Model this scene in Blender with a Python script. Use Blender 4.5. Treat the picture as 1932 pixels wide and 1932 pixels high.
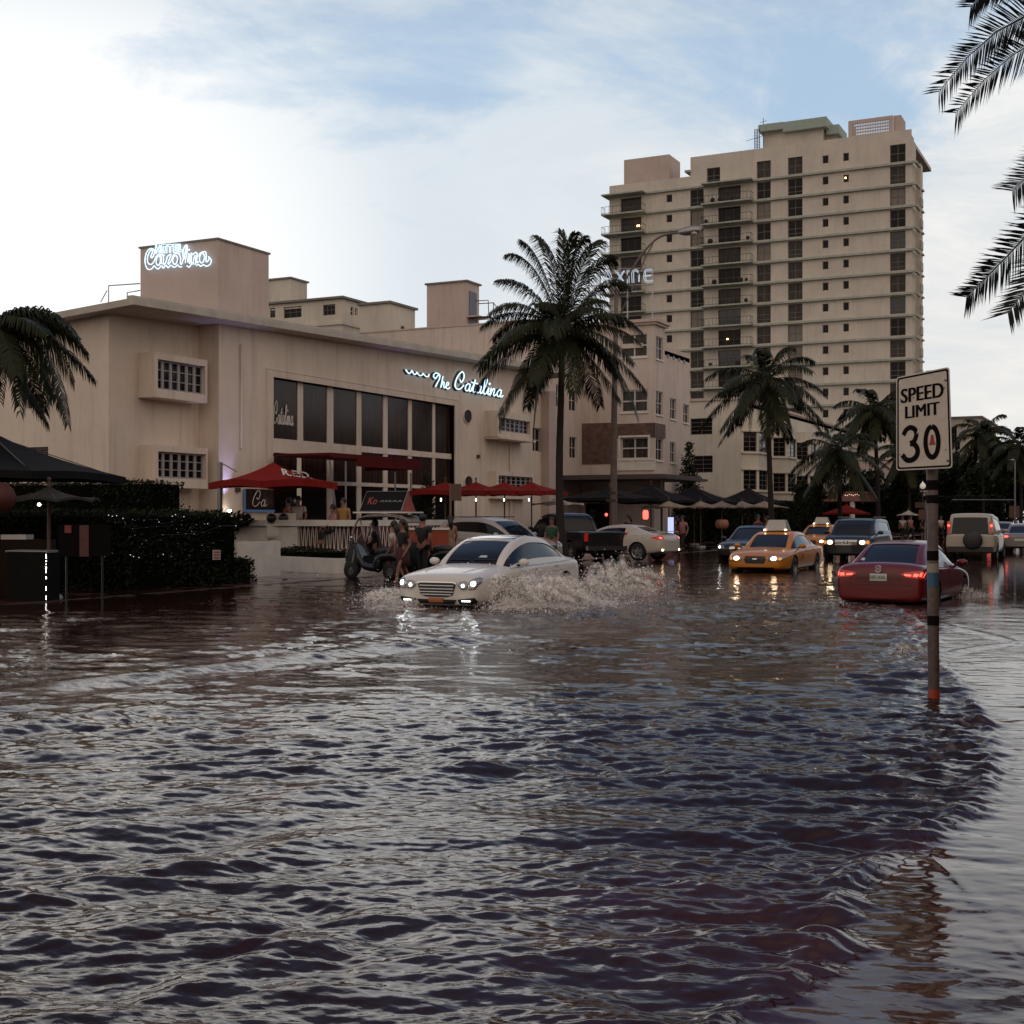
import bpy, bmesh, math, random
import numpy as np
from mathutils import Vector, Matrix
from mathutils.bvhtree import BVHTree
R = math.radians
random.seed(11)
scene = bpy.context.scene
for o in list(bpy.data.objects): bpy.data.objects.remove(o)

# ------------------------------------------------------------------ camera, sky, sun, exposure
CH = 1.7          # eye height over the flood water (z = 0 is the water surface)
cam_d = bpy.data.cameras.new('camera'); cam = bpy.data.objects.new('camera', cam_d)
scene.collection.objects.link(cam); scene.camera = cam
cam.location = (0, 0, CH); cam.rotation_euler = (R(90), 0, R(26.3))
cam_d.sensor_width = 36; cam_d.lens = 36*2455/1932; cam_d.shift_y = 9/1932
cam_d.clip_start = 0.1; cam_d.clip_end = 3000
scene.render.resolution_x = scene.render.resolution_y = 1024
scene.render.engine = 'CYCLES'
scene.view_settings.view_transform = 'Standard'; scene.view_settings.look = 'None'
scene.view_settings.exposure = 0.0; scene.view_settings.gamma = 1
SUN_AZ = 26.3+21.0      # degrees to the left of +y
SUN_EL = 9.0
SDIR = Vector((-math.sin(R(SUN_AZ))*math.cos(R(SUN_EL)), math.cos(R(SUN_AZ))*math.cos(R(SUN_EL)), math.sin(R(SUN_EL))))
w = bpy.data.worlds.new('World'); scene.world = w; w.use_nodes = True
nt = w.node_tree; nt.nodes.clear()
def N(t, **k):
    n = nt.nodes.new(t)
    for a, b in k.items(): setattr(n, a, b)
    return n
def L(a, b): nt.links.new(a, b)
def M(op, a, b=None, c=None, clamp=False):
    n = N('ShaderNodeMath', operation=op); n.use_clamp = clamp
    for i, v in enumerate((a, b, c)):
        if v is None: continue
        if hasattr(v, 'links'): L(v, n.inputs[i])
        else: n.inputs[i].default_value = v
    return n.outputs[0]
def MIXC(f, a, b):
    n = N('ShaderNodeMix', data_type='RGBA')
    for s, v in ((n.inputs[0], f), (n.inputs[6], a), (n.inputs[7], b)):
        if hasattr(v, 'links'): L(v, s)
        elif isinstance(v, tuple): s.default_value = (*v, 1)
        else: s.default_value = v
    return n.outputs[2]
def MR(v, a, b, c=0, d=1):
    n = N('ShaderNodeMapRange', interpolation_type='SMOOTHSTEP'); L(v, n.inputs[0])
    for i, q in enumerate((a, b, c, d)): n.inputs[i+1].default_value = q
    return n.outputs[0]
sky = N('ShaderNodeTexSky', sky_type='NISHITA'); sky.sun_disc = False
sky.sun_elevation = R(SUN_EL); sky.sun_rotation = R(-SUN_AZ); sky.dust_density = 1.6; sky.ozone_density = 2.0
tc = N('ShaderNodeTexCoord')
sep = N('ShaderNodeSeparateXYZ'); L(tc.outputs['Generated'], sep.inputs[0])
zz = M('ADD', M('MAXIMUM', sep.outputs[2], 0.0), 0.22)
cx_ = M('DIVIDE', sep.outputs[0], zz); cy_ = M('DIVIDE', sep.outputs[1], zz)
cmb = N('ShaderNodeCombineXYZ'); L(cx_, cmb.inputs[0]); L(cy_, cmb.inputs[1])
def noise(scale, detail, rough, dist=0.0, off=(0, 0, 0), src=None):
    mp = N('ShaderNodeMapping'); mp.inputs['Location'].default_value = off
    L(src or cmb.outputs[0], mp.inputs[0])
    n = N('ShaderNodeTexNoise'); L(mp.outputs[0], n.inputs['Vector'])
    n.inputs['Scale'].default_value = scale; n.inputs['Detail'].default_value = detail
    n.inputs['Roughness'].default_value = rough; n.inputs['Distortion'].default_value = dist
    return n.outputs[0]
n1 = noise(0.85, 10, 0.60, 0.5, (3.3, 1.2, 0)); n2 = noise(2.6, 10, 0.66, 0.8, (7.0, 2.0, 0)); n3 = noise(0.33, 3, 0.5, 0.0, (1.5, 8.0, 0))
cl = M('ADD', M('MULTIPLY', n1, 0.62), M('ADD', M('MULTIPLY', n2, 0.22), M('MULTIPLY', n3, 0.30)))
def bank(vec, lo, hi, amt):      # a cloud bank standing in one part of the sky
    d_ = N('ShaderNodeVectorMath', operation='DOT_PRODUCT'); L(tc.outputs['Generated'], d_.inputs[0]); d_.inputs[1].default_value = Vector(vec).normalized()
    return MR(d_.outputs['Value'], lo, hi, 0, amt)
cl = M('ADD', cl, M('ADD', bank((-0.095, 1.05, 0.14), 0.982, 0.999, 0.10), bank((-0.36, 0.94, 0.26), 0.988, 0.9995, 0.08)))
dt = N('ShaderNodeVectorMath', operation='DOT_PRODUCT'); L(tc.outputs['Generated'], dt.inputs[0]); dt.inputs[1].default_value = SDIR
glow = MR(dt.outputs['Value'], 0.950, 1.002)
glow2 = MR(dt.outputs['Value'], 0.78, 0.99)
low = MR(sep.outputs[2], 0.02, 0.36, 1, 0)
high = MR(sep.outputs[2], 0.31, 0.56, 0, 1)
mask = M('ADD', MR(M('ADD', cl, M('ADD', M('MULTIPLY', low, 0.10), M('ADD', M('MULTIPLY', glow2, 0.045), M('MULTIPLY', high, -0.05)))), 0.535, 0.65, 0.14, 1.0), M('MULTIPLY', glow, 0.5), clamp=True)
shade = MR(M('ADD', M('MULTIPLY', n2, 0.6), M('MULTIPLY', n1, 0.4)), 0.42, 0.66, 0.0, 1.0)
ccol = MIXC(shade, (0.66, 0.73, 0.79), (0.98, 0.96, 0.93))
ccol = MIXC(M('MULTIPLY', low, 0.55), ccol, (1.0, 0.93, 0.84))
ccol = MIXC(glow2, ccol, (0.72, 0.79, 0.85))
ccol = MIXC(glow, ccol, (1.12, 1.12, 1.10))
ccol = MIXC(M('MULTIPLY', high, 0.92), ccol, (0.13, 0.22, 0.40))
skym = N('ShaderNodeVectorMath', operation='SCALE'); L(sky.outputs[0], skym.inputs[0]); skym.inputs['Scale'].default_value = 0.06
blue = MIXC(0.92, skym.outputs[0], (0.40, 0.58, 0.79))
blue = MIXC(M('MULTIPLY', high, 0.9), blue, (0.08, 0.14, 0.30))
allc = MIXC(mask, blue, ccol)
# the eastern half of the sky (behind the viewer) is one even warm tone, brightened to light the facades
east = MR(M('ADD', M('MULTIPLY', sep.outputs[1], 0.8), M('MULTIPLY', sep.outputs[0], -0.6)), -0.55, 0.45, 0, 1)
allc = MIXC(east, (0.86, 0.73, 0.63), allc)
bg = N('ShaderNodeBackground'); L(allc, bg.inputs[0])
bg.inputs[1].default_value = 1.0
out = N('ShaderNodeOutputWorld'); L(bg.outputs[0], out.inputs[0])
sun_d = bpy.data.lights.new('sun', 'SUN'); sun_d.energy = 0.5; sun_d.angle = R(50); sun_d.color = (1.0, 0.90, 0.78)
sun = bpy.data.objects.new('sun', sun_d); scene.collection.objects.link(sun)
sun.rotation_euler = (-SDIR).to_track_quat('-Z', 'Y').to_euler()

# ------------------------------------------------------------------ helpers
C = scene.collection
def D(X, Y):      # direction per metre of depth of a point of the 1932 px wide photograph
    r = (X-966)/2455; u = (975-Y)/2455
    s, c = math.sin(R(26.3)), math.cos(R(26.3))
    return Vector((-s + c*r, c + s*r, u))
O0 = Vector((0, 0, CH))
def at(X, Y, d): return O0 + D(X, Y)*d
def onx(X, Y, c): v = D(X, Y); return O0 + v*(c/v.x)
def ony(X, Y, c): v = D(X, Y); return O0 + v*(c/v.y)
def onz(X, Y, c=0.0): v = D(X, Y); return O0 + v*((c-CH)/v.z)
ZM = {1: (0, 500, 2.76), 2: (600, 600, 2.76), 3: (1100, 500, 2.76), 4: (1400, 250, 2.14667), 6: (500, 1000, 3.22), 7: (1000, 1050, 3.22), 8: (1600, 1050, 2.2783), 9: (2000, 800, 3.864), 12: (2100, 0, 2.2729)}
def Z(k, x, y):
    a, b, s = ZM[k]; f = 1932/2448
    return ((a+x/s)*f, (b+y/s)*f)
def put(o, label=None, cat=None, group=None, kind=None):
    if label: o['label'] = label
    if cat: o['category'] = cat
    if group: o['group'] = group
    if kind: o['kind'] = kind
    return o
def empty(name, loc, rz=0, **k):
    o = bpy.data.objects.new(name, None); C.objects.link(o); o.location = loc; o.rotation_euler = (0, 0, rz)
    o.empty_display_size = 0.3
    return put(o, **k)
def par(o, p):
    o.parent = p
    return o
class MB:
    def __init__(s): s.v = []; s.f = []; s.m = []; s.mi = 0
    def add(s, vs, fs):
        b = len(s.v); s.v += [tuple(v) for v in vs]
        for f in fs: s.f.append([b+i for i in f]); s.m.append(s.mi)
    def quad(s, a, b, c, d): s.add([a, b, c, d], [(0, 1, 2, 3)])
    def box(s, x0, x1, y0, y1, z0, z1):
        if x0 > x1: x0, x1 = x1, x0
        if y0 > y1: y0, y1 = y1, y0
        if z0 > z1: z0, z1 = z1, z0
        s.add([(x0, y0, z0), (x1, y0, z0), (x1, y1, z0), (x0, y1, z0), (x0, y0, z1), (x1, y0, z1), (x1, y1, z1), (x0, y1, z1)],
              [(0, 3, 2, 1), (4, 5, 6, 7), (0, 1, 5, 4), (1, 2, 6, 5), (2, 3, 7, 6), (3, 0, 4, 7)])
    def obox(s, O, A, B, Cc):   # oriented box from corner O with edge vectors
        O, A, B, Cc = map(Vector, (O, A, B, Cc))
        if A.cross(B).dot(Cc) < 0: A, B = B, A
        p = [O, O+A, O+A+B, O+B]; s.add(p+[q+Cc for q in p], [(0, 3, 2, 1), (4, 5, 6, 7), (0, 1, 5, 4), (1, 2, 6, 5), (2, 3, 7, 6), (3, 0, 4, 7)])
    def tube(s, pts, r, n=8, cap=True):
        pts = [Vector(p) for p in pts]; k = len(pts)
        rs = r if isinstance(r, (list, tuple)) else [r]*k
        b = len(s.v); up = None
        for i, p in enumerate(pts):
            t = (pts[min(i+1, k-1)]-pts[max(i-1, 0)])
            if t.length < 1e-9: t = Vector((0, 0, 1))
            t.normalize()
            if up is None: up = t.orthogonal().normalized()
            up = (up - t*up.dot(t))
            if up.length < 1e-6: up = t.orthogonal()
            up.normalize(); sd = t.cross(up)
            for j in range(n):
                a = 2*math.pi*j/n; s.v.append(tuple(p + (up*math.cos(a)+sd*math.sin(a))*rs[i]))
        for i in range(k-1):
            for j in range(n):
                q = (j+1) % n
                s.f.append([b+i*n+j, b+i*n+q, b+(i+1)*n+q, b+(i+1)*n+j]); s.m.append(s.mi)
        if cap:
            s.f.append([b+j for j in range(n)][::-1]); s.m.append(s.mi)
            s.f.append([b+(k-1)*n+j for j in range(n)]); s.m.append(s.mi)
    def lathe(s, prof, n=20, o=(0, 0, 0), axis='z'):
        b = len(s.v); k = len(prof)
        for (r, z) in prof:
            for j in range(n):
                a = 2*math.pi*j/n; c_, s_ = math.cos(a)*r, math.sin(a)*r
                p = {'z': (c_, s_, z), 'y': (s_, z, c_), 'x': (z, c_, s_)}[axis]
                s.v.append((p[0]+o[0], p[1]+o[1], p[2]+o[2]))
        for i in range(k-1):
            for j in range(n):
                q = (j+1) % n
                s.f.append([b+i*n+j, b+i*n+q, b+(i+1)*n+q, b+(i+1)*n+j]); s.m.append(s.mi)
    def ball(s, c, r, n=8, sz=1.0):
        k = max(4, n//2)
        s.lathe([(max(1e-4, r*math.sin(math.pi*i/k)), -r*sz*math.cos(math.pi*i/k)) for i in range(k+1)], n, c)
    def build(s, name, mats, parent=None, smooth=False, loc=None, **k):
        me = bpy.data.meshes.new(name); me.from_pydata(s.v, [], s.f)
        if not isinstance(mats, (list, tuple)): mats = [mats]
        for m in mats: me.materials.append(m)
        if len(mats) > 1: me.polygons.foreach_set('material_index', s.m)
        if smooth: me.polygons.foreach_set('use_smooth', [True]*len(s.f))
        me.update()
        if loc is not None: me.transform(Matrix.Translation(-Vector(loc)))
        o = bpy.data.objects.new(name, me); C.objects.link(o)
        if loc is not None: o.location = loc
        if parent is not None:
            o.parent = parent
            if loc is None and s.__dict__.get('world', True):
                o.matrix_parent_inverse = parent_mat(parent).inverted()
        return put(o, **k)
    def local(s): s.world = False; return s
def parent_mat(p):
    m = Matrix.LocRotScale(p.location, p.rotation_euler, p.scale)
    if p.parent: m = parent_mat(p.parent) @ p.matrix_parent_inverse @ m
    return m
def copy_tree(o, parent=None):
    c = o.copy(); C.objects.link(c)
    if parent: c.parent = parent
    for ch in o.children: copy_tree(ch, c)
    return c
def smoothshade(o, ang=40):
    me = o.data; me.polygons.foreach_set('use_smooth', [True]*len(me.polygons))
    try: me.set_sharp_from_angle(angle=R(ang))
    except Exception: pass
    return o
def finish(o):       # bake the modifiers of o into its mesh
    dg = bpy.context.evaluated_depsgraph_get(); dg.update()
    me = bpy.data.meshes.new_from_object(o.evaluated_get(dg)); o.modifiers.clear(); old = o.data; o.data = me
    if old.users == 0: bpy.data.meshes.remove(old)
    return o
# ------------------------------------------------------------------ materials
MATS = {}
def mat(name, col, rough=0.7, metal=0.0, var=0.0, vs=3.0, bump=0.0, bs=30.0, emit=None, es=0.0, spec=0.5, coat=0.0, col2=None, stretch=(1, 1, 1), ior=None, trans=0.0):
    if name in MATS: return MATS[name]
    m = bpy.data.materials.new(name); m.use_nodes = True; t = m.node_tree; b = t.nodes['Principled BSDF']
    b.inputs['Base Color'].default_value = (*col, 1); b.inputs['Roughness'].default_value = rough
    b.inputs['Metallic'].default_value = metal; b.inputs['Specular IOR Level'].default_value = spec
    b.inputs['Coat Weight'].default_value = coat; b.inputs['Coat Roughness'].default_value = 0.04
    if ior: b.inputs['IOR'].default_value = ior
    if trans: b.inputs['Transmission Weight'].default_value = trans
    if emit: b.inputs['Emission Color'].default_value = (*emit, 1); b.inputs['Emission Strength'].default_value = es
    if var or bump:
        co = t.nodes.new('ShaderNodeTexCoord'); mp = t.nodes.new('ShaderNodeMapping'); mp.inputs['Scale'].default_value = stretch
        t.links.new(co.outputs['Object'], mp.inputs[0])
    if var:
        n = t.nodes.new('ShaderNodeTexNoise'); n.inputs['Scale'].default_value = vs; n.inputs['Detail'].default_value = 6; n.inputs['Roughness'].default_value = 0.65
        t.links.new(mp.outputs[0], n.inputs['Vector'])
        r = t.nodes.new('ShaderNodeMapRange'); r.inputs[1].default_value = 0.3; r.inputs[2].default_value = 0.7
        t.links.new(n.outputs[0], r.inputs[0])
        x = t.nodes.new('ShaderNodeMix'); x.data_type = 'RGBA'
        c2 = col2 or tuple(c*(1-var) for c in col)
        x.inputs[6].default_value = (*col, 1); x.inputs[7].default_value = (*c2, 1)
        t.links.new(r.outputs[0], x.inputs[0]); t.links.new(x.outputs[2], b.inputs['Base Color'])
    if bump:
        n = t.nodes.new('ShaderNodeTexNoise'); n.inputs['Scale'].default_value = bs; n.inputs['Detail'].default_value = 4
        t.links.new(mp.outputs[0], n.inputs['Vector'])
        u = t.nodes.new('ShaderNodeBump'); u.inputs['Strength'].default_value = bump; u.inputs['Distance'].default_value = 0.02
        t.links.new(n.outputs[0], u.inputs['Height']); t.links.new(u.outputs[0], b.inputs['Normal'])
    MATS[name] = m
    return m
def stucco(name, col, stain=0.35):
    if name in MATS: return MATS[name]
    m = mat(name, col, 0.85, 0, 0.20, 0.35, 0.25, 25)
    t = m.node_tree; b = t.nodes['Principled BSDF']; old = b.inputs['Base Color'].links[0].from_socket
    co = t.nodes.new('ShaderNodeTexCoord'); mp = t.nodes.new('ShaderNodeMapping'); mp.inputs['Scale'].default_value = (2.2, 2.2, 0.16)
    t.links.new(co.outputs['Object'], mp.inputs[0])
    n = t.nodes.new('ShaderNodeTexNoise'); n.inputs['Scale'].default_value = 1.3; n.inputs['Detail'].default_value = 8; n.inputs['Roughness'].default_value = 0.7
    t.links.new(mp.outputs[0], n.inputs['Vector'])
    r = t.nodes.new('ShaderNodeMapRange'); r.inputs[1].default_value = 0.50; r.inputs[2].default_value = 0.72; r.inputs[4].default_value = stain
    t.links.new(n.outputs[0], r.inputs[0])
    x = t.nodes.new('ShaderNodeMix'); x.data_type = 'RGBA'; t.links.new(r.outputs[0], x.inputs[0]); t.links.new(old, x.inputs[6])
    x.inputs[7].default_value = (col[0]*0.45, col[1]*0.42, col[2]*0.4, 1); t.links.new(x.outputs[2], b.inputs['Base Color'])
    return m
m_stucco = stucco('hotel_stucco', (0.72, 0.61, 0.51), 0.45)
m_stucco2 = stucco('maxine_stucco', (0.60, 0.50, 0.44), 0.45)
m_cream = stucco('cream_stucco', (0.62, 0.56, 0.47), 0.3)
m_tower = stucco('tower_stucco', (0.60, 0.54, 0.46), 0.35)
m_pinkish = stucco('rose_stucco', (0.54, 0.43, 0.38), 0.3)
m_slab = mat('slab_edge', (0.42, 0.44, 0.38), 0.8, 0, 0.35, 1.2)
m_fascia = mat('fascia_paint', (0.50, 0.45, 0.38), 0.6, 0, 0.3, 1.5)
m_frame = mat('window_frame_paint', (0.55, 0.52, 0.50), 0.5, 0, 0.15, 3)
m_dframe = mat('dark_window_frame', (0.10, 0.085, 0.08), 0.5)
m_glass = mat('window_glass', (0.012, 0.009, 0.009), 0.07, 0, 0.5, 1.2, spec=0.14)
m_glass2 = mat('window_glass_curtained', (0.075, 0.062, 0.052), 0.12, 0, 0.8, 2.0, spec=0.15, stretch=(3, 3, 0.4))
m_glass3 = mat('window_glass_blinds', (0.22, 0.19, 0.16), 0.2, 0, 0.5, 3.0, spec=0.3, stretch=(1, 1, 6))
m_glass4 = mat('window_glass_blue', (0.02, 0.022, 0.03), 0.06, 0, 0.6, 0.6, spec=0.5)
m_curtain = mat('curtain_glass', (0.050, 0.027, 0.021), 0.15, 0, 0.8, 2.2, spec=0.18, stretch=(4, 4, 0.25))
m_roof = mat('roofing', (0.22, 0.20, 0.18), 0.9, 0, 0.3, 2)
m_metal = mat('galvanised_metal', (0.35, 0.34, 0.33), 0.4, 0.8, 0.3, 5)
m_rust = mat('rusty_metal', (0.10, 0.06, 0.045), 0.7, 0.3, 0.5, 9)
m_black = mat('black_paint', (0.012, 0.011, 0.011), 0.35)
m_stone = mat('keystone_cladding', (0.16, 0.085, 0.065), 0.7, 0, 0.7, 2.5, 0.3, 12)
m_neon = mat('neon_tube', (0.7, 0.85, 1.0), 0.3, emit=(0.55, 0.80, 1.0), es=1.5)
m_mint = mat('mint_fascia', (0.33, 0.40, 0.35), 0.7, 0, 0.2, 2)
m_lit = mat('lit_lamp', (1, 0.8, 0.5), 0.4, emit=(1.0, 0.62, 0.30), es=6)
m_white = mat('white_paint', (0.72, 0.68, 0.62), 0.6, 0, 0.25, 2.0, 0.1, 20)
m_litwhite = mat('lit_white', (1, 1, 1), 0.4, emit=(1.0, 0.93, 0.85), es=14)

# ------------------------------------------------------------------ ground and pavements
def gridplane(name, x0, x1, y0, y1, z, m, nx=1, ny=1, **k):
    mb = MB()
    for i in range(nx):
        for j in range(ny):
            a, b = x0+(x1-x0)*i/nx, x0+(x1-x0)*(i+1)/nx; c, d = y0+(y1-y0)*j/ny, y0+(y1-y0)*(j+1)/ny
            mb.quad((a, c, z), (b, c, z), (b, d, z), (a, d, z))
    return mb.build(name, m, **k)
m_ground = mat('ground_earth', (0.05, 0.045, 0.04), 0.9, 0, 0.4, 0.3)
m_asphalt = mat('asphalt', (0.03, 0.028, 0.027), 0.8, 0, 0.4, 2)
gridplane('ground', -1500, 1500, -1500, 1500, -0.45, m_ground, kind='structure')
gridplane('road', -19.6, -2.2, -60, 500, -0.30, m_asphalt, kind='structure')
m_paver = mat('wet_red_pavers', (0.10, 0.035, 0.028), 0.16, 0, 0.55, 0.8, 0.25, 3.0, spec=0.6)
_t = m_paver.node_tree; _b = _t.nodes['Principled BSDF']
_n = _t.nodes.new('ShaderNodeTexNoise'); _n.inputs['Scale'].default_value = 0.7; _n.inputs['Detail'].default_value = 4
_r = _t.nodes.new('ShaderNodeMapRange'); _r.inputs[1].default_value = 0.4; _r.inputs[2].default_value = 0.65; _r.inputs[3].default_value = 0.05; _r.inputs[4].default_value = 0.35
_c = _t.nodes.new('ShaderNodeTexCoord'); _t.links.new(_c.outputs['Object'], _n.inputs['Vector'])
_t.links.new(_n.outputs[0], _r.inputs[0]); _t.links.new(_r.outputs[0], _b.inputs['Roughness'])
mb = MB()
mb.box(-60, -19.9, -30, 420, -0.4, 0.014)
pv = mb.build('pavement', m_paver, kind='structure')
m_kerb = mat('kerb_concrete', (0.07, 0.04, 0.035), 0.35, 0, 0.4, 3)
mb = MB(); mb.box(-19.9, -19.62, -30, 420, -0.4, 0.020); mb.build('kerb', m_kerb, kind='structure')
# ------------------------------------------------------------------ flood water
def seg_dist(px, py, pts):
    best = np.full(px.shape, 1e9); par_ = np.zeros(px.shape); side = np.zeros(px.shape); acc = 0
    for i in range(len(pts)-1):
        ax, ay = pts[i]; bx, by = pts[i+1]; dx, dy = bx-ax, by-ay; l2 = dx*dx+dy*dy; l = math.sqrt(l2)
        t = np.clip(((px-ax)*dx+(py-ay)*dy)/l2, 0, 1)
        qx, qy = px-(ax+t*dx), py-(ay+t*dy); d = np.hypot(qx, qy)
        cr = dx*(py-ay)-dy*(px-ax); m_ = d < best
        best = np.where(m_, d, best); par_ = np.where(m_, acc+t*l, par_); side = np.where(m_, np.sign(cr), side); acc += l
    return best, par_, side, acc
def crom(pts, n=8):
    pts = [Vector(p) for p in pts]; q = [pts[0]*2-pts[1]]+pts+[pts[-1]*2-pts[-2]]; o = []
    for i in range(1, len(q)-2):
        for j in range(n):
            t = j/n; a, b, c, d = q[i-1], q[i], q[i+1], q[i+2]
            o.append(0.5*((2*b)+(c-a)*t+(2*a-5*b+4*c-d)*t*t+(3*b-a-3*c+d)*t**3))
    o.append(pts[-1]); return o
def zline(pl): return [(v.x, v.y) for v in crom([onz(a, b).to_2d().to_3d() for a, b in pl], 6)]
arc = zline([(1700, 1150), (1760, 1195), (1770, 1235), (1822, 1300), (1872, 1380), (1884, 1450), (1852, 1520), (1775, 1570), (1690, 1615), (1625, 1665), (1598, 1720), (1600, 1765), (1560, 1820), (1480, 1880), (1400, 1930), (1280, 2050)])
ridges = [  # (line, height, width, foam)
 (zline([(-100, 1322), (0, 1312), (150, 1292), (400, 1262), (600, 1238), (800, 1215), (960, 1200)]), 0.045, 0.30, 0.55),
 (zline([(-100, 1385), (0, 1375), (120, 1360), (260, 1345)]), 0.04, 0.28, 0.3),
 (zline([(-100, 1610), (0, 1600), (200, 1572), (450, 1540), (650, 1490), (900, 1455), (1150, 1400)]), 0.03, 0.26, 0.05),
 (zline([(-100, 1720), (100, 1690), (300, 1655), (480, 1618), (640, 1575)]), 0.026, 0.20, 0.05),
 (zline([(250, 1905), (400, 1850), (560, 1795), (760, 1730)]), 0.018, 0.12, 0.0),
 (zline([(1660, 1560), (1760, 1620), (1860, 1710), (1932, 1790), (2000, 1850)]), 0.0015, 0.035, 0.0),
 (zline([(1700, 1290), (1780, 1235), (1900, 1215), (2050, 1200)]), 0.012, 0.10, 0.1),
 (zline([(1740, 1170), (1830, 1190), (1930, 1215), (2050, 1250)]), 0.012, 0.10, 0.1),
]
rng = np.random.RandomState(5)
VA = R(26.3)
th = np.concatenate([np.linspace(-math.pi, -R(32), 40, endpoint=False), np.linspace(-R(32), R(32), 940, endpoint=False), np.linspace(R(32), math.pi, 40)])
th = th + VA
rr = np.concatenate([np.linspace(0.6, 3.4, 40, endpoint=False), 1/np.linspace(1/3.4, 1/70.0, 900, endpoint=False), np.geomspace(70, 600, 60)])
T, RR = np.meshgrid(th, rr); PX = -np.sin(T)*RR; PY = np.cos(T)*RR
def vnoise(x, y, seed, octs=3):
    r = np.random.RandomState(seed); g = r.rand(256, 256); o = np.zeros(x.shape); a = 1; tot = 0
    for k in range(octs):
        xi = np.floor(x).astype(int); yi = np.floor(y).astype(int); fx = x-xi; fy = y-yi
        fx = fx*fx*(3-2*fx); fy = fy*fy*(3-2*fy)
        v = (g[xi % 256, yi % 256]*(1-fx)+g[(xi+1) % 256, yi % 256]*fx)*(1-fy)+(g[xi % 256, (yi+1) % 256]*(1-fx)+g[(xi+1) % 256, (yi+1) % 256]*fx)*fy
        o += a*v; tot += a; a *= 0.5; x = x*2.03+7.1; y = y*2.03+3.7
    return o/tot
da, pa, sa, la = seg_dist(PX, PY, arc)
inside = np.where(sa < 0, da, -da)      # >0 on the road side of the surge
insidem = 1/(1+np.exp(-np.clip(inside/0.05, -40, 40)))
insidem = np.where(PX > 3.0, 0.0, insidem)
wobx = vnoise(PX*0.6, PY*0.6, 21, 3)*1.2; woby = vnoise(PX*0.6+50, PY*0.6, 22, 3)*1.2
H = np.zeros(PX.shape)
def waves(lo, hi, n, slope, dirc, spread, phase_seed, sharp=0.0):
    r = np.random.RandomState(phase_seed); o = np.zeros(PX.shape)
    for i in range(n):
        lam = math.exp(r.uniform(math.log(lo), math.log(hi))); k = 2*math.pi/lam
        a = R(dirc)+r.randn()*R(spread); ph = r.rand()*6.28
        u = (PX+wobx*lam*0.9)*math.cos(a)+(PY+woby*lam*0.9)*math.sin(a)
        s = np.sin(u*k+ph)
        if sharp: s = (1-np.abs(s))*sharp*1.6-sharp*0.6+s*(1-sharp)
        o += s*slope/k/math.sqrt(n)
    return o
DIR = 106      # direction of travel: crests lie nearly across the view, rising to the right
far = np.clip(1-(RR-9)/60, 0.45, 1)
gust = 0.25+1.5*np.clip((vnoise(PX*0.5, PY*0.5, 31, 3)-0.25)*1.8, 0, 1)
gust = gust+1.0*np.exp(-(inside/1.1)**2)
H += waves(0.8, 2.0, 9, 0.050, DIR, 16, 1)
H += waves(0.32, 0.95, 20, 0.165, DIR+4, 20, 2, 0.35)*gust
H += waves(0.11, 0.32, 30, 0.29, DIR+6, 24, 3, 0.4)*gust*np.clip(0.62+(RR-4.5)/16, 0.62, 1)
H += waves(0.05, 0.13, 20, 0.13, DIR+8, 36, 4)*np.clip(1.4-RR/14, 0, 1)*np.clip(0.55+(RR-4.5)/8, 0.55, 1)
H *= far*(0.10+0.90*insidem)
thin = waves(0.10, 0.30, 14, 0.022, 100, 14, 7)+waves(0.5, 1.4, 8, 0.012, 70, 40, 8)
H += thin*(1-insidem)*np.clip(1.5-RR/25, 0.3, 1)
foam = np.zeros(PX.shape)
jag = (vnoise(PX*6, PY*6, 41, 3)-0.5)
H += insidem*0.016
H += np.exp(-((inside-0.05)/0.08)**2)*(0.022+0.06*jag)*(PX < 3)
foam += np.exp(-((inside-0.18)/0.30)**2)*0.55*np.clip((vnoise(PX*7, PY*7, 43, 4)-0.50)*6, 0, 1)*np.clip((vnoise(PX*0.7, PY*0.7, 47, 2)-0.40)*5, 0, 1)
for line, h, wd, fo in ridges:
    d, p, s, l = seg_dist(PX, PY, line); env = np.clip(np.minimum(p, l-p)/(0.15*l), 0, 1)
    d = d*(1+0.5*(vnoise(PX*3, PY*3, 44, 2)-0.5)*2)
    H += env*h*(np.exp(-(d/wd)**2)-0.5*np.exp(-((d-1.6*wd)/wd)**2))
    foam += env*fo*np.exp(-(d/(wd*1.6))**2)*(0.4+1.2*jag)
# wakes round the moving cars
def blob(cx, cy, sx, sy, a=0.0):
    c_, s_ = math.cos(a), math.sin(a); u = (PX-cx)*c_+(PY-cy)*s_; v = -(PX-cx)*s_+(PY-cy)*c_
    return np.exp(-(u/sx)**2-(v/sy)**2)
chop = vnoise(PX*4, PY*4, 51, 4)-0.5
wk = blob(-10.2, 23.0, 3.0, 4.2)*0.8+blob(-4.9, 24.2, 2.6, 2.4)*0.8+blob(-7.8, 20.5, 6.0, 2.6)*0.40+blob(-3.0, 17.5, 2.2, 3.5)*0.3
H += wk*chop*0.13*insidem
foam += np.clip(wk, 0, 1)*(0.30+0.45*(chop > 0.0))
foam += blob(-14.5, 14.0, 5.5, 4.0)*(0.16+0.5*chop)
thinm = np.clip(1-insidem+blob(onz(1640, 1800).x, onz(1640, 1800).y, 1.6, 1.6)*0.9, 0, 1)
vts = np.stack([PX, PY, H], -1).reshape(-1, 3)
nr, nc = PX.shape
ii = np.arange(nr-1)[:, None]*nc+np.arange(nc-1)[None, :]
fc = np.stack([ii, ii+nc, ii+nc+1, ii+1], -1).reshape(-1, 4)
me = bpy.data.meshes.new('flood_water')
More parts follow.
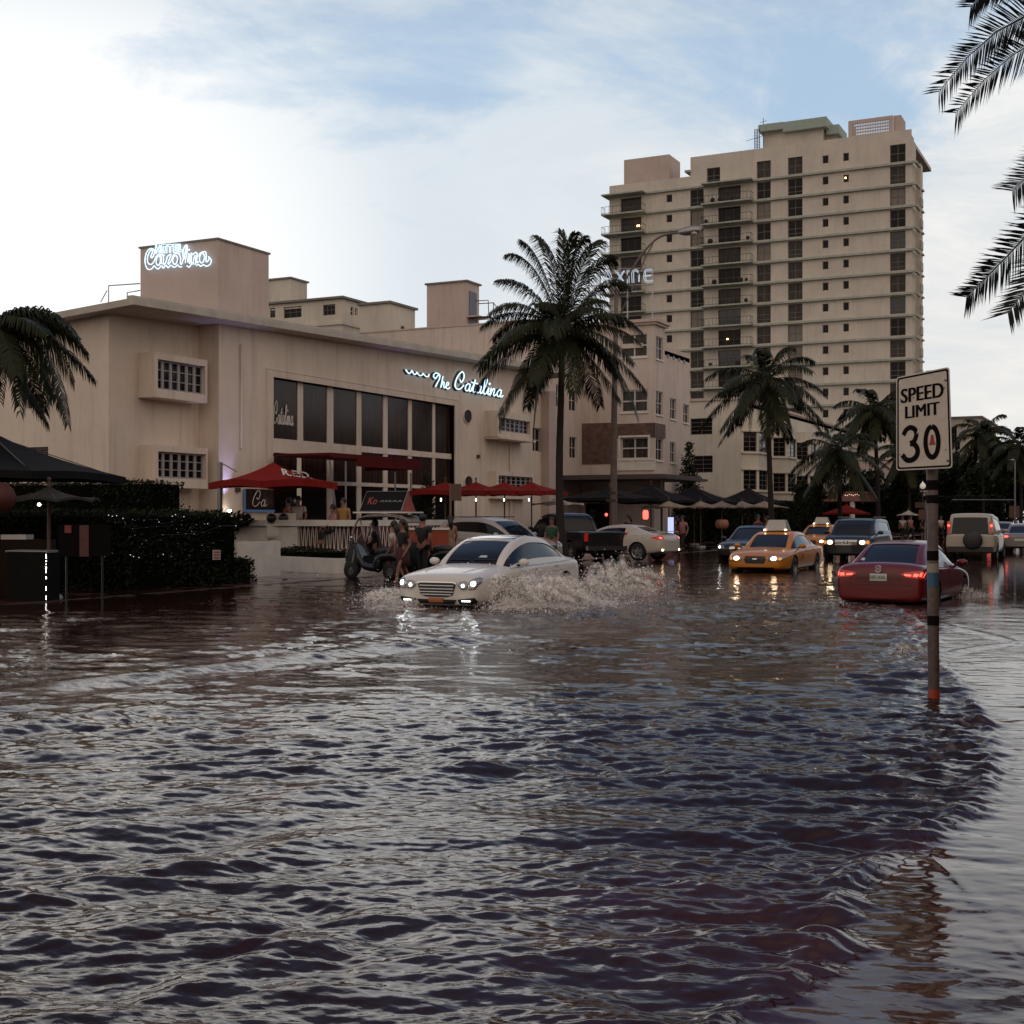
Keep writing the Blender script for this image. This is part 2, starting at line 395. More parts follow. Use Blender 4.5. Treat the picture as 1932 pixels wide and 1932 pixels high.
me.vertices.add(len(vts)); me.vertices.foreach_set('co', vts.astype(np.float32).ravel())
me.loops.add(fc.size); me.loops.foreach_set('vertex_index', fc.ravel().astype(np.int32))
me.polygons.add(len(fc)); me.polygons.foreach_set('loop_start', (np.arange(len(fc))*4).astype(np.int32)); me.polygons.foreach_set('loop_total', np.full(len(fc), 4, np.int32))
me.update(calc_edges=True); me.polygons.foreach_set('use_smooth', [True]*len(fc))
at1 = me.attributes.new('foam', 'FLOAT', 'POINT'); at1.data.foreach_set('value', np.clip(foam, 0, 1).astype(np.float32).ravel())
at2 = me.attributes.new('thin', 'FLOAT', 'POINT'); at2.data.foreach_set('value', thinm.astype(np.float32).ravel())
m_water = bpy.data.materials.new('murky_water'); m_water.use_nodes = True
nt = m_water.node_tree; b = nt.nodes['Principled BSDF']
fa = N('ShaderNodeAttribute', attribute_name='foam'); ta = N('ShaderNodeAttribute', attribute_name='thin')
co = N('ShaderNodeTexCoord')
def nz(scale, detail, dist=0.0, st=(1, 1, 1), rot=0.0):
    mp = N('ShaderNodeMapping'); mp.inputs['Scale'].default_value = st; mp.inputs['Rotation'].default_value = (0, 0, rot); L(co.outputs['Object'], mp.inputs[0])
    n = N('ShaderNodeTexNoise'); n.inputs['Scale'].default_value = scale; n.inputs['Detail'].default_value = detail; n.inputs['Distortion'].default_value = dist
    L(mp.outputs[0], n.inputs['Vector']); return n.outputs[0]
body = MIXC(nz(0.8, 3), (0.016, 0.0045, 0.002), (0.026, 0.008, 0.005))
body = MIXC(M('MULTIPLY', ta.outputs['Fac'], MR(nz(1.2, 3), 0.35, 0.65, 0.35, 1.0)), body, (0.060, 0.012, 0.008))
fm = M('MULTIPLY', fa.outputs['Fac'], MR(nz(11, 5, 0.6), 0.40, 0.62), clamp=True)
col = MIXC(fm, body, (0.26, 0.20, 0.165)); L(col, b.inputs['Base Color'])
L(M('ADD', M('MULTIPLY', fm, 0.5), 0.035), b.inputs['Roughness']); b.inputs['IOR'].default_value = 1.33
L(M('ADD', 0.48, M('MULTIPLY', ta.outputs['Fac'], 0.22)), b.inputs['Specular IOR Level'])
b1 = N('ShaderNodeBump'); b1.inputs['Strength'].default_value = 0.55; b1.inputs['Distance'].default_value = 0.006
L(nz(9, 5, 0.8, (1, 2.1, 1), R(-18)), b1.inputs['Height'])
b2 = N('ShaderNodeBump'); b2.inputs['Distance'].default_value = 0.05; L(M('MULTIPLY', fa.outputs['Fac'], 0.9), b2.inputs['Strength'])
L(nz(7, 6, 0.3), b2.inputs['Height']); L(b1.outputs[0], b2.inputs['Normal']); L(b2.outputs[0], b.inputs['Normal'])
L(M('SUBTRACT', 0.6, M('MULTIPLY', ta.outputs['Fac'], 0.48)), b1.inputs['Strength'])
me.materials.append(m_water)
wo = bpy.data.objects.new('flood_water', me); C.objects.link(wo); put(wo, kind='structure')
# ------------------------------------------------------------------ buildings
UP = Vector((0, 0, 1))
def wallh(mb, O, U, Nn, u0, u1, z0, z1, holes=(), depth=0.25):
    O, U, Nn = Vector(O), Vector(U).normalized(), Vector(Nn)
    us = sorted({u0, u1, *[max(u0, min(u1, h[i])) for h in holes for i in (0, 1)]}); zs = sorted({z0, z1, *[max(z0, min(z1, h[i])) for h in holes for i in (2, 3)]})
    P = lambda u, z, d=0: O+U*u+UP*z-Nn*d
    flip = U.cross(UP).dot(Nn) < 0
    def q(a, b, c, d): mb.quad(*((a, b, c, d) if not flip else (d, c, b, a)))
    for i in range(len(us)-1):
        for j in range(len(zs)-1):
            a, b, c, d = us[i], us[i+1], zs[j], zs[j+1]; mu, mz = (a+b)/2, (c+d)/2
            if any(h[0] < mu < h[1] and h[2] < mz < h[3] for h in holes): continue
            q(P(a, c), P(b, c), P(b, d), P(a, d))
    for h in holes:
        a, b, c, d = h[:4]
        q(P(a, c), P(a, c, depth), P(b, c, depth), P(b, c)); q(P(a, d, depth), P(a, d), P(b, d), P(b, d, depth))
        q(P(a, c, depth), P(a, c), P(a, d), P(a, d, depth)); q(P(b, c), P(b, c, depth), P(b, d, depth), P(b, d))
def window(parent, O, U, Nn, u0, u1, z0, z1, cols=2, rows=2, depth=0.18, fm=None, gm=None, fw=0.06, mw=0.045, name='window', extra=None, pane='pane', rowsf=None, rs=1.0):
    fm = fm or m_frame; gm = gm or m_glass
    O, U, Nn = Vector(O), Vector(U).normalized(), Vector(Nn)
    P = lambda u, z, d: O+U*u+UP*z-Nn*d
    mb = MB()
    def bar(a, b, c, d, t=0.05): mb.obox(P(a, c, depth), U*(b-a), UP*(d-c), Nn*t)
    bar(u0, u1, z0, z0+fw); bar(u0, u1, z1-fw, z1); bar(u0, u0+fw, z0+fw, z1-fw); bar(u1-fw, u1, z0+fw, z1-fw)
    for i in range(1, cols):
        u = u0+(u1-u0)*i/cols; bar(u-mw/2, u+mw/2, z0+fw, z1-fw, 0.047)
    for f in (rowsf or [j/rows for j in range(1, rows)]):
        z = z0+(z1-z0)*f; bar(u0+fw, u1-fw, z-mw*rs/2, z+mw*rs/2, 0.043)
    f = mb.build(name, fm, parent)
    g = MB(); g.obox(P(u0+0.01, z0+0.01, depth+0.03), U*(u1-u0-0.02), UP*(z1-z0-0.02), Nn*0.035)
    p = g.build(pane, gm); p.parent = f; p.matrix_parent_inverse = parent_mat(f).inverted()
    return f
def sub(o, parent):   # hang a built object (made in world space) under a part
    o.parent = parent; o.matrix_parent_inverse = (parent_mat(parent)).inverted(); return o
XP = (0, 1, 0), (1, 0, 0)       # a street front: runs along +y, faces +x
YP = (1, 0, 0), (0, -1, 0)      # a side front: runs along +x, faces the viewer
def rx(c, X0, Ya, X1, Yb): a = onx(X0, Ya, c); b = onx(X1, Yb, c); return a.y, b.y, b.z, a.z
def ry(c, X0, Ya, X1, Yb): a = ony(X0, Ya, c); b = ony(X1, Yb, c); return a.x, b.x, b.z, a.z
def zx(c, k, x0, y0, x1, y1): return rx(c, *Z(k, x0, y0), *Z(k, x1, y1))
def zy(c, k, x0, y0, x1, y1): return ry(c, *Z(k, x0, y0), *Z(k, x1, y1))
def prism(mb, x0, x1, y0, y1, z0, z1): mb.box(x0, x1, y0, y1, z0, z1)

# ---- the long two storey hotel in front
HX = -30.0
hotel = empty('hotel_building', (-30, 50, 0), label='long cream two storey hotel with tall gridded lobby windows', cat='hotel')
yA = onx(205, 700, -30.9).y           # near corner of the recessed wing
yB = onx(413, 700, HX).y              # where the front steps forward
yC = onx(986, 800, HX).y; yD = onx(1030, 800, -30.8).y
zE0 = onx(226, 570, -29.2).z; zE1 = onx(991, 694, -29.2).z; yE0 = onx(226, 570, -29.2).y; yE1 = onx(991, 694, -29.2).y
def eave(y): return zE0+(zE1-zE0)*(y-yE0)/(yE1-yE0)
def toprim(mb, x, y0, y1, zb, zt0, zt1):
    mb.quad((x, y0, zb), (x, y1, zb), (x, y1, zt1), (x, y0, zt0))
mb = MB()
ZB = 8.15
# tall window opening
gy0, gy1, _, _ = zx(HX, 2, 141, 835, 1340, 1020)
gz1 = 7.0; gz_up0 = 4.70; gz_lo1 = 4.45; gz_lo0 = 3.15
big = (gy0, gy1, 0.9, gz1)
wallh(mb, (HX, 0, 0), *XP, yB, yC, -0.4, ZB, [big], 0.35)
toprim(mb, HX, yB, yC, ZB, eave(yB), eave(yC))
mb.quad((-30.9, yB, -0.4), (HX, yB, -0.4), (HX, yB, eave(yB)), (-30.9, yB, eave(yB)))
wallh(mb, (-30.9, 0, 0), *XP, yA, yB, -0.4, ZB, [], 0.2); toprim(mb, -30.9, yA, yB, ZB, eave(yA), eave(yB))
hw2 = [zx(-30.8, 3, 478, 1440, 540, 1605), zx(-30.8, 3, 478, 1120, 540, 1262)]
wallh(mb, (-30.8, 0, 0), *XP, yC, yD+0.2, -0.4, ZB, hw2, 0.2); toprim(mb, -30.8, yC, yD+.2, ZB, eave(yC), eave(yD))
mb.quad((HX, yC, -0.4), (-30.8, yC, -0.4), (-30.8, yC, eave(yC)), (HX, yC, eave(yC)))
# side wall of the wing, facing the viewer, with two small louvred windows
sw = [zy(yA, 1, 168, 1225, 292, 1310), zy(yA, 1, 180, 1572, 318, 1640)]
wallh(mb, (0, yA, 0), *YP, -48, -30.9, -0.4, 7.7, sw, 0.2)
xs_ = ony(106, 593, yA).x
zl = ony(106, 597, yA-0.6).z-0.15
mb.quad((-48, yA, 7.7), (xs_, yA, 7.7), (xs_, yA, zl), (-48, yA, zl)); mb.quad((xs_, yA, 7.7), (-30.9, yA, 7.7), (-30.9, yA, eave(yA)), (xs_, yA, zl))
mb.box(-48, -31.4, yA+0.5, yD-.1, 6.9, 7.1)
wall = mb.build('wall', m_stucco, hotel)
for h in sw: window(hotel, (0, yA, 0), *YP, *h, cols=2, rows=5, fm=m_dframe, gm=m_glass, mw=0.03, name='louvre_window')
for h in hw2: window(hotel, (-30.8, 0, 0), *XP, *h, cols=2, rows=2)
# roof slab following the eave
mb = MB(); th_ = 0.22
yl = yA-0.7
A = [(-29.2, yl, eave(yl)), (-29.2, yD+0.6, eave(yD+0.6)), (-48, yD+0.6, eave(yD)-0.9), (-48, yl, zl), (xs_, yl, zl)]
lo = [Vector(p) for p in A]; hi_ = [p+Vector((0, 0, th_)) for p in lo]
mb.add(lo+hi_, [(4, 3, 2, 0), (0, 2, 1), (5, 6, 7), (5, 7, 9), (7, 8, 9), (0, 1, 6, 5), (1, 2, 7, 6), (2, 3, 8, 7), (3, 4, 9, 8), (4, 0, 5, 9)])
mb.obox(lo[0]+Vector((-0.12, 0.1, th_)), (0, yD-yl, eave(yD)-eave(yl)), (-0.25, 0, 0), (0, 0, 0.10))
roof = mb.build('roof', m_fascia, hotel)
# lobby window grid
mb = MB()
cols = [(141, 305), (340, 500), (540, 695), (725, 870), (898, 1035), (1058, 1195), (1212, 1322)]
ys = [tuple(onx(*Z(2, a, 1000), HX-0.2).y for a in c) for c in cols]
xf = HX-0.24
def fb(y0, y1, z0, z1, p=0.16): mb.box(xf, xf+p, y0, y1, z0, z1)
fb(gy0, gy1, gz_lo1, gz_up0, 0.10)
fb(gy0, ys[3][0]-0.05, 4.16, gz_lo1, 0.098)
fb(ys[1][0], ys[5][0]+1.6, 3.0, gz_lo0, 0.09)
for i in range(6): fb(ys[i][1], ys[i+1][0], gz_up0, gz1, 0.07); 
for i in range(1, 6):
    fb(ys[i][1], ys[i+1][0], gz_lo0, gz_lo1 if i > 1 else 4.16, 0.07); fb(ys[i][1], ys[i+1][0], 0.9, 3.0, 0.07)
fb(gy0-0.35, gy0, 0.9, gz1+0.25, 0.30); fb(gy1, gy1+0.28, 0.9, gz1+0.25, 0.30); fb(gy0, gy1, gz1, gz1+0.25, 0.30)
lob = mb.build('lobby_window', m_stucco, hotel)
rowz = [(gz_up0, gz1), (gz_lo0, gz_lo1), (0.9, 3.0)]
for i in range(7):
    for j, (a, b) in enumerate(rowz):
        if i < 3 and j == 1: b = 4.16
        if i == 0 and j > 0 and False: continue
        g = MB(); y0, y1 = ys[i]
        g.box(xf-0.02, xf+0.03, y0+0.005, y1-0.005, a+0.005, b-0.005)
        sub(g.build('pane', m_curtain if j < 2 else m_glass), lob)
# raised edge of the lobby frame
mb = MB()
for (a, b, c, d) in ((gy0-0.40, gy0-0.36, 0.9, gz1+0.31), (gy1+0.29, gy1+0.33, 0.9, gz1+0.31), (gy0-0.36, gy1+0.29, gz1+0.26, gz1+0.31)): mb.box(HX, HX+0.07, a, b, c, d)
mb.build('window_surround', m_stucco, hotel)
# box windows
def boxwin(xw, k, X0, Ya, X1, Yb, wx0, wya, wx1, wyb, pr=0.62, n=6, ledge=0.0):
    y0, y1, z0, z1 = zx(xw+pr, k, X0, Ya, X1, Yb); a, b, c, d = zx(xw+pr, k, wx0, wya, wx1, wyb)
    c = max(c, z0+0.18); d = min(d, z1-0.12); a = max(a, y0+0.15); b = min(b, y1-0.08)
    mb = MB(); wallh(mb, (xw+pr, 0, 0), *XP, y0, y1, z0, z1, [(a, b, c, d)], 0.22)
    mb.quad((xw, y0, z0), (xw+pr, y0, z0), (xw+pr, y0, z1), (xw, y0, z1)); mb.quad((xw+pr, y1, z0), (xw, y1, z0), (xw, y1, z1), (xw+pr, y1, z1))
    mb.quad((xw, y0, z1), (xw+pr, y0, z1), (xw+pr, y1, z1), (xw, y1, z1)); mb.quad((xw, y1, z0), (xw+pr, y1, z0), (xw+pr, y0, z0), (xw, y0, z0))
    if ledge: mb.box(xw, xw+pr+ledge, y0+0.05, y1+0.15, z0-0.11, z0-0.002)
    bw = mb.build('window_box', m_stucco, hotel)
    f = window(hotel, (xw+pr, 0, 0), *XP, a, b, c, d, cols=n, rows=3, depth=0.2, fm=mat('grey_casement', (.30, .27, .28), .5), gm=m_glass, mw=0.13, rs=0.25, name='casement_window'); 
boxwin(-30.9, 1, 1018, 940, 1368, 1280, 1042, 988, 1355, 1225, 0.7)
boxwin(-30.9, 1, 1022, 1553, 1370, 1845, 1045, 1597, 1362, 1785, 0.7)
boxwin(-30.0, 2, 1628, 1050, 1855, 1250, 1632, 1095, 1842, 1212, 0.75, 7, 0.15)
boxwin(-30.0, 2, 1620, 1450, 1868, 1640, 1635, 1480, 1860, 1570, 0.45, 7)
# oval windows: rim, glass
def oval(k, cx, cy, ax, ay):
    c = onx(*Z(k, cx, cy), HX); e = onx(*Z(k, cx+ax, cy), HX); g_ = onx(*Z(k, cx, cy-ay), HX); ra, rb = abs(e.y-c.y), abs(g_.z-c.z)
    mb = MB(); n = 28
    P = lambda a, s, x: (HX+x, c.y+ra*s*math.cos(a), c.z+rb*s*math.sin(a))
    for i in range(n):
        a, b = 2*math.pi*i/n, 2*math.pi*(i+1)/n
        mb.quad(P(a, 1.12, 0.0), P(b, 1.12, 0.0), P(b, 1.12, 0.06), P(a, 1.12, 0.06)); mb.quad(P(a, 1.12, 0.06), P(b, 1.12, 0.06), P(b, 1.0, 0.06), P(a, 1.0, 0.06)); mb.quad(P(a, 1.0, 0.06), P(b, 1.0, 0.06), P(b, 1.0, 0.008), P(a, 1.0, 0.008))
    f = mb.build('oval_window', m_stucco, hotel)
    g = MB(); g.add([P(2*math.pi*i/n, 1.0, 0.01) for i in range(n)], [list(range(n))]); sub(g.build('pane', m_glass2), f)
oval(2, 1427, 1092, 26, 44); oval(2, 1432, 1525, 26, 40)
for (y_, z0_, z1_) in ((yC-1.6, 0.3, 8.2), (yB+1.2, 4.2, 8.0)):
    mb = MB(); mb.tube([(HX+.07, y_, z0_), (HX+.07, y_, z1_)], .045, 6); mb.build('downpipe', m_stucco, hotel)
for (y_, z_) in ((yB+.9, 2.6), (gy1+2.3, 4.6), (yC-.8, 3.4)):
    mb = MB(); mb.box(HX, HX+.10, y_, y_+.22, z_, z_+.16); mb.build('wall_vent', m_rust, hotel)
# roof block with the neon sign
yr = 40.7; xr = -33.0
xl = ony(265, 460, yr).x; yr2 = onx(507, 480, xr).y; zt = ony(410, 452, yr).z
mb = MB(); mb.box(xl, xr, yr, yr2, 6.9, zt)
mb.build('roof_block', m_pinkish, hotel)
mb = MB(); mb.box(xl-0.06, xr+0.06, yr-0.06, yr2+0.06, zt, zt+0.07); mb.build('block_coping', m_roof, hotel)
rv = random.Random(3)
for i in range(9):
    mb = MB(); mb.ball((xr+0.25+rv.random()*0.9, yr+0.4+i*0.36+rv.random()*.3, eave(yr+1)+0.2+rv.random()*.12), 0.09+rv.random()*0.11, 6, 0.6); mb.build('roof_rubble', m_rust, hotel)
mb = MB(); yq = yA-0.2
for (a, b, c_) in ((205, 262, 539), (240, 262, 552)):
    p0 = ony(a, 575, yr); p1 = ony(a, c_, yr); p2 = ony(b+2, c_-4, yr); mb.tube([p0, p1, p2], 0.025, 6)
mb.tube([ony(190, 570, yr), ony(202, 548, yr)], 0.02, 6)
mb.build('roof_railing', m_metal, hotel)
# --- neon lettering (strokes in a unit box: x right, y up)
def stroke(mb, pts, place, r, n=6, smooth=True, seg=6):
    P = [Vector((a, b, 0)) for a, b in pts]
    if smooth and len(P) > 2: P = crom(P, seg)
    mb.tube([place(p.x, p.y) for p in P], r, n)
LET = {  # cursive strokes: [width, [strokes]]
 'C': [0.95, [[(0.55, 0.80), (0.62, 0.62), (0.78, 0.72), (0.92, 1.05), (0.90, 1.32), (0.72, 1.42), (0.42, 1.12), (0.18, 0.62), (0.12, 0.22), (0.30, 0.02), (0.62, 0.12), (0.90, 0.42)]]],
 'a': [0.62, [[(0.52, 0.56), (0.34, 0.60), (0.12, 0.34), (0.12, 0.08), (0.26, 0.02), (0.46, 0.26), (0.54, 0.60)], [(0.54, 0.60), (0.44, 0.14), (0.52, 0.02), (0.70, 0.18)]]],
 't': [0.42, [[(0.02, 0.20), (0.30, 0.70), (0.40, 1.02)], [(0.40, 1.02), (0.18, 0.28), (0.20, 0.04), (0.34, 0.04), (0.50, 0.22)], [(0.02, 0.76), (0.62, 0.74)]]],
 'l': [0.42, [[(0.02, 0.16), (0.34, 0.70), (0.50, 1.16), (0.40, 1.26), (0.26, 0.98), (0.14, 0.26), (0.18, 0.04), (0.34, 0.06), (0.48, 0.22)]]],
 'i': [0.30, [[(0.04, 0.20), (0.24, 0.58), (0.14, 0.16), (0.20, 0.02), (0.36, 0.18)], [(0.30, 0.86), (0.36, 0.92), (0.30, 0.97), (0.25, 0.91), (0.30, 0.86)]]],
 'n': [0.66, [[(0.04, 0.30), (0.18, 0.60), (0.16, 0.30), (0.06, 0.0)], [(0.06, 0.0), (0.28, 0.46), (0.46, 0.60), (0.48, 0.44), (0.40, 0.12), (0.48, 0.02), (0.66, 0.16)]]],
 'T': [0.70, [[(0.02, 0.78), (0.06, 1.06), (0.34, 1.24), (0.66, 1.10), (0.60, 0.70), (0.30, 0.18), (0.22, 0.0)], [(0.10, 0.80), (0.22, 0.70), (0.38, 0.92), (0.52, 1.10)]]],
 'h': [0.55, [[(0.30, 1.05), (0.18, 0.50), (0.06, 0.0)], [(0.08, 0.05), (0.28, 0.50), (0.42, 0.52), (0.38, 0.14), (0.46, 0.02), (0.58, 0.16)]]],
 'e': [0.45, [[(0.08, 0.26), (0.30, 0.36), (0.34, 0.54), (0.20, 0.58), (0.08, 0.32), (0.12, 0.06), (0.28, 0.0), (0.48, 0.16)]]]}
def script(mb, word, place, r, x0=0.0, sc=1.0):
    x = x0
    for ch in word:
        wd, st = LET[ch]
        for s_ in st: stroke(mb, [(x+a*sc, b*sc) for a, b in s_], place, r, 5)
        x += wd*sc
    return x
def swidth(word): return sum(LET[c][0] for c in word)
# sign on the long wall
a = onx(*Z(2, 1335, 925), HX+0.12); b_ = onx(*Z(2, 1655, 965), HX+0.12)
zb = 0.5*(onx(*Z(2, 1340, 922), HX).z+onx(*Z(2, 1600, 952), HX).z)
wid = b_.y-a.y; tot = swidth('Catalina'); hgt = (onx(*Z(2, 1385, 808), HX).z-onx(*Z(2, 1385, 928), HX).z)/1.42
pl = lambda off: (lambda u, v: Vector((HX+off, a.y+u/tot*wid, zb+v*hgt)))
sg = empty('neon_sign', (HX, a.y, zb), label='neon script reading The Catalina with a small wave, fixed along the cream hotel wall', cat='neon sign')
sg.name = 'script_sign'; 
def hang(o, p): o.parent = p; o.matrix_parent_inverse = parent_mat(p).inverted(); return o
mk = MB(); script(mk, 'Catalina', pl(0.03), 0.062)
m1 = MB(); script(m1, 'Catalina', pl(0.15), 0.030)
a2 = onx(*Z(2, 1185, 895), HX); b2_ = onx(*Z(2, 1292, 898), HX); t2 = swidth('The'); h2 = (onx(*Z(2, 1210, 812), HX).z-onx(*Z(2, 1220, 905), HX).z)/1.24; zb2 = onx(*Z(2, 1250, 905), HX).z
pl2 = lambda off: (lambda u, v: Vector((HX+off, a2.y+u/t2*(b2_.y-a2.y), zb2+v*h2)))
script(mk, 'The', pl2(0.03), 0.055); script(m1, 'The', pl2(0.15), 0.026)
wv = [(130, 215), (150, 250), (180, 275), (205, 262), (222, 232), (235, 255), (262, 290), (290, 280), (300, 255), (320, 285), (350, 308), (380, 300), (395, 275), (415, 300), (450, 325), (478, 318), (488, 285)]
wz = [onx((950+x/6.44)*1932/2448, (850+y/6.44)*1932/2448, HX+0.15) for x, y in wv]
m1.tube(crom(wz, 4), 0.026, 5); mk.tube(crom([p+Vector((-0.12, 0, 0)) for p in wz], 4), 0.045, 5)
hang(m1.build('neon_tube', m_neon), sg); hang(mk.build('sign_backing', m_black), sg)

# rooftop sign
sr = empty('rooftop_sign', (xl+0.2, yr, 10.5), label='glowing pale blue neon reading HOTEL Catalina on the tall roof block at left', cat='neon sign')
pz = lambda x, y: ony((320+x/8.782)*1932/2448, (560+y/8.782)*1932/2448, yr-0.12)
m1 = MB(); q = lambda pts, r=0.020, s_=True: m1.tube(crom([pz(*p) for p in pts], 5) if s_ else [pz(*p) for p in pts], r, 5)
q([(380, 495), (415, 440), (435, 360), (400, 305), (330, 310), (265, 390), (235, 520), (245, 640), (280, 720), (330, 742), (380, 720), (425, 665), (460, 700), (510, 728), (560, 680), (580, 660), (620, 712), (670, 650), (720, 705), (770, 650), (830, 690), (880, 680), (915, 645), (960, 685), (1010, 680)])
q([(380, 495), (355, 470), (395, 360), (370, 330), (320, 390), (285, 500), (300, 600), (350, 635), (410, 590), (470, 460)])
q([(1110, 660), (1160, 690), (1200, 640), (1215, 595)]); q([(1310, 660), (1355, 635), (1405, 672), (1460, 640), (1520, 672), (1590, 640), (1625, 560), (1590, 490), (1560, 470)])
def ring(cx_, cy_, ax, ay, tilt=0.15): q([(cx_+ax*math.cos(t_)-tilt*ay*math.sin(t_)*0.6, cy_+ay*math.sin(t_)) for t_ in [i*math.pi/6 for i in range(13)]])
ring(515, 555, 45, 100); ring(865, 540, 50, 90); ring(1430, 500, 52, 100)
q([(480, 440), (560, 425), (640, 440)]); q([(560, 430), (580, 540), (575, 620)])
q([(615, 430), (625, 540), (615, 620), (640, 632), (680, 560), (700, 470)]); q([(700, 470), (780, 420), (720, 600), (740, 620), (790, 540), (830, 440), (880, 405), (970, 410)])
q([(950, 420), (985, 500), (975, 610), (1005, 620), (1040, 520)]); q([(1040, 520), (1030, 380), (1060, 270), (1100, 225), (1125, 260), (1110, 400), (1085, 520), (1080, 600)])
q([(1105, 250), (1080, 380), (1050, 520)]); q([(1125, 590), (1140, 480), (1155, 400)]); q([(1155, 400), (1165, 500), (1165, 610), (1195, 560), (1215, 430)]); ring(1158, 325, 9, 9, 0)
q([(1205, 390), (1195, 500), (1215, 600)]); q([(1210, 400), (1245, 420), (1300, 380), (1330, 420), (1320, 520), (1325, 600), (1360, 570)]); q([(1240, 640), (1255, 530), (1290, 450), (1300, 560), (1285, 640)])
q([(1360, 470), (1390, 400), (1450, 372), (1505, 372), (1520, 440), (1515, 560), (1540, 580), (1570, 540), (1580, 500)])
for x_, y_ in ((455, 240), ): pass
def blockl(x0, x1, y0, y1, segs): 
    for s_ in segs: q([(x0+(x1-x0)*a_, y1-(y1-y0)*b2) for a_, b2 in s_], 0.018, False)
dy_ = lambda x: -(x-455)*0.055
for (x0, x1), segs in zip(((455, 555), (580, 695), (715, 805), (825, 925), (945, 1025)), (
    [[(0, 0), (0, 1), (.25, 1), (.3, .62), (.7, .58), (.78, 1), (1, 1), (1, 0), (.75, 0), (.7, .4), (.3, .42), (.25, 0), (0, 0)]],
    [[(0, 0), (0, 1), (1, 1), (1, 0), (0, 0)], [(.28, .22), (.28, .78), (.72, .78), (.72, .22), (.28, .22)]],
    [[(0, 1), (1, 1), (1, .75), (.65, .75), (.65, 0), (.35, 0), (.35, .75), (0, .75), (0, 1)]],
    [[(0, 0), (0, 1), (1, 1), (1, .78), (.35, .78), (.35, .6), (.85, .6), (.85, .4), (.35, .4), (.35, .22), (1, .22), (1, 0), (0, 0)]],
    [[(0, 0), (0, 1), (.35, 1), (.35, .25), (1, .25), (1, 0), (0, 0)]])):
    o_ = dy_(x0); blockl(x0, x1, 228+o_, 395+o_, segs)
hang(m1.build('neon_tube', m_neon), sr); 
for i in range(9):
    mk = MB(); p = pz(300+i*150, 560); mk.box(p.x-0.02, p.x+0.02, yr-0.12, yr, p.z-0.02, p.z+0.02)
    hang(mk.build('mounting_stud', m_metal), sr)

# ---- side wing and street block of the next hotel (with the rooftop letters)
MY = 80.0
mx = empty('hotel_building', (-30, MY, 0), label='three storey hotel with dark stone cladding, behind the street lamp', cat='hotel')
xc = ony(1234, 700, MY).x; zc = ony(1234, 612, MY).z
ys1 = onx(1254, 650, xc).y; xs = xc-0.8; ye = onx(1301, 650, xs).y; zs = onx(1301, 673, xs).z+0.15
mb = MB()
H = [zy(MY, 3, 1060, 828, 1236, 972), zy(MY, 3, 1062, 1196, 1238, 1336), zy(MY, 3, 1060, 1508, 1243, 1646)]
x98 = ony(1098, 800, MY).x
wallh(mb, (0, MY, 0), *YP, x98, xc, 3.9, zc, H, 0.15)
wallh(mb, (0, MY, 0), *YP, x98, xc, -0.4, 3.9, [], 0.2)
Hs = [zx(xc, 3, 1290, 835, 1340, 1000), zx(xc, 3, 1285, 1195, 1328, 1360), zx(xc, 3, 1288, 1508, 1333, 1660)]
Hs = [(MY+0.35, ys1-0.35, c, d) for (a, b, c, d) in Hs]
wallh(mb, (xc, 0, 0), *XP, MY, ys1, -0.4, zc, Hs, 0.15)
mb.quad((xs, ys1, -0.4), (xc, ys1, -0.4), (xc, ys1, zc), (xs, ys1, zc)); 
Hr = [zx(xs, 3, 1385, 1245, 1425, 1390), zx(xs, 3, 1472, 1285, 1510, 1415), zx(xs, 3, 1385, 1535, 1420, 1675)]
wallh(mb, (xs, 0, 0), *XP, ys1, ye, -0.4, zs, Hr, 0.15)
mb.box(-50, xs, MY+0.02, ye, zs-0.6, zs-0.3); mb.box(-50, xc-.02, MY+0.02, ys1, zc-0.6, zc-0.05)
mb.quad((xs, ye, -0.4), (-50, ye, -0.4), (-50, ye, zs), (xs, ye, zs))
# upper south wall running back over the first roof, and the recessed side wing
zt_ = ony(738, 625, MY).z
wallh(mb, (0, MY, 0), *YP, -52, x98, -0.4, zt_, [], 0.2)
xw = x98; yw0 = onx(1040, 800, xw).y
Hw = [zx(xw, 3, 633, 1155, 672, 1310), zx(xw, 3, 718, 1185, 770, 1338), zx(xw, 3, 636, 1478, 672, 1632), zx(xw, 3, 722, 1500, 770, 1648)]
wallh(mb, (xw, 0, 0), *XP, yw0-3, MY, -0.4, onx(*Z(3, 800, 1055), xw).z, Hw, 0.15)
mb.box(-44, xw-0.3, yw0-3, MY, 9.0, 9.4)
mb.build('wall', m_stucco2, mx)
for h in H: window(mx, (0, MY, 0), *YP, *h, cols=2, rows=2, gm=m_glass2, depth=0.14, fw=0.09, mw=0.09)
for h in Hs: window(mx, (xc, 0, 0), *XP, *h, cols=2, rows=2, depth=0.14)
for h in Hr: window(mx, (xs, 0, 0), *XP, *h, cols=2, rows=2, depth=0.14, gm=m_glass2)
for h in Hw: window(mx, (xw, 0, 0), *XP, *h, cols=2, rows=2, depth=0.14)
mb = MB(); mb.box(-36, xc+0.18, MY-0.18, ys1+0.25, zc, zc+0.16); mb.box(-36, xc+0.32, MY-0.32, ys1+0.38, zc+0.16, zc+0.36)
mb.box(-52, x98-2, MY-0.06, MY+0.3, zt_, zt_+0.1)
mb.build('cornice', m_pinkish, mx)
for i in range(5): mb = MB(); y = ys1+1.6+i*1.15; mb.box(xs, xs+0.03, y, y+0.35, zs-0.75, zs-0.5); mb.build('parapet_vent', m_black, mx)
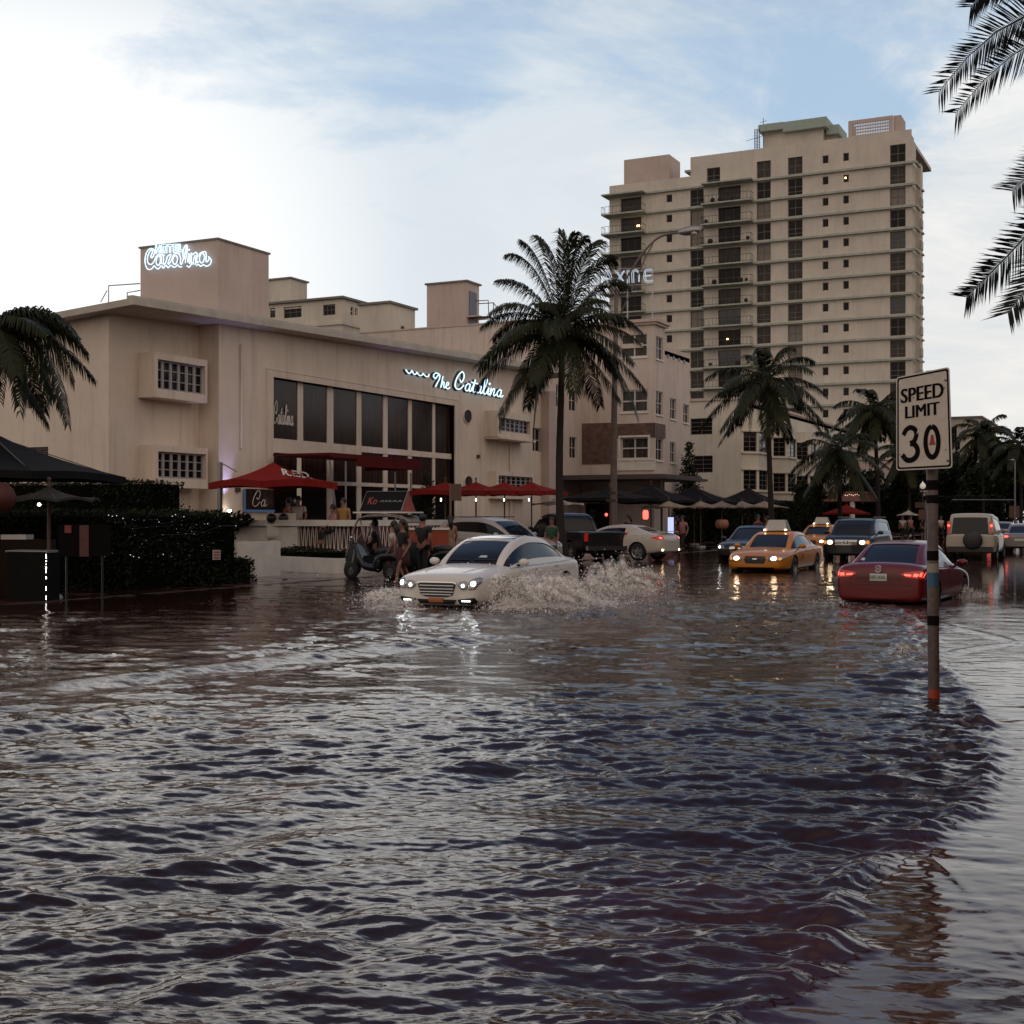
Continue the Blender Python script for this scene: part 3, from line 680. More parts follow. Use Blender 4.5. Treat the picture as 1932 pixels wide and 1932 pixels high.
# stone cladding and white bay round the lowest window
s0 = zy(MY, 3, 805, 1415, 1000, 1680)
mb = MB(); mb.box(s0[0], s0[1], MY-0.05, MY-0.002, s0[2], s0[3])
b0 = zy(MY-0.5, 3, 1000, 1415, 1290, 1502); mb.box(s0[1]+0.003, xc+0.05, MY-0.06, MY-0.003, b0[2]+0.02, b0[3]); mb.box(xc+0.003, xc+0.06, MY-0.06, ys1, b0[2]+0.02, b0[3])
mb.build('stone_cladding', m_stone, mx)
bz = zy(MY, 3, 1030, 1500, 1290, 1700)
mb = MB(); t0, t1 = H[2][0]-0.12, H[2][1]+0.14
for a, b, c, d in ((t0, t1, H[2][3], H[2][3]+0.12), (t0-.15, xc+.1, H[2][2]-0.12, H[2][2]), (t0, H[2][0], H[2][2], H[2][3]), (H[2][1], t1, H[2][2], H[2][3])): mb.box(a, b, MY-0.12, MY-0.004, c, d)
mb.box(t0-0.15, xc+0.1, MY-0.08, MY-0.004, H[2][2]-0.75, H[2][2]-0.12)
mb.build('bay_surround', m_white, mx)
for h in H[:2]: mb = MB(); mb.box(h[0]-0.06, h[1]+0.06, MY-0.07, MY-0.002, h[2]-0.10, h[2]); mb.build('window_sill', m_white, mx)
for h in Hs+Hr: 
    x_ = xc if h in Hs else xs; mb = MB(); mb.box(x_+0.002, x_+0.08, h[0]-0.06, h[1]+0.06, h[2]-0.10, h[2]); mb.build('window_sill', m_white, mx)
# column between the two hotels
mb = MB(); cy0 = onx(1027, 800, -30.6).y; cy1 = onx(1040, 800, -30.6).y; mb.box(-31.5, -30.3, cy0, cy1, -0.4, onx(1035, 740, -30.6).z); mb.build('column', m_pinkish, mx)
# entrance canopy
p0 = onz(0, 0) if False else None
cz = ony(1230, 905, MY-3).z
mb = MB(); mb.box(x98-1.5, xc+2.6, MY-5.0, ys1+1.2, cz, cz+0.16); mb.box(x98-1.3, xc+2.3, MY-4.7, ys1+0.9, cz+0.16, cz+0.30)
mb.build('canopy', mat('canopy_edge', (0.08, 0.06, 0.055), 0.6, 0, 0.3, 3), mx)
for x_ in (x98-1.2, xc+2.2): mb = MB(); mb.tube([(x_, MY-4.7, -0.3), (x_, MY-4.7, cz)], 0.07, 8); mb.build('canopy_post', m_rust, mx)
g = MB(); g.box(x98+0.3, x98+2.2, MY-0.05, MY-0.01, 0, 2.6); g.build('door', m_glass, mx)
# stair hut and its railing
hx0, hx1 = ony(*Z(2, 1160, 220), MY+1).x, ony(*Z(2, 1420, 202), MY+1).x; hz = ony(*Z(2, 1420, 202), MY+1).z
hy = onx(*Z(2, 1505, 247), hx1).y
mb = MB(); mb.box(hx0, hx1, MY+1, hy, zt_-0.7, hz); mb.box(hx1, hx1+0.9, MY+1.1, hy-0.2, ony(*Z(2, 1370, 430), MY+1).z-0.1, ony(*Z(2, 1370, 430), MY+1).z)
mb.build('stair_hut', m_pinkish, mx)
mb = MB(); mb.box(hx0-0.12, hx1+0.15, MY+0.88, hy+0.15, hz, hz+0.12); mb.build('hut_roof', m_roof, mx)
mb = MB(); mb.box(hx1+0.005, hx1+0.05, MY+1.4, MY+2.5, hz-3.9, hz-0.6); mb.build('hut_door', mat('blue_door', (0.10, 0.11, 0.15), 0.5), mx)
mb = MB(); yq = MY+1.3
pq = lambda x, y: ony(*Z(2, x, y), yq)
mb.tube([pq(1480, 330), pq(1565, 325), pq(1570, 430)], 0.035, 6); mb.tube([pq(1500, 348), pq(1600, 342), pq(1690, 470)], 0.035, 6); mb.tube([pq(1600, 342), pq(1600, 430)], 0.03, 6)
mb.tube([pq(1440, 442), pq(1580, 435), pq(1640, 500)], 0.08, 6); mb.tube([pq(1625, 360), pq(1625, 470)], 0.03, 6); mb.tube([pq(1580, 400), pq(1660, 500)], 0.03, 6)
for x_ in (1490, 1578): mb.tube([pq(x_, 440), pq(x_, 500)], 0.04, 6)
mb.build('roof_railing', m_rust, mx)
# rooftop letters
ms = empty('rooftop_sign', (xc-2, MY+0.4, zc+0.3), label='unlit looking blue white tube letters MAXINE on a steel frame above the cornice', cat='neon sign')
ly = MY+0.5; pm = lambda x, y: ony(*Z(3, x, y), ly)
m1 = MB()
def ql(pts, s_=False, r=0.03, dx=0.0):
    P = [pm(*p) for p in pts]; P = crom(P, 5) if s_ else P
    m1.tube(P, r, 5)
for off in (0, 12):
    ql([(855+off, 495), (858+off, 420), (885+off, 470), (912-off*.3, 420), (915-off, 495)])
    ql([(948+off, 495), (950+off, 450), (965+off, 412+off), (985-off, 412+off), (1000-off, 450), (1002-off, 495)], True); ql([(955, 462+off*.5), (998, 462+off*.5)])
    ql([(1020+off, 405), (1085+off*.4, 490)]); ql([(1080+off*.5, 405), (1025+off, 490)]); ql([(1102+off, 400), (1103+off, 488)])
    ql([(1135+off, 487), (1133+off, 420), (1150+off*.5, 400+off*.7), (1172-off*.3, 405+off*.7), (1182-off*.4, 430), (1183-off*.4, 480)], True)
    ql([(1268, 395+off*.9), (1225, 400+off*.9), (1212+off, 430), (1214+off, 462), (1235, 482-off*.8), (1272, 478-off*.8)], True); ql([(1216, 438+off*.5), (1262, 434+off*.5)])
hang(m1.build('letter_tubes', mat('dim_neon_tube', (0.55, 0.65, 0.75), 0.3, emit=(0.6, 0.75, 0.95), es=0.35)), ms)
m2 = MB()
for y_ in (395, 505): m2.tube([pm(845, y_)+Vector((0, 0.1, 0)), pm(1278, y_-8)+Vector((0, 0.1, 0))], 0.035, 5)
for x_ in (846, 920, 1100, 1265): 
    p = pm(x_, 400)+Vector((0, 0.12, 0)); m2.tube([(p.x, p.y, zc+0.2), p], 0.045, 5)
hang(m2.build('sign_frame', m_metal), ms); 

# ---- cream block with rounded bays further on
by = 102.0; bx_ = -30.0
bh = empty('apartment_building', (bx_, by, 0), label='cream three storey building with stacked window bays, between the slim palm and the ivy wall', cat='building')
xb = bx_; zt3 = ony(1330, 752, by).z; ye3 = onx(1600, 850, xb).y
mb = MB()
Hb = [zy(by, 4, 538, 1612, 650, 1692), zy(by, 4, 553, 1803, 652, 1888)]
wallh(mb, (0, by, 0), *YP, -45, xb, -0.4, zt3, Hb, 0.2)
bays = []
for a, b in ((800, 890), (955, 1035), (1075, 1140)):
    y0, y1 = onx(*Z(4, a, 1700), xb).y, onx(*Z(4, b, 1700), xb).y; bays.append((y0, y1))
zt3b = zt3-0.2
ycur = by
lv = [(3.9, 5.5), (7.0, 8.6)]
for (y0, y1) in bays:
    hs = [(ycur+0.5, min(ycur+1.5, y0-0.3), a, b) for a, b in lv] if y0-ycur > 2 else []
    wallh(mb, (xb, 0, 0), *XP, ycur, y0, -0.4, zt3b, hs, 0.15)
    for h in hs: window(bh, (xb, 0, 0), *XP, *h, cols=1, rows=2, depth=0.14)
    pj = 1.1; n1 = Vector((y1-y0, 0, 0))
    A0 = Vector((xb, y0, 0)); A1 = Vector((xb+pj, y0+1.1, 0)); A2 = Vector((xb+pj, y1-1.1, 0)); A3 = Vector((xb, y1, 0))
    for P0, P1 in ((A0, A1), (A1, A2), (A2, A3)):
        U_ = (P1-P0); l_ = U_.length; U_ = U_/l_; Nn = Vector((U_.y, -U_.x, 0))
        hs = [(0.18, l_-0.18, a, b) for a, b in lv]
        wallh(mb, P0, U_, Nn, 0, l_, 2.9, 9.6, hs, 0.14)
        for h in hs: window(bh, P0, U_, Nn, *h, cols=2, rows=4, depth=0.12, fm=m_dframe, gm=m_glass)
        for zz_ in (3.72, 5.5, 6.82, 8.6): mb.obox(P0+UP*zz_-U_*0.02, U_*(l_+0.04), UP*0.12, Nn*0.14)
    mb.add([A0+UP*9.6, A1+UP*9.6, A2+UP*9.6, A3+UP*9.6, A0+UP*2.9, A1+UP*2.9, A2+UP*2.9, A3+UP*2.9], [(0, 1, 2, 3), (7, 6, 5, 4)])
    ycur = y1
wallh(mb, (xb, 0, 0), *XP, ycur, ye3, -0.4, zt3b, [], 0.15)
for (y0, y1) in bays: mb.quad((xb, y0, -0.4), (xb, y1, -0.4), (xb, y1, 2.9), (xb, y0, 2.9)); mb.quad((xb, y0, 9.6), (xb, y1, 9.6), (xb, y1, zt3b), (xb, y0, zt3b))
mb.box(-45, xb, by+0.02, ye3, zt3-0.6, zt3-0.3)
mb.build('wall', m_cream, bh)
for h in Hb: window(bh, (0, by, 0), *YP, *h, cols=2, rows=4, depth=0.15, fm=m_dframe, gm=m_glass)
mb = MB(); mb.box(-45, xb+0.12, by-0.12, ye3, zt3b+0.003, zt3b+0.22); mb.build('coping', m_pinkish, bh)

# ---- pale block behind the hotel roof (two volumes)
rb = empty('apartment_building', (-58, 92, 0), label='pale flat roofed building partly hidden behind the hotel roof, right of the neon block', cat='building')
c1 = (ony(645, 562, 92.0).x, 92.0, ony(645, 563, 92.0).z)
mb = MB(); yk = onx(679, 575, c1[0]).y
Hh = [zy(92, 2, 125, 378, 160, 438), zy(92, 2, 216, 372, 333, 436), zy(92, 2, 475, 357, 555, 420)]
wallh(mb, (0, 92.0, 0), *YP, c1[0]-22, c1[0], 0, c1[2], Hh, 0.2)
Hk = [zx(c1[0], 2, 657, 365, 678, 428), zx(c1[0], 2, 686, 375, 704, 428)]
wallh(mb, (c1[0], 0, 0), *XP, 92, yk+1.5, 0, c1[2], Hk, 0.2)
mb.box(c1[0]-22, c1[0]-.1, 92.1, yk+1.5, c1[2]-0.5, c1[2]-.01)
zq = ony(*Z(2, 600, 465), 92).z; mb.box(c1[0]-22, c1[0]+0.15, 91.85, yk+1.5, zq-0.25, zq)
mb.build('wall', m_cream, rb)
for h in Hh: window(rb, (0, 92.0, 0), *YP, *h, cols=3, rows=2, fm=m_dframe, depth=0.15)
for h in Hk: window(rb, (c1[0], 0, 0), *XP, *h, cols=1, rows=2, fm=m_frame, depth=0.15)
c2 = ony(735, 572, 89.8); yk2 = onx(783, 588, c2.x).y; x2 = ony(679, 575, 89.8).x
mb = MB(); mb.box(x2, c2.x, 89.8, yk2, 0, c2.z); y_a, y_b = onx(*Z(2, 990, 450), c2.x).y, onx(*Z(2, 1008, 450), c2.x).y
mb.build('stair_block', m_cream, rb)
mb = MB(); mb.box(c2.x, c2.x+0.06, y_a, y_b, c2.z-5, c2.z-1.6); mb.build('rusty_downpipe', m_rust, rb)
mb = MB(); mb.box(x2-0.2, c2.x+0.2, 89.6, yk2+0.2, c2.z, c2.z+0.18); mb.box(c1[0]-22, c1[0]+0.3, 91.7, yk+1.7, c1[2], c1[2]+0.18)
c3 = ony(*Z(2, 260, 182), 97.0); yk3 = onx(*Z(2, 370, 222), c3.x).y; 
mb.box(c3.x-8.2, c3.x+0.15, 96.85, yk3+0.15, c3.z, c3.z+0.15)
mb.build('roof_edge', m_roof, rb)
mb = MB(); mb.box(c3.x-8, c3.x, 97.0, yk3, c1[2]-.2, c3.z); mb.build('penthouse', m_cream, rb)

# ---- the apartment tower
TY = 183.0
tw = empty('apartment_tower', (-50, TY, 0), label='tall tan apartment tower with ribbed floor edges and dark balcony columns', cat='tower')
X = lambda z: ony(*Z(4, z, 700), TY).x
FH = 2.97; ZT = 50.1     # height of the top floor slab
xa, xm, xe = X(122), X(538), X(1685)
zs_top = ony(*Z(4, 560, 268), TY).z; z_left = ony(*Z(4, 400, 385), TY).z
nf = 17
wins = []; 
cwin = [(878, 950, 'w'), (1038, 1113, 'w'), (1562, 1642, 'w'), (538, 606, 'w')]
swin = [(415, 444), (1216, 1246), (1322, 1351)]
dwin = [(180, 286), (680, 796)]
mb = MB(); holesR = []; holesL = []
for f in range(-1, 15):
    zb_ = ZT-FH*(f+1)      # floor level of this storey
    for i, (a, b, _) in enumerate(cwin):
        if i == 3 and f < 0: continue
        (holesR if a >= 538 else holesL).append((X(a), X(b), zb_+0.15, zb_+FH-0.42, 'c', f))
    for a, b in swin:
        if a < 538 and f < 0: continue
        (holesR if a > 538 else holesL).append((X(a), X(b), zb_+1.15, zb_+2.25, 's', f))
    for a, b in dwin:
        if a < 538 and f < 0: continue
        if f == -1: (holesR).append((X(622), X(690), zb_+0.25, zb_+FH-0.5, 'c', f)); continue
        (holesR if a > 538 else holesL).append((X(a), X(b), zb_+0.12, zb_+FH-0.5, 'd', f))
wallh(mb, (0, TY, 0), *YP, xm, xe-0.3, -0.4, zs_top, [h[:4] for h in holesR], 0.35)
wallh(mb, (0, TY, 0), *YP, xa, xm, -0.4, z_left, [h[:4] for h in holesL], 0.35)
# the street side of the tower, set back with balconies
yt2 = onx(1742, 400, xe+3.0).y
wallh(mb, (xe-0.3, 0, 0), *XP, TY, TY+3.5, -0.4, zs_top-1.2, [], 0.2)
x2_ = xe+0.35; ye2_ = onx(1741, 400, x2_).y
mb.box(xe-0.5, x2_, TY+3.5, ye2_, 0, zs_top-3.9)
mb.box(xa, xm, TY+0.5, TY+16, z_left-1.5, z_left-1.0); mb.box(xm, xe-0.4, TY+0.5, TY+18, zs_top-1.5, zs_top-1.0)
mb.quad((xm, TY+16, 40), (xm, TY, 40), (xm, TY, zs_top), (xm, TY+16, zs_top)); mb.quad((xa, TY+16, 0), (xa, TY, 0), (xa, TY, z_left), (xa, TY+16, z_left))
mb.build('wall', m_tower, tw)
mb = MB()
for f in range(0, nf):
    z = ZT-FH*f
    mb.box(xm+0.02, xe+0.12, TY-0.45, TY-0.003, z-0.30, z); 
    mb.box(xa-0.35, xm+0.015, TY-0.44, TY-0.002, z-0.29, z-0.01)
    mb.box(X(610), X(866), TY-1.8, TY-0.451, z-0.22, z-0.02) 
    mb.box(xa-0.6, X(315), TY-1.9, TY-0.452, z-0.22, z-0.02)
    mb.box(xe+0.122, xe+0.45, TY-0.2, TY+3, z-0.28, z-0.02); mb.box(x2_, x2_+0.3, TY+3.8, ye2_-.3, z-3.2, z-3.0); mb.box(x2_, x2_+0.12, TY+5, ye2_-2, z-5.4, z-4.2)
    mb.box(xa-0.6, xa-0.35, TY-.44, TY+8, z-0.22, z-0.02)
mb.box(X(512), xm, TY-0.4, TY+2, zs_top-2.2, zs_top-1.9)
mb.build('floor_slab', m_slab, tw)
random.seed(7)

nwin = 0
for O_, hs in (((0, TY, 0), holesR), ((0, TY, 0), holesL)):
    for (a, b, c, d, kind, f) in hs:
        if d < 9: 
            continue
        if kind == 's':
            window(tw, O_, *YP, a, b, c, d, cols=1, rows=1, depth=0.25, fm=m_dframe, gm=m_glass, name='small_window', fw=0.09)
        elif kind == 'd':
            window(tw, O_, *YP, a, b, c, d, cols=3, rows=1, depth=0.3, fm=m_dframe, gm=random.choice([m_glass, m_glass, m_glass4, m_glass2]), name='balcony_door', rowsf=[0.42] if random.random() < .4 else [])
        else:
            window(tw, O_, *YP, a, b, c, d, cols=2, rows=1, depth=0.3, fm=m_dframe, gm=random.choice([m_glass, m_glass, m_glass2, m_glass2, m_glass3, m_glass4]), rowsf=[0.22, 0.5] if random.random() < .5 else [0.5], fw=0.10, mw=0.09)
mrail = mat('balcony_railing', (0.03, 0.025, 0.022), 0.8, 0.0, spec=0.1)
def railing(x0, x1, y0, y1, z):
    mb = MB()
    def rail(a, b):
        a, b = Vector(a), Vector(b); mb.tube([a+UP*1.05, b+UP*1.05], 0.035, 4); mb.tube([a+UP*0.12, b+UP*0.12], 0.03, 4)
        n = max(2, int((b-a).length/0.55))
        for i in range(n+1): p = a.lerp(b, i/n); mb.tube([p+UP*0.02, p+UP*1.05], 0.022, 4, False)
    rail((x0, y0, z), (x1, y0, z)); rail((x1, y0, z), (x1, y1, z)); rail((x0, y0, z), (x0, y1, z))
    return mb
first = railing(X(612), X(864), TY-1.75, TY-0.5, ZT-FH-0.02).build('balcony_railing', mrail, tw)
first2 = railing(xa-0.55, X(313), TY-1.85, TY-0.5, ZT-FH-0.02).build('balcony_railing', mrail, tw)
for f in range(1, 13):
    for o in (first, first2):
        c = o.copy(); C.objects.link(c); c.location.z = o.location.z-FH*f
# balcony clutter: dark plants and furniture
mb = MB(); rv = random.Random(9)
for f in range(1, 13):
    for k in range(rv.randint(0, 4)):
        x_ = rv.uniform(X(620), X(855)); mb.ball((x_, TY-1.1, ZT-FH*f+0.45), rv.uniform(0.2, 0.45), 6)
    if rv.random() < .6: mb.ball((rv.uniform(xa, X(300)), TY-1.1, ZT-FH*f+0.4), 0.35, 6)
mb.build('balcony_clutter', mat('dark_clutter', (0.03, 0.025, 0.02), 0.9), tw)
# lit windows and lamps
for (zx_, zy_) in ((266, 622), (728, 1203), (1334, 376)):
    mb = MB(); p = ony(*Z(4, zx_, zy_), TY-0.03 if zx_ > 300 else TY-0.1); mb.ball(p, 0.14, 8)
    if zx_ < 300: mb.ball(p+Vector((0.25, 0, 0)), 0.14, 8)
    mb.build('lamp', m_lit, tw)
# roof structures
mb = MB()
q0 = zy(TY+2, 4, 197, 285, 390, 420); mb.box(q0[0], q0[1]+1.2, TY+2, TY+7, z_left-1, q0[3]); mb.build('roof_block', m_pinkish, tw)
mb = MB(); p0 = zy(TY+4, 4, 910, 135, 1215, 230); mb.box(p0[0], p0[1]+0.1, TY+4, TY+9, zs_top-1.4, p0[3]); p1 = zy(TY+6, 4, 1215, 140, 1290, 190); mb.box(p0[1]+.1, p1[1], TY+5.5, TY+10, zs_top-1.4, p1[3])
mb.build('penthouse', m_tower, tw)
mb = MB(); m_ = zy(TY+3, 4, 886, 105, 1012, 140); mb.box(m_[0], m_[1], TY+3, TY+9.5, m_[3]-1.0, m_[3]); m2_ = zy(TY+3, 4, 1012, 90, 1235, 132); mb.box(m2_[0], m2_[1], TY+3.01, TY+9.5, m2_[3]-1.4, m2_[3]); m3_ = zy(TY+4.6, 4, 1236, 108, 1300, 142); mb.box(m3_[0], m3_[1], TY+4.6, TY+10, m3_[3]-1.3, m3_[3])
mb.build('penthouse_roof', m_mint, tw)
q1 = zy(TY+2, 4, 1348, 85, 1578, 185)
mb = MB(); g0, g1, gz0, gz1_ = zy(TY+2, 4, 1368, 100, 1556, 170)
wallh(mb, (0, TY+2, 0), *YP, q1[0], q1[1], zs_top-1.4, q1[3], [(g0, g1, gz0, gz1_)], 0.3); mb.box(q1[1]-.02, q1[1]+1, TY+2.3, TY+6, zs_top-1.4, q1[3]); mb.box(q1[0], q1[0]+.3, TY+2.02, TY+6, zs_top-1.4, q1[3]-.01)
mb.build('screen_block', m_pinkish, tw)
mb = MB(); nn = 22
for i in range(nn+1):
    x_ = g0+(g1-g0)*i/nn; mb.box(x_-0.05, x_+0.05, TY+2.05, TY+2.15, gz0, gz1_)
for i in range(7):
    z_ = gz0+(gz1_-gz0)*i/6; mb.box(g0, g1, TY+2.03, TY+2.04+.1, z_-0.08, z_+0.08)
mb.build('breeze_block_screen', m_pinkish, tw)
mb = MB(); q2 = zy(TY-0.0, 4, 1578, 145, 1660, 180); mb.box(q1[1]+1.02, q2[1], TY+0.4, TY+4, zs_top-1.2, q2[3]); mb.build('parapet', m_tower, tw)
mb = MB(); a0 = ony(*Z(4, 868, 230), TY+1); a1 = ony(*Z(4, 868, 128), TY+1); b0 = ony(*Z(4, 893, 230), TY+1)
for x_ in (a0.x, b0.x, (a0.x+b0.x)/2): mb.tube([(x_, TY+1, a0.z-1), (x_, TY+1, a1.z)], 0.06, 5)
for i in range(14): z_ = a0.z+(a1.z-a0.z)*i/13; mb.tube([(a0.x, TY+1, z_), (b0.x, TY+1, z_)], 0.04, 4)
p = ony(*Z(4, 912, 70), TY+3.5); mb.tube([(p.x, TY+3.5, p.z-4), p], 0.05, 5)
for dz, l in ((-0.5, 0.5), (-1.0, 0.8), (-2.6, 2.6)): mb.tube([(p.x-l, TY+3.5, p.z+dz-l*.15), (p.x+l, TY+3.5, p.z+dz+l*.15)], 0.035, 4)
mb.build('roof_ladder', m_rust, tw)

# ---- low distant buildings
fb2 = empty('apartment_building', (-25, 230, 0), label='distant flat roofed tan building above the dark trees, just right of the speed sign', cat='building')
q = ony(1797, 790, 210.); q2 = ony(1850, 795, 210.)
mb = MB(); wallh(mb, (0, 210, 0), *YP, q.x-8, q2.x, 0, q.z, [zy(210, 9, 1060, 855, 1110, 990), zy(210, 9, 1090, 985, 1140, 1060)], .3); mb.box(q.x-8, q2.x, 210.4, 225, 0, q.z-.3)
qe = onx(1880, 810, q2.x).y
mb.box(q2.x-.3, q2.x, 210.31, 232, 0, q.z-.01)
mb.build('wall', m_tower, fb2)
for h in (zy(210, 9, 1060, 855, 1110, 990), zy(210, 9, 1090, 985, 1140, 1060)): window(fb2, (0, 210, 0), *YP, *h, cols=2, rows=2, fm=m_dframe, depth=.2)
mb = MB(); mb.box(q.x-8.2, q2.x+.3, 209.7, 232, q.z, q.z+.3); mb.build('coping', m_roof, fb2)
# tower podium seen between the palms
pod = empty('apartment_building', (-30, 150, 0), label='plain tan low block behind the dark palms, left of the speed sign post', cat='building')
mb = MB(); pq0 = ony(1530, 700, 150); pq1 = ony(1702, 830, 150)
wallh(mb, (0, 150, 0), *YP, -38, pq1.x, 0, 5.2, [], .2); mb.box(-38, pq1.x, 150.3, 170, 0, 8.1); mb.box(-38, pq1.x+.2, 149.8, 170, 8.1, 8.4)
mb.build('wall', m_tower, pod)
mb = MB(); mb.box(-37, pq1.x-.5, 149.9, 150.28, 5.3, 8.0); mb.box(pq1.x-2.5, pq1.x+3, 148.6, 149.9, 4.4, 4.6); mb.tube([(pq1.x+2.6, 148.8, 0), (pq1.x+2.6, 148.8, 4.4)], .12, 8)
mb.build('entrance_canopy', m_pinkish, pod)
# ------------------------------------------------------------------ vehicles
def interp(xs, ys, x):
    return float(np.interp(x, xs, ys))
def subsurf(o, lv=2, crease=None):
    m = o.modifiers.new('s', 'SUBSURF'); m.levels = lv; m.render_levels = lv; return finish(o)
def body_mesh(st):
    """st: stations front..rear (x, halfwidth, zbottom, zshoulder, zcentre)"""
    mb = MB(); rows = []
    for (x, hw, zb, zs, zc) in st:
        h = zs-zb
        half = [(0, zb), (hw*0.80, zb), (hw*0.95, zb+0.05), (hw*0.99, zb+h*0.30), (hw, zb+h*0.62), (hw*0.975, zs-0.06), (hw*0.92, zs), (hw*0.62, zs+(zc-zs)*0.75), (0, zc)]
        ring = half + [(-y, z) for (y, z) in half[-2:0:-1]]
        rows.append([(x, y, z) for (y, z) in ring])
    n = len(rows[0]); 
    for r in rows: mb.v += r
    for i in range(len(rows)-1):
        for j in range(n):
            q = (j+1) % n; mb.f.append([i*n+j, i*n+q, (i+1)*n+q, (i+1)*n+j]); mb.m.append(0)
    # caps split in strips so that they stay smooth
    for base, flip in ((0, False), ((len(rows)-1)*n, True)):
        for j in range(n//2):
            a, b, c, d = base+j, base+j+1, base+(n-j-1) % n, base+(n-j) % n
            f = [a, b, c, d] if j > 0 else [a, b, c]
            if j == n//2-1: f = [a, b, d] if b == c else f
            f = list(dict.fromkeys(f))
            if len(f) > 2: mb.f.append(f if flip else f[::-1]); mb.m.append(0)
    return mb
def bvh_of(o):
    return BVHTree.FromPolygons([v.co.copy() for v in o.data.vertices], [tuple(p.vertices) for p in o.data.polygons])
def decal(bvh, poly, mode, off=0.006, cuts=3, thick=0.012, span=6, lim=None):
    """patch laid on the body: poly gives (y,z) for front/rear, (x,z) for left/right, (x,y) for top"""
    dirs = {'front': (Vector((-1, 0, 0)), lambda a, b: Vector((span, a, b))), 'rear': (Vector((1, 0, 0)), lambda a, b: Vector((-span, a, b))),
            'left': (Vector((0, -1, 0)), lambda a, b: Vector((a, span, b))), 'right': (Vector((0, 1, 0)), lambda a, b: Vector((a, -span, b))), 'top': (Vector((0, 0, -1)), lambda a, b: Vector((a, b, span)))}
    d, org = dirs[mode]
    bm = bmesh.new(); vs = [bm.verts.new((a, b, 0)) for a, b in poly]; bm.faces.new(vs)
    bmesh.ops.triangulate(bm, faces=bm.faces[:])
    for _ in range(cuts): bmesh.ops.subdivide_edges(bm, edges=[e for e in bm.edges if e.calc_length() > 0.035], cuts=1, use_grid_fill=False); bmesh.ops.triangulate(bm, faces=bm.faces[:])
    last = None; hits = {}
    for v in bm.verts:
        o = org(v.co.x, v.co.y); loc, nrm, idx, dist = bvh.ray_cast(o, d)
        if loc is None or (lim is not None and abs(dist-span) > lim and False): hits[v] = None; continue
        hits[v] = dist
    ds = [x for x in hits.values() if x is not None]; md = sum(ds)/len(ds) if ds else span
    for v in bm.verts:
        t = hits[v] if hits[v] is not None else md
        v.co = org(v.co.x, v.co.y)+d*(t-off)
    # thickness
    r = bmesh.ops.extrude_face_region(bm, geom=bm.faces[:]); nv = [g for g in r['geom'] if isinstance(g, bmesh.types.BMVert)]
    for v in nv: v.co += d*thick*-1
    bmesh.ops.recalc_face_normals(bm, faces=bm.faces[:])
    mb = MB().local(); bm.verts.index_update(); mb.v = [tuple(v.co) for v in bm.verts]; mb.f = [[v.index for v in f.verts] for f in bm.faces]; mb.m = [0]*len(mb.f); bm.free()
    return mb
def circ(cy, cz, ry, rz=None, n=18, a0=0): rz = rz or ry; return [(cy+ry*math.cos(2*math.pi*i/n+a0), cz+rz*math.sin(2*math.pi*i/n+a0)) for i in range(n)]
def mir(poly): return [(-a, b) for a, b in poly][::-1]
m_tyre = mat('tyre_rubber', (0.012, 0.012, 0.012), 0.8); m_rim = mat('alloy_rim', (0.42, 0.42, 0.43), 0.3, 0.9)
m_cglass = mat('car_glass', (0.010, 0.010, 0.010), 0.05, spec=0.32)
m_chrome = mat('chrome', (0.62, 0.62, 0.62), 0.12, 1.0); m_trim = mat('black_trim', (0.012, 0.012, 0.012), 0.45)
m_red_lamp = mat('tail_lamp', (0.35, 0.01, 0.01), 0.15, emit=(1.0, 0.06, 0.04), es=0.12, coat=1.0)
m_red_lit = mat('lit_tail_lamp', (0.8, 0.03, 0.03), 0.2, emit=(1.0, 0.10, 0.06), es=3.0)
m_head_lit = mat('lit_headlamp', (1, 1, 1), 0.2, emit=(0.92, 0.97, 1.0), es=8.0); m_head_warm = mat('lit_warm_headlamp', (1, 1, 1), 0.2, emit=(1.0, 0.72, 0.42), es=11.0)
m_lens = mat('clear_lamp_lens', (0.25, 0.25, 0.26), 0.08, 0.3, coat=1.0); m_amber = mat('amber_lamp', (0.5, 0.16, 0.02), 0.2, emit=(1, .4, .08), es=0.6)
m_plate = mat('number_plate', (0.55, 0.55, 0.50), 0.5); m_plate_o = mat('orange_plate', (0.42, 0.14, 0.05), 0.5)
def paint(name, c, metal=0.0): return mat(name, c, 0.36, metal, 0, coat=0.45, spec=0.3)
def wheel(car, x, y, r, wd=0.22):
    s = 1 if y > 0 else -1
    mb = MB().local(); mb.lathe([(r*0.66, -wd/2), (r*0.93, -wd/2), (r, -wd/2+0.04), (r, wd/2-0.04), (r*0.93, wd/2), (r*0.66, wd/2)], 28, (0, 0, 0), 'y')
    t = mb.build('wheel', m_tyre, car, True); t.location = (x, y, r)
    mb = MB().local(); f = s*(wd/2-0.03)
    mb.lathe([(0.001, f), (r*0.12, f), (r*0.13, f-s*.02), (r*0.14, f-s*0.05), (r*0.14, f-s*.09)], 16, (0, 0, 0), 'y')
    mb.lathe([(r*0.66, -wd/2+.01), (r*0.67, wd/2), (r*0.62, wd/2-.01), (r*0.6, f-s*.04)], 28, (0, 0, 0), 'y')
    for k in range(5):
        a = 2*math.pi*k/5; u = Vector((math.sin(a), 0, math.cos(a))); q = Vector((math.cos(a), 0, -math.sin(a)))
        mb.obox(u*r*0.1-q*0.035+Vector((0, f-s*0.05, 0)), u*r*0.54, q*0.07, Vector((0, s*0.03, 0)))
    mb.lathe([(0.001, f-s*.1), (r*.62, f-s*.1)], 20, (0, 0, 0), 'y')
    mb.build('rim', m_rim, t, False)
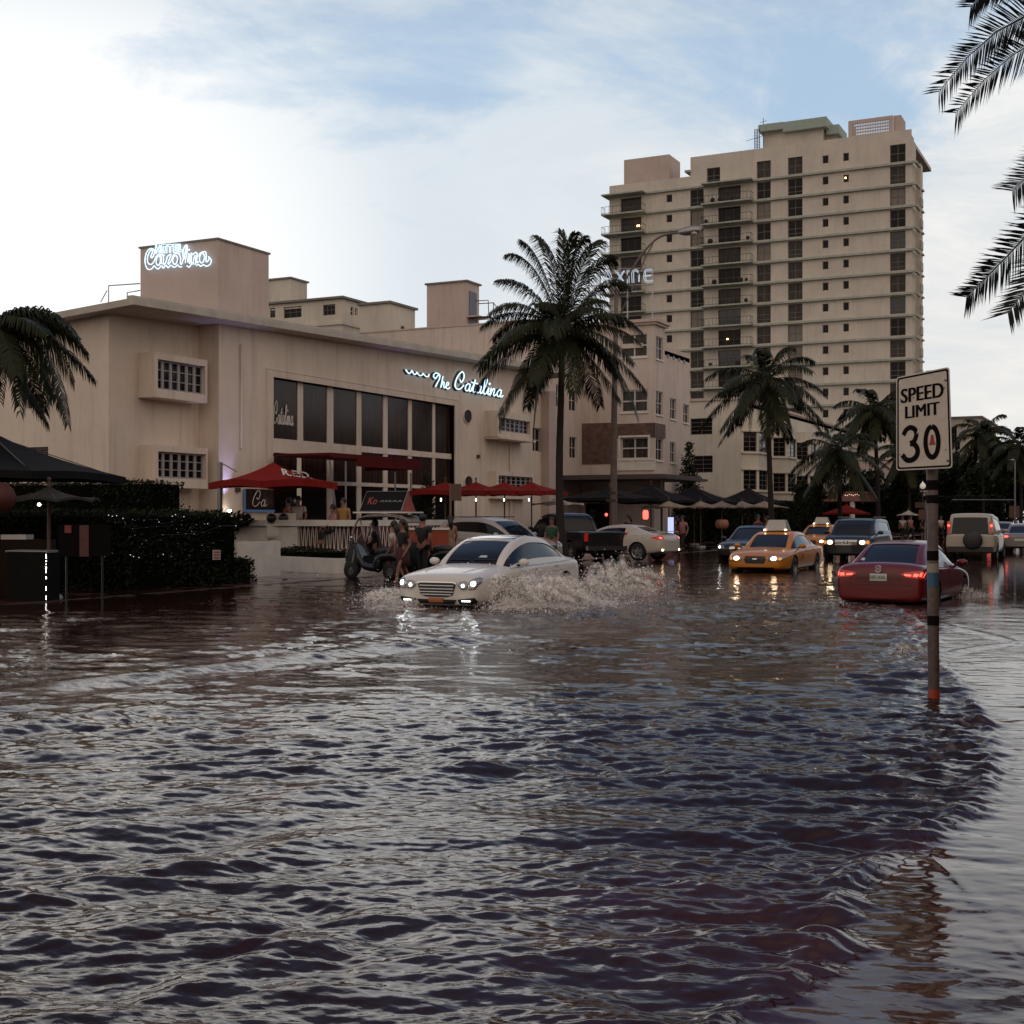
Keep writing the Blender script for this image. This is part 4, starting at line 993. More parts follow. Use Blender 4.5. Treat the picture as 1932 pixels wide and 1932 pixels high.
def car(name, label, cat, st, gh, pm, arches, wr, roofm=None, glassm=None, group=None, pillar_out=0.006, seg=None, mirror_x=None, mirror_z=None, beltw=0.93, handles=(), lv=2):
    """gh: greenhouse columns (x, ztop_edge, half width top, top kind, side kind); kinds 'g' glass / 'p' paint for the strip BEHIND the column"""
    root = empty(name, (0, 0, 0), label=label, cat=cat, group=group)
    bo = body_mesh(st).local().build('body', pm, root); subsurf(bo, lv)
    bv0 = bvh_of(bo)
    # wheel arches
    cut = MB().local()
    for ax in arches:
        cut.lathe([(0.001, -1.4), (wr*1.14, -1.4), (wr*1.14, 1.4), (0.001, 1.4)], 26, (ax, 0, wr*1.02), 'y')
    co_ = cut.build('cut', m_trim)
    bm = bmesh.new(); bm.from_mesh(co_.data); bmesh.ops.remove_doubles(bm, verts=bm.verts[:], dist=0.002); bmesh.ops.recalc_face_normals(bm, faces=bm.faces[:]); bm.to_mesh(co_.data); bm.free()
    bm = bmesh.new(); bm.from_mesh(bo.data); bmesh.ops.recalc_face_normals(bm, faces=bm.faces[:]); bm.to_mesh(bo.data); bm.free()
    bo.data.materials.append(m_trim)
    m = bo.modifiers.new('b', 'BOOLEAN'); m.object = co_; m.operation = 'DIFFERENCE'; m.solver = 'EXACT'; m.material_mode = 'TRANSFER' if hasattr(m, 'material_mode') else 0
    finish(bo); bpy.data.objects.remove(co_); smoothshade(bo, 50)
    # greenhouse
    xs_ = [s[0] for s in st][::-1]; zsh = [s[3] for s in st][::-1]; hws = [s[1] for s in st][::-1]; zcs = [s[4] for s in st][::-1]
    mb = MB().local(); R_ = []
    for k, (x, zt, wt, tk, sk) in enumerate(gh):
        zb = interp(xs_, zsh, x)-0.03; wb = interp(xs_, hws, x)*beltw
        zt = max(zt, zb+0.03); zcen = zt+0.035 if zt > zb+0.2 else max(zt, interp(xs_, zcs, x)-0.015)
        f = lambda t: (wb+(wt-wb)*t, zb+(zt-zb)*t)
        y1, z1 = f(0.10); y2, z2 = f(0.92)
        half = [(wb, zb), (y1, z1), (y2, z2), (wt, zt), (wt-0.07 if wt > .2 else wt*.8, zt+0.012), (wt*0.5, zt+(zcen-zt)*0.85), (0, zcen)]
        R_.append([(x, y, z) for y, z in half]+[(x, -y, z) for y, z in half[-2::-1]])
    n = len(R_[0])
    for r in R_: mb.v += r
    top_rows = {3: 1, 4: 1, 5: 1, 6: 1, 7: 1, 8: 1}
    for k in range(len(R_)-1):
        tk, sk = gh[k][3], gh[k][4]
        for j in range(n-1):
            jj = min(j, n-2-j)     # 0: belt strip 1: glass 2: upper frame 3: rounded edge 4..: top
            if jj == 0: mt = 1
            elif jj == 1: mt = 0 if (sk == 'g' or (0 < gh[k][0]-gh[k+1][0] < .13)) else 1
            elif jj in (2, 3): mt = 1
            else: mt = 0 if tk == 'g' else 1
            mb.f.append([k*n+j, k*n+j+1, (k+1)*n+j+1, (k+1)*n+j]); mb.m.append(mt)
    g = mb.build('glasshouse', [glassm or m_cglass, roofm or pm], root)
    subsurf(g, 2)
    gb = bmesh.new(); gb.from_mesh(g.data); bmesh.ops.recalc_face_normals(gb, faces=gb.faces[:])
    # make normals point outwards
    c_ = sum((f.calc_center_median()*f.calc_area() for f in gb.faces), Vector())/sum(f.calc_area() for f in gb.faces)
    if sum((f.calc_center_median()-c_).dot(f.normal)*f.calc_area() for f in gb.faces) < 0: bmesh.ops.reverse_faces(gb, faces=gb.faces[:])
    pbm = gb.copy()
    bmesh.ops.delete(pbm, geom=[f for f in pbm.faces if f.material_index == 0], context='FACES')
    gm_ = bpy.data.meshes.new('windows'); 
    for f in gb.faces: f.material_index = 0
    gb.to_mesh(gm_); gb.free(); gm_.materials.append(glassm or m_cglass); g.data = gm_; g.name = 'windows'; smoothshade(g, 60)
    for v in pbm.verts: v.co += v.normal*pillar_out
    pme = bpy.data.meshes.new('roof_and_pillars'); pbm.to_mesh(pme); pbm.free(); pme.materials.clear(); pme.materials.append(roofm or pm)
    for p in pme.polygons: p.material_index = 0
    ro = bpy.data.objects.new('roof', pme); C.objects.link(ro); ro.parent = root
    md = ro.modifiers.new('t', 'SOLIDIFY'); md.thickness = 0.022; md.offset = 0; finish(ro); smoothshade(ro, 40)
    for ax in arches:
        for s in (1, -1):
            wheel(root, ax, s*(max(hws)-0.13), wr)
    if mirror_x is not None:
        for s in (1, -1):
            y0 = interp(xs_, hws, mirror_x)*0.93
            mm = MB().local(); mm.ball((0, 0, 0), 0.1, 14)
            mo = mm.build('wing_mirror', pm, root, True); mo.scale = (0.75, 1.15, 0.75); mo.location = (mirror_x, s*(y0+0.13), mirror_z)
            mm = MB().local(); mm.tube([(mirror_x, s*(y0-0.04), mirror_z-0.07), (mirror_x, s*(y0+0.10), mirror_z-0.03)], 0.028, 6); mm.build('mirror_arm', m_trim, root)
    bv = bvh_of(bo)
    for (hx, hz) in handles:
        for s in ('left', 'right'):
            decal(bv, [(hx-0.09, hz-0.014), (hx+0.09, hz-0.014), (hx+0.09, hz+0.016), (hx-0.09, hz+0.016)], s, 0.02, 1).build('door_handle', pm, root)
    for (sx) in (seg or ()):
        zt = interp(xs_, zsh, sx)-0.07
        for s in ('left', 'right'):
            decal(bv, [(sx-0.006, 0.34), (sx+0.006, 0.34), (sx+0.006, zt), (sx-0.006, zt)], s, 0.0005, 2, 0.002).build('door_gap', m_trim, root)
    return root, bv, bvh_of(g)
def add(root, mb, name, m, smooth=False, **k): return mb.build(name, m, root, smooth, **k)
def plate_text(root, txt, loc, rot, size, m, name='plate_characters'):
    cu = bpy.data.curves.new(name, 'FONT'); cu.body = txt; cu.size = size; cu.align_x = 'CENTER'; cu.align_y = 'CENTER'; cu.extrude = 0.002; cu.offset = size*0.02
    t = bpy.data.objects.new(name, cu); C.objects.link(t)
    dg = bpy.context.evaluated_depsgraph_get(); me_ = bpy.data.meshes.new_from_object(t.evaluated_get(dg)); bpy.data.objects.remove(t)
    o = bpy.data.objects.new(name, me_); C.objects.link(o); me_.materials.clear(); me_.materials.append(m); o.location = loc; o.rotation_euler = rot
    if root: o.parent = root
    return o
def place_car(root, fwd_pt, heading, z):   # heading: world yaw of the +x axis
    root.location = (fwd_pt[0], fwd_pt[1], z); root.rotation_euler = (0, 0, heading)
SOUTH = R(-90); NORTH = R(90)
# ---- white sedan ploughing through the water
p_white = paint('white_car_paint', (0.66, 0.61, 0.55))
st = [(2.44, .70, .30, .60, .63), (2.42, .80, .22, .67, .71), (2.34, .875, .19, .73, .77), (2.10, .905, .19, .775, .83), (1.7, .915, .21, .81, .89), (1.05, .925, .21, .88, .965), (0.3, .925, .21, .915, .95), (-.6, .925, .21, .93, .96), (-1.4, .92, .21, .955, 1.0), (-1.9, .905, .22, .965, 1.04), (-2.25, .86, .26, .95, 1.02), (-2.42, .74, .34, .80, .88)]
gh = [(1.12, 0, .66, 'g', 'g'), (.95, 1.08, .64, 'g', 'g'), (.35, 1.365, .585, 'p', 'g'), (-.10, 1.425, .58, 'p', 'p'), (-.18, 1.43, .58, 'p', 'g'), (-.75, 1.41, .575, 'p', 'g'), (-1.05, 1.36, .57, 'g', 'g'), (-1.42, 1.21, .585, 'g', 'p'), (-1.90, 0, .64, 'g', 'p')]
ws, bv, gv = car('white_sedan', 'white sedan with headlights on throwing up spray as it drives through the flood', 'car', st, gh, p_white, (1.48, -1.40), 0.335, None, None, None, mirror_x=0.78, mirror_z=0.96, handles=((0.02, .83), (-.98, .86)), seg=(0.92, -.14, -1.12))
dark_roof = mat('glass_roof', (0.02, 0.022, 0.03), 0.08, coat=1.0)
add(ws, decal(gv, [(.32, -.52), (.32, .52), (-.95, .50), (-.95, -.50)], 'top', 0.006, 4), 'sunroof', dark_roof, True)
gr = [(-.33, .62), (.33, .62), (.40, .585), (.34, .40), (.22, .36), (-.22, .36), (-.34, .40), (-.40, .585)]
add(ws, decal(bv, gr, 'front', 0.0, 3), 'grille', m_trim)
for z_ in (.57, .51, .455, .405):
    wq = .36 if z_ > .45 else .32
    add(ws, decal(bv, [(-wq, z_-.008), (wq, z_-.008), (wq, z_+.008), (-wq, z_+.008)], 'front', 0.014, 2, 0.014), 'grille_bar', m_chrome)
fr_ = [(-.34, .62), (.34, .62), (.42, .585), (.36, .39), (.23, .345), (-.23, .345), (-.36, .39), (-.42, .585)]
add(ws, decal(bv, [(-.42, .60), (-.34, .622), (.34, .622), (.42, .60), (.42, .625), (.34, .645), (-.34, .645), (-.42, .625)], 'front', 0.012, 2), 'grille_rim', m_chrome)
for s in (1, -1): add(ws, decal(bv, [(2.15, s*.40), (2.15, s*.412), (1.15, s*.60), (1.15, s*.585)][::s], 'top', .002, 3, .006), 'bonnet_crease', p_white)
for s in ('left', 'right'):
    add(ws, decal(bv, [(.80, .862), (.80, .874), (-1.72, .938), (-1.72, .926)], s, .004, 3, .008), 'window_moulding', m_chrome); add(ws, decal(bv, [(1.0, .30), (1.0, .325), (-.95, .325), (-.95, .30)], s, .004, 3, .012), 'sill_trim', m_trim)
for s in (1, -1):
    F_ = (lambda p: p) if s > 0 else mir
    hl = add(ws, decal(bv, F_([(.44, .58), (.52, .50), (.62, .50), (.68, .62), (.60, .665), (.50, .65)]), 'front', 0.006, 3), 'headlight', m_lens, True)
    add(hl, decal(bv, F_(circ(.555, .575, .030)), 'front', 0.014, 2), 'bulb', m_head_lit)
    hl = add(ws, decal(bv, F_([(.665, .50), (.80, .52), (.862, .62), (.85, .71), (.79, .74), (.70, .68), (.67, .60)]), 'front', 0.006, 3), 'headlight', m_lens, True)
    add(hl, decal(bv, F_(circ(.755, .615, .045, .048)), 'front', 0.014, 2), 'bulb', m_head_lit)
    fl = add(ws, decal(bv, F_([(.44, .32), (.78, .36), (.82, .29), (.76, .225), (.48, .235)]), 'front', 0.0, 3), 'fog_light_recess', m_trim)
    for q in range(5): add(fl, decal(bv, F_(circ(.55+q*.035, .295, .012, n=8)), 'front', 0.02, 1), 'daytime_lamp', m_head_lit)
add(ws, decal(bv, [(-.42, .315), (.42, .315), (.36, .23), (-.36, .23)], 'front', 0.0, 3), 'lower_intake', m_trim)
add(ws, decal(bv, [(-.155, .26), (.155, .26), (.155, .345), (-.155, .345)], 'front', 0.03, 1), 'number_plate', m_plate_o)
for z_, a, b in ((.70, 1.9, -2.0),):
    for s in ('left', 'right'): add(ws, decal(bv, [(a, z_-.02), (a, z_-.012), (b, z_+.085), (b, z_+.075)], s, 0.002, 3, 0.006), 'side_crease', p_white)
mb = MB().local(); mb.tube([Vector((2.44, .085*math.cos(a*math.pi/8), .50+.085*math.sin(a*math.pi/8))) for a in range(17)], .008, 5)
for a in (90, 210, 330): mb.tube([(2.44, 0, .50), (2.44, .085*math.cos(R(a)), .50+.085*math.sin(R(a)))], .008, 5)
add(ws, mb, 'grille_badge', m_chrome)
for s in (1, -1): add(ws, decal(gv, [(s*.06, 1.0), (s*.5, 1.0), (s*.5, 1.02), (s*.06, 1.02)] if s > 0 else [(-.5, 1.0), (-.06, 1.0), (-.06, 1.02), (-.5, 1.02)], 'front', 0.012, 2), 'wiper', m_trim)
add(ws, decal(gv, [(.12, 1.05), (.30, 1.05), (.28, 1.09), (.15, 1.09)], 'front', 0.006, 2), 'windscreen_sticker', mat('sticker', (.45, .5, .48), .6))
p = onz(745+82, 1152); d_ = D(826, 1100); fc_ = at(826, 1100, 24.1)
place_car(ws, (fc_.x, fc_.y+2.4), SOUTH, -0.14)
# ---- red sedan driving away
p_red = paint('red_car_paint', (0.13, 0.003, 0.003))
st = [(2.32, .66, .34, .58, .61), (2.26, .80, .25, .69, .72), (2.05, .85, .22, .76, .82), (1.5, .885, .22, .83, .92), (.9, .89, .22, .90, .98), (0.2, .89, .22, .925, .96), (-.6, .89, .22, .94, .97), (-1.3, .885, .22, .965, 1.01), (-1.7, .88, .24, .99, 1.06), (-2.1, .85, .28, 1.0, 1.07), (-2.25, .835, .27, .93, 1.0), (-2.30, .80, .30, .86, .92), (-2.33, .72, .36, .78, .82)]
gh = [(1.05, 0, .62, 'g', 'g'), (.85, 1.08, .61, 'g', 'g'), (.30, 1.35, .565, 'p', 'g'), (-.05, 1.41, .56, 'p', 'p'), (-.13, 1.415, .56, 'p', 'g'), (-.65, 1.40, .56, 'p', 'g'), (-.95, 1.36, .56, 'g', 'p'), (-1.25, 1.24, .585, 'g', 'p'), (-1.72, 0, .66, 'g', 'p')]
rs_, bv, gv = car('red_sedan', 'red sedan with lit tail lamps driving away through the water beside the speed sign', 'car', st, gh, p_red, (1.42, -1.23), 0.325, mirror_x=.72, mirror_z=.98, handles=((0.0, .85), (-.85, .87)), seg=(.85, -.09, -1.0))
for s in (1, -1):
    F_ = (lambda p: p) if s > 0 else mir
    tl = add(rs_, decal(bv, F_([(.55, .76), (.84, .74), (.865, .85), (.80, .905), (.70, .90), (.48, .87), (.42, .83)]), 'rear', 0.004, 3), 'tail_light', m_red_lamp, True)
    for q in ([(.66, .80), (.74, .79), (.76, .84), (.68, .85)], [(.50, .81), (.62, .80), (.62, .83), (.50, .84)], [(.77, .80), (.83, .78), (.84, .86), (.79, .87)]): add(tl, decal(bv, F_(q), 'rear', 0.016, 1), 'lamp_element', m_red_lit)
pl_ = add(rs_, decal(bv, [(-.165, .70), (.165, .70), (.165, .84), (-.165, .84)], 'rear', 0.012, 1), 'number_plate', m_plate)
m_pt = mat('plate_green_ink', (.05, .09, .06), .6)
add(rs_, decal(bv, [(-.42, .66), (.42, .66), (.46, .80), (.30, .86), (-.30, .86), (-.46, .80)], 'rear', -0.006, 3, 0.008), 'plate_recess', paint('red_recess_shade', (0.09, 0.003, 0.003)))  # darker red stands in for the shade inside the plate recess
add(rs_, decal(bv, [(-.72, .335), (.72, .335), (.66, .255), (-.66, .255)], 'rear', 0.0, 3), 'rear_valance', m_trim)
add(rs_, decal(bv, [(-.8, .615), (.8, .615), (.8, .625), (-.8, .625)], 'rear', 0.001, 3, .003), 'bumper_seam', m_trim)
mb = MB().local(); xb_ = -2.315; cz_ = .93; xq = -2.335
for r_, w_ in ((.062, .007), ): mb.tube([Vector((xq-.01, r_*math.cos(a*math.pi/10), cz_+r_*math.sin(a*math.pi/10))) for a in range(21)], w_, 5)
for pts in ([(-.030, .035), (-.012, -.004)], [(.030, .035), (.012, -.004)], [(-.012, .035), (0, .008), (.012, .035)], [(-.044, .012), (-.022, -.045), (0, -.006), (.022, -.045), (.044, .012)]): mb.tube([(xq-.012, a, cz_+b) for a, b in pts], .005, 4)
add(rs_, mb, 'trunk_badge', m_chrome)
add(rs_, decal(gv, [(.46, 1.07), (.60, 1.07), (.58, 1.12), (.47, 1.12)], 'rear', 0.006, 2), 'window_sticker', m_plate)
c_ = at(1662, 1100, 25.2)
place_car(rs_, (c_.x+.12, c_.y+2.3), NORTH-R(4), -0.24)
plate_text(rs_, '597 XVL', (-2.40, 0, .77), (R(90), 0, R(-90)), .085, m_pt)
# ---- taxis
p_taxi = paint('taxi_orange_paint', (0.50, 0.17, 0.012))
def taxi(label, lit):
    st = [(2.70, .62, .38, .58, .62), (2.64, .82, .28, .68, .74), (2.4, .93, .24, .76, .83), (1.8, .985, .24, .84, .92), (1.15, .99, .24, .90, .98), (.3, .99, .24, .93, .96), (-.7, .99, .24, .94, .97), (-1.5, .985, .24, .95, 1.0), (-2.0, .97, .25, .95, 1.03), (-2.5, .93, .28, .93, 1.0), (-2.70, .80, .36, .76, .82)]
    gh = [(1.25, 0, .68, 'g', 'g'), (1.08, 1.04, .67, 'g', 'g'), (.55, 1.34, .60, 'p', 'g'), (.05, 1.40, .59, 'p', 'p'), (-.05, 1.405, .59, 'p', 'g'), (-.65, 1.39, .59, 'p', 'g'), (-.95, 1.35, .59, 'g', 'p'), (-1.2, 1.24, .61, 'g', 'p'), (-1.62, 0, .68, 'g', 'p')]
    t, bv, gv = car('taxi', label, 'taxi', st, gh, p_taxi, (1.62, -1.30), .34, mirror_x=1.0, mirror_z=.99, handles=((.1, .85), (-.85, .86)), seg=(1.05, 0.0, -1.0), group='orange taxis on the flooded street')
    add(t, decal(bv, [(-.30, .70), (.30, .70), (.34, .60), (.28, .48), (-.28, .48), (-.34, .60)], 'front', .002, 3), 'grille', m_trim)
    for s in (1, -1):
        F_ = (lambda p: p) if s > 0 else mir
        hl = add(t, decal(bv, F_([(.42, .56), (.84, .56), (.90, .66), (.84, .71), (.42, .71)]), 'front', .004, 3), 'headlight', m_lens, True)
        add(hl, decal(bv, F_(circ(.58, .635, .085, .06)), 'front', .014, 2), 'bulb', m_head_warm); add(hl, decal(bv, F_(circ(.76, .625, .05, .045)), 'front', .014, 2), 'side_bulb', m_amber)
        add(t, decal(bv, F_([(.66, .64), (.86, .64), (.88, .86), (.70, .88)]), 'rear', .004, 3), 'tail_light', m_red_lamp)
    add(t, decal(bv, [(-.6, .36), (.6, .36), (.55, .28), (-.55, .28)], 'front', 0, 3), 'lower_intake', m_trim)
    add(t, decal(bv, [(-.07, .635), (.07, .635), (.06, .60), (-.06, .60)], 'front', .02, 2), 'grille_badge', m_chrome)
    mb = MB().local()   # wedge shaped advertising sign on the roof
    mb.add([(.30, -.36, 1.46), (.30, .36, 1.46), (-.30, .36, 1.46), (-.30, -.36, 1.46), (.10, -.27, 1.80), (.10, .27, 1.80), (-.10, .27, 1.80), (-.10, -.27, 1.80)], [(0, 1, 5, 4), (1, 2, 6, 5), (2, 3, 7, 6), (3, 0, 4, 7), (4, 5, 6, 7), (3, 2, 1, 0)])
    rsn = add(t, mb, 'roof_sign', mat('roof_sign_white', (.40, .37, .33), .6))
    for s in (1, -1):
        mb = MB().local(); mb.box(.31, .33, s*.34-.03, s*.34+.03, 1.46, 1.50); add(rsn, mb, 'sign_lamp', m_head_warm)
    mb = MB().local()
    for s in (1, -1): mb.add([(.25, s*.350, 1.51), (-.25, s*.350, 1.51), (-.12, s*.287, 1.76), (.12, s*.287, 1.76)], [(0, 1, 2, 3)])
    add(rsn, mb, 'advert_panel', mat('advert_panel', (.10, .09, .09), .5, 0, .5, 8, col2=(.35, .3, .28)))
    for s in ('left', 'right'): add(t, decal(bv, [(.55, .56), (.75, .56), (.75, .74), (.55, .74)], s, .004, 2), 'door_lettering', mat('door_decal', (.04, .03, .02), .5, 0, .9, 30, col2=(.5, .17, .012)))
    return t
tx = taxi('nearest orange taxi, headlights on, with a white wedge advert sign on its roof', True)
c_ = at(1424, 1050, 39.6); place_car(tx, (c_.x, c_.y+2.7), SOUTH, -0.20)
tx2 = copy_tree(tx); tx2['label'] = 'second orange taxi, mostly hidden between the front taxi and the dark SUV'
c_ = at(1590, 1030, 62.0); place_car(tx2, (c_.x-1.6, c_.y+2.7), SOUTH, -0.12)
# ---- SUVs
def suv(name, label, st, gh, pm, ar, wr, **k): return car(name, label, 'SUV', st, gh, pm, ar, wr, **k)
p_navy = paint('dark_navy_paint', (0.010, 0.010, 0.013))
st = [(2.42, .70, .40, .84, .87), (2.36, .88, .32, .98, 1.0), (2.15, .965, .30, 1.05, 1.09), (1.5, .99, .30, 1.10, 1.14), (1.1, .995, .30, 1.13, 1.16), (.2, .995, .30, 1.14, 1.15), (-1.0, .995, .30, 1.15, 1.16), (-2.0, .98, .30, 1.15, 1.16), (-2.36, .93, .34, 1.10, 1.12), (-2.43, .84, .42, .95, .97)]
gh = [(1.30, 0, .80, 'g', 'g'), (1.12, 1.30, .79, 'g', 'g'), (.70, 1.68, .76, 'p', 'g'), (.02, 1.72, .76, 'p', 'p'), (-.06, 1.72, .76, 'p', 'g'), (-.95, 1.71, .755, 'p', 'p'), (-1.03, 1.71, .755, 'p', 'g'), (-1.95, 1.68, .75, 'p', 'p'), (-2.12, 1.62, .75, 'g', 'p'), (-2.34, 0, .80, 'g', 'p')]
hs_, bv, gv = suv('dark_suv', 'dark boxy SUV with warm headlights and a wide chrome bar grille', st, gh, p_navy, (1.5, -1.3), .38, mirror_x=1.0, mirror_z=1.20, handles=((.1, 1.0), (-.9, 1.0)), seg=(1.05, -.02, -1.0))
add(hs_, decal(bv, [(-.42, .93), (.42, .93), (.40, .70), (-.40, .70)], 'front', 0, 3), 'grille', m_trim)
for z_ in (.91, .86, .80, .74): add(hs_, decal(bv, [(-.42, z_-.014), (.42, z_-.014), (.42, z_+.014), (-.42, z_+.014)], 'front', .012, 2, .015), 'grille_bar', m_chrome)
mb = MB().local(); x_ = 2.47
for pts in ([(-.07, .88), (-.05, .75)], [(.07, .88), (.05, .75)], [(-.06, .81), (.06, .81)]): mb.tube([(x_, a, b) for a, b in pts], .014, 5)
add(hs_, mb, 'grille_badge', m_chrome)
for s in (1, -1):
    F_ = (lambda p: p) if s > 0 else mir
    hl = add(hs_, decal(bv, F_([(.50, .72), (.90, .74), (.93, .92), (.50, .92)]), 'front', .004, 3), 'headlight', m_lens)
    add(hl, decal(bv, F_(circ(.62, .83, .10, .075)), 'front', .014, 2), 'bulb', m_head_warm); add(hl, decal(bv, F_(circ(.82, .83, .06, .07)), 'front', .014, 2), 'side_bulb', m_amber)
    mb = MB().local(); mb.tube([(.6, s*.70, 1.80), (-2.0, s*.69, 1.80)], .018, 5); add(hs_, mb, 'roof_rail', m_trim)
add(hs_, decal(bv, [(-.7, .46), (.7, .46), (.65, .36), (-.65, .36)], 'front', 0, 3), 'lower_intake', m_trim)
c_ = at(1718-66, 1050, 50.5); c_ = at(1672-40, 1050, 50.5); place_car(hs_, (at(1683-10, 1050, 50.5).x-1.4, c_.y+2.0), SOUTH, -0.12)
p_cream = paint('cream_suv_paint', (0.42, 0.36, 0.29))
st = [(2.30, .76, .42, .86, .88), (2.22, .88, .34, 1.02, 1.04), (1.5, .93, .32, 1.10, 1.13), (1.05, .94, .32, 1.12, 1.15), (0, .945, .32, 1.13, 1.14), (-1.2, .945, .32, 1.13, 1.14), (-2.1, .94, .34, 1.13, 1.14), (-2.28, .92, .40, 1.12, 1.13), (-2.33, .88, .44, 1.05, 1.06)]
gh = [(1.10, 0, .80, 'g', 'g'), (.98, 1.25, .79, 'g', 'g'), (.55, 1.75, .76, 'p', 'g'), (-.05, 1.80, .75, 'p', 'p'), (-.12, 1.80, .75, 'p', 'g'), (-.95, 1.87, .74, 'p', 'p'), (-1.02, 1.88, .74, 'p', 'g'), (-2.0, 1.90, .735, 'p', 'p'), (-2.15, 1.86, .735, 'g', 'p'), (-2.28, 0, .82, 'g', 'p')]
ds_, bv, gv = suv('cream_suv', 'cream tall SUV seen from behind with a black spare wheel cover on its tailgate', st, gh, p_cream, (1.4, -1.2), .37, mirror_x=.85, mirror_z=1.22, handles=((.1, 1.0), (-.9, 1.0)), seg=(.9, -.08, -1.0))
mb = MB().local(); mb.lathe([(.001, -2.56), (.30, -2.56), (.36, -2.53), (.37, -2.46), (.36, -2.36), (.1, -2.34)], 28, (0, -.12, .88), 'x'); add(ds_, mb, 'spare_wheel', m_trim, True)
for s in (1, -1):
    F_ = (lambda p: p) if s > 0 else mir
    mb = MB().local(); mb.box(-2.33, -2.22, s*.74, s*.86, 1.18, 1.62); add(ds_, mb, 'tail_light', m_red_lamp)
    mb = MB().local(); mb.ball((-2.34, s*.80, 1.45), .055, 8); add(ds_, mb, 'brake_lamp', m_red_lit)
mb = MB().local(); mb.box(-2.42, -2.25, -.86, .86, .42, .62); add(ds_, mb, 'rear_bumper', m_trim)
c_ = at(1830, 1020, 51.5); place_car(ds_, (c_.x, c_.y+2.3), NORTH, -0.10)
# silver crossover parked with its nose to the right, black pickup, white coupe
p_silver = paint('silver_grey_paint', (0.36, 0.32, 0.30), .25)
st = [(2.33, .62, .36, .66, .70), (2.26, .80, .28, .82, .85), (2.0, .90, .26, .92, .96), (1.4, .93, .26, .98, 1.04), (.9, .935, .26, 1.02, 1.07), (0, .935, .26, 1.05, 1.07), (-1.0, .935, .26, 1.10, 1.12), (-1.8, .92, .28, 1.15, 1.17), (-2.25, .85, .34, 1.12, 1.14), (-2.35, .72, .42, .95, .98)]
gh = [(1.20, 0, .70, 'g', 'g'), (1.0, 1.18, .69, 'g', 'g'), (.40, 1.55, .64, 'p', 'g'), (-.15, 1.63, .64, 'p', 'p'), (-.22, 1.635, .64, 'p', 'g'), (-.95, 1.63, .63, 'p', 'p'), (-1.0, 1.62, .63, 'p', 'g'), (-1.70, 1.53, .62, 'p', 'p'), (-1.95, 1.44, .62, 'g', 'p'), (-2.22, 0, .66, 'g', 'p')]
sv, bv, gv = suv('silver_crossover', 'silver grey crossover parked nose right in front of the red parasols', st, gh, p_silver, (1.4, -1.3), .36, mirror_x=.85, mirror_z=1.10, handles=((0, .92), (-.9, .96)), seg=(.9, -.18, -1.0))
for s in (1, -1):
    F_ = (lambda p: p) if s > 0 else mir
    add(sv, decal(bv, F_([(.52, .70), (.80, .76), (.86, .90), (.62, .84)]), 'front', .004, 3), 'headlight', m_lens); add(sv, decal(bv, F_(circ(.80, .93, .05, .03)), 'front', .012, 1), 'indicator_lamp', m_red_lamp)
    mb = MB().local(); mb.tube([(.3, s*.58, 1.69), (-1.6, s*.57, 1.68)], .018, 5); add(sv, mb, 'roof_rail', m_trim)
add(sv, decal(bv, [(-.4, .76), (.4, .76), (.34, .60), (-.34, .60)], 'front', 0, 3), 'grille', m_trim)
c_ = at(936, 1020, 44.0); place_car(sv, (c_.x, c_.y), R(26.3-40), 0.01)
p_black = paint('black_car_paint', (0.008, 0.008, 0.009))
st = [(2.9, .78, .45, .90, .93), (2.82, .92, .38, 1.06, 1.08), (2.5, .98, .36, 1.12, 1.16), (1.6, 1.0, .36, 1.16, 1.20), (.8, 1.0, .36, 1.18, 1.19), (-.6, 1.0, .36, 1.18, 1.19), (-.75, 1.0, .36, 1.20, 1.20), (-2.0, 1.0, .36, 1.20, 1.20), (-2.82, .98, .38, 1.20, 1.20), (-2.88, .94, .44, 1.14, 1.14)]
gh = [(1.45, 0, .84, 'g', 'g'), (1.25, 1.40, .82, 'g', 'g'), (.75, 1.82, .78, 'p', 'g'), (.12, 1.86, .77, 'p', 'p'), (.05, 1.86, .77, 'p', 'g'), (-.55, 1.84, .77, 'g', 'p'), (-.80, 0, .82, 'g', 'p')]
pk, bv, gv = car('pickup_truck', 'black pickup truck parked behind the tall palm trunk, tail end to the right', 'pickup truck', st, gh, p_black, (1.85, -1.75), .40, mirror_x=1.2, mirror_z=1.30, handles=((.3, 1.05),), seg=(1.2, .1, -.7))
for s in (1, -1): 
    mb = MB().local(); mb.box(-2.93, -2.83, s*.86, s*.97, .82, 1.14); add(pk, mb, 'tail_light', m_red_lamp)
mb = MB().local(); mb.box(-3.02, -2.85, -.9, .9, .48, .64); add(pk, mb, 'rear_bumper', m_chrome)
c_ = at(1072, 1020, 52.0); place_car(pk, (c_.x, c_.y), R(26.3+180-62), -0.05)
st = [(2.35, .58, .36, .55, .58), (2.28, .76, .26, .68, .71), (2.05, .86, .22, .76, .82), (1.5, .90, .22, .82, .90), (.9, .905, .22, .87, .94), (0.2, .905, .22, .90, .93), (-.6, .905, .22, .94, .96), (-1.3, .905, .22, .99, 1.03), (-1.8, .90, .24, 1.02, 1.08), (-2.15, .86, .30, 1.02, 1.09), (-2.30, .80, .32, .90, .98), (-2.36, .70, .38, .74, .78)]
gh = [(1.05, 0, .62, 'g', 'g'), (.85, 1.05, .61, 'g', 'g'), (.25, 1.30, .56, 'p', 'g'), (-.25, 1.345, .55, 'p', 'g'), (-.75, 1.33, .55, 'p', 'p'), (-1.1, 1.26, .56, 'g', 'p'), (-1.5, 1.12, .60, 'g', 'p'), (-1.9, 0, .66, 'g', 'p')]
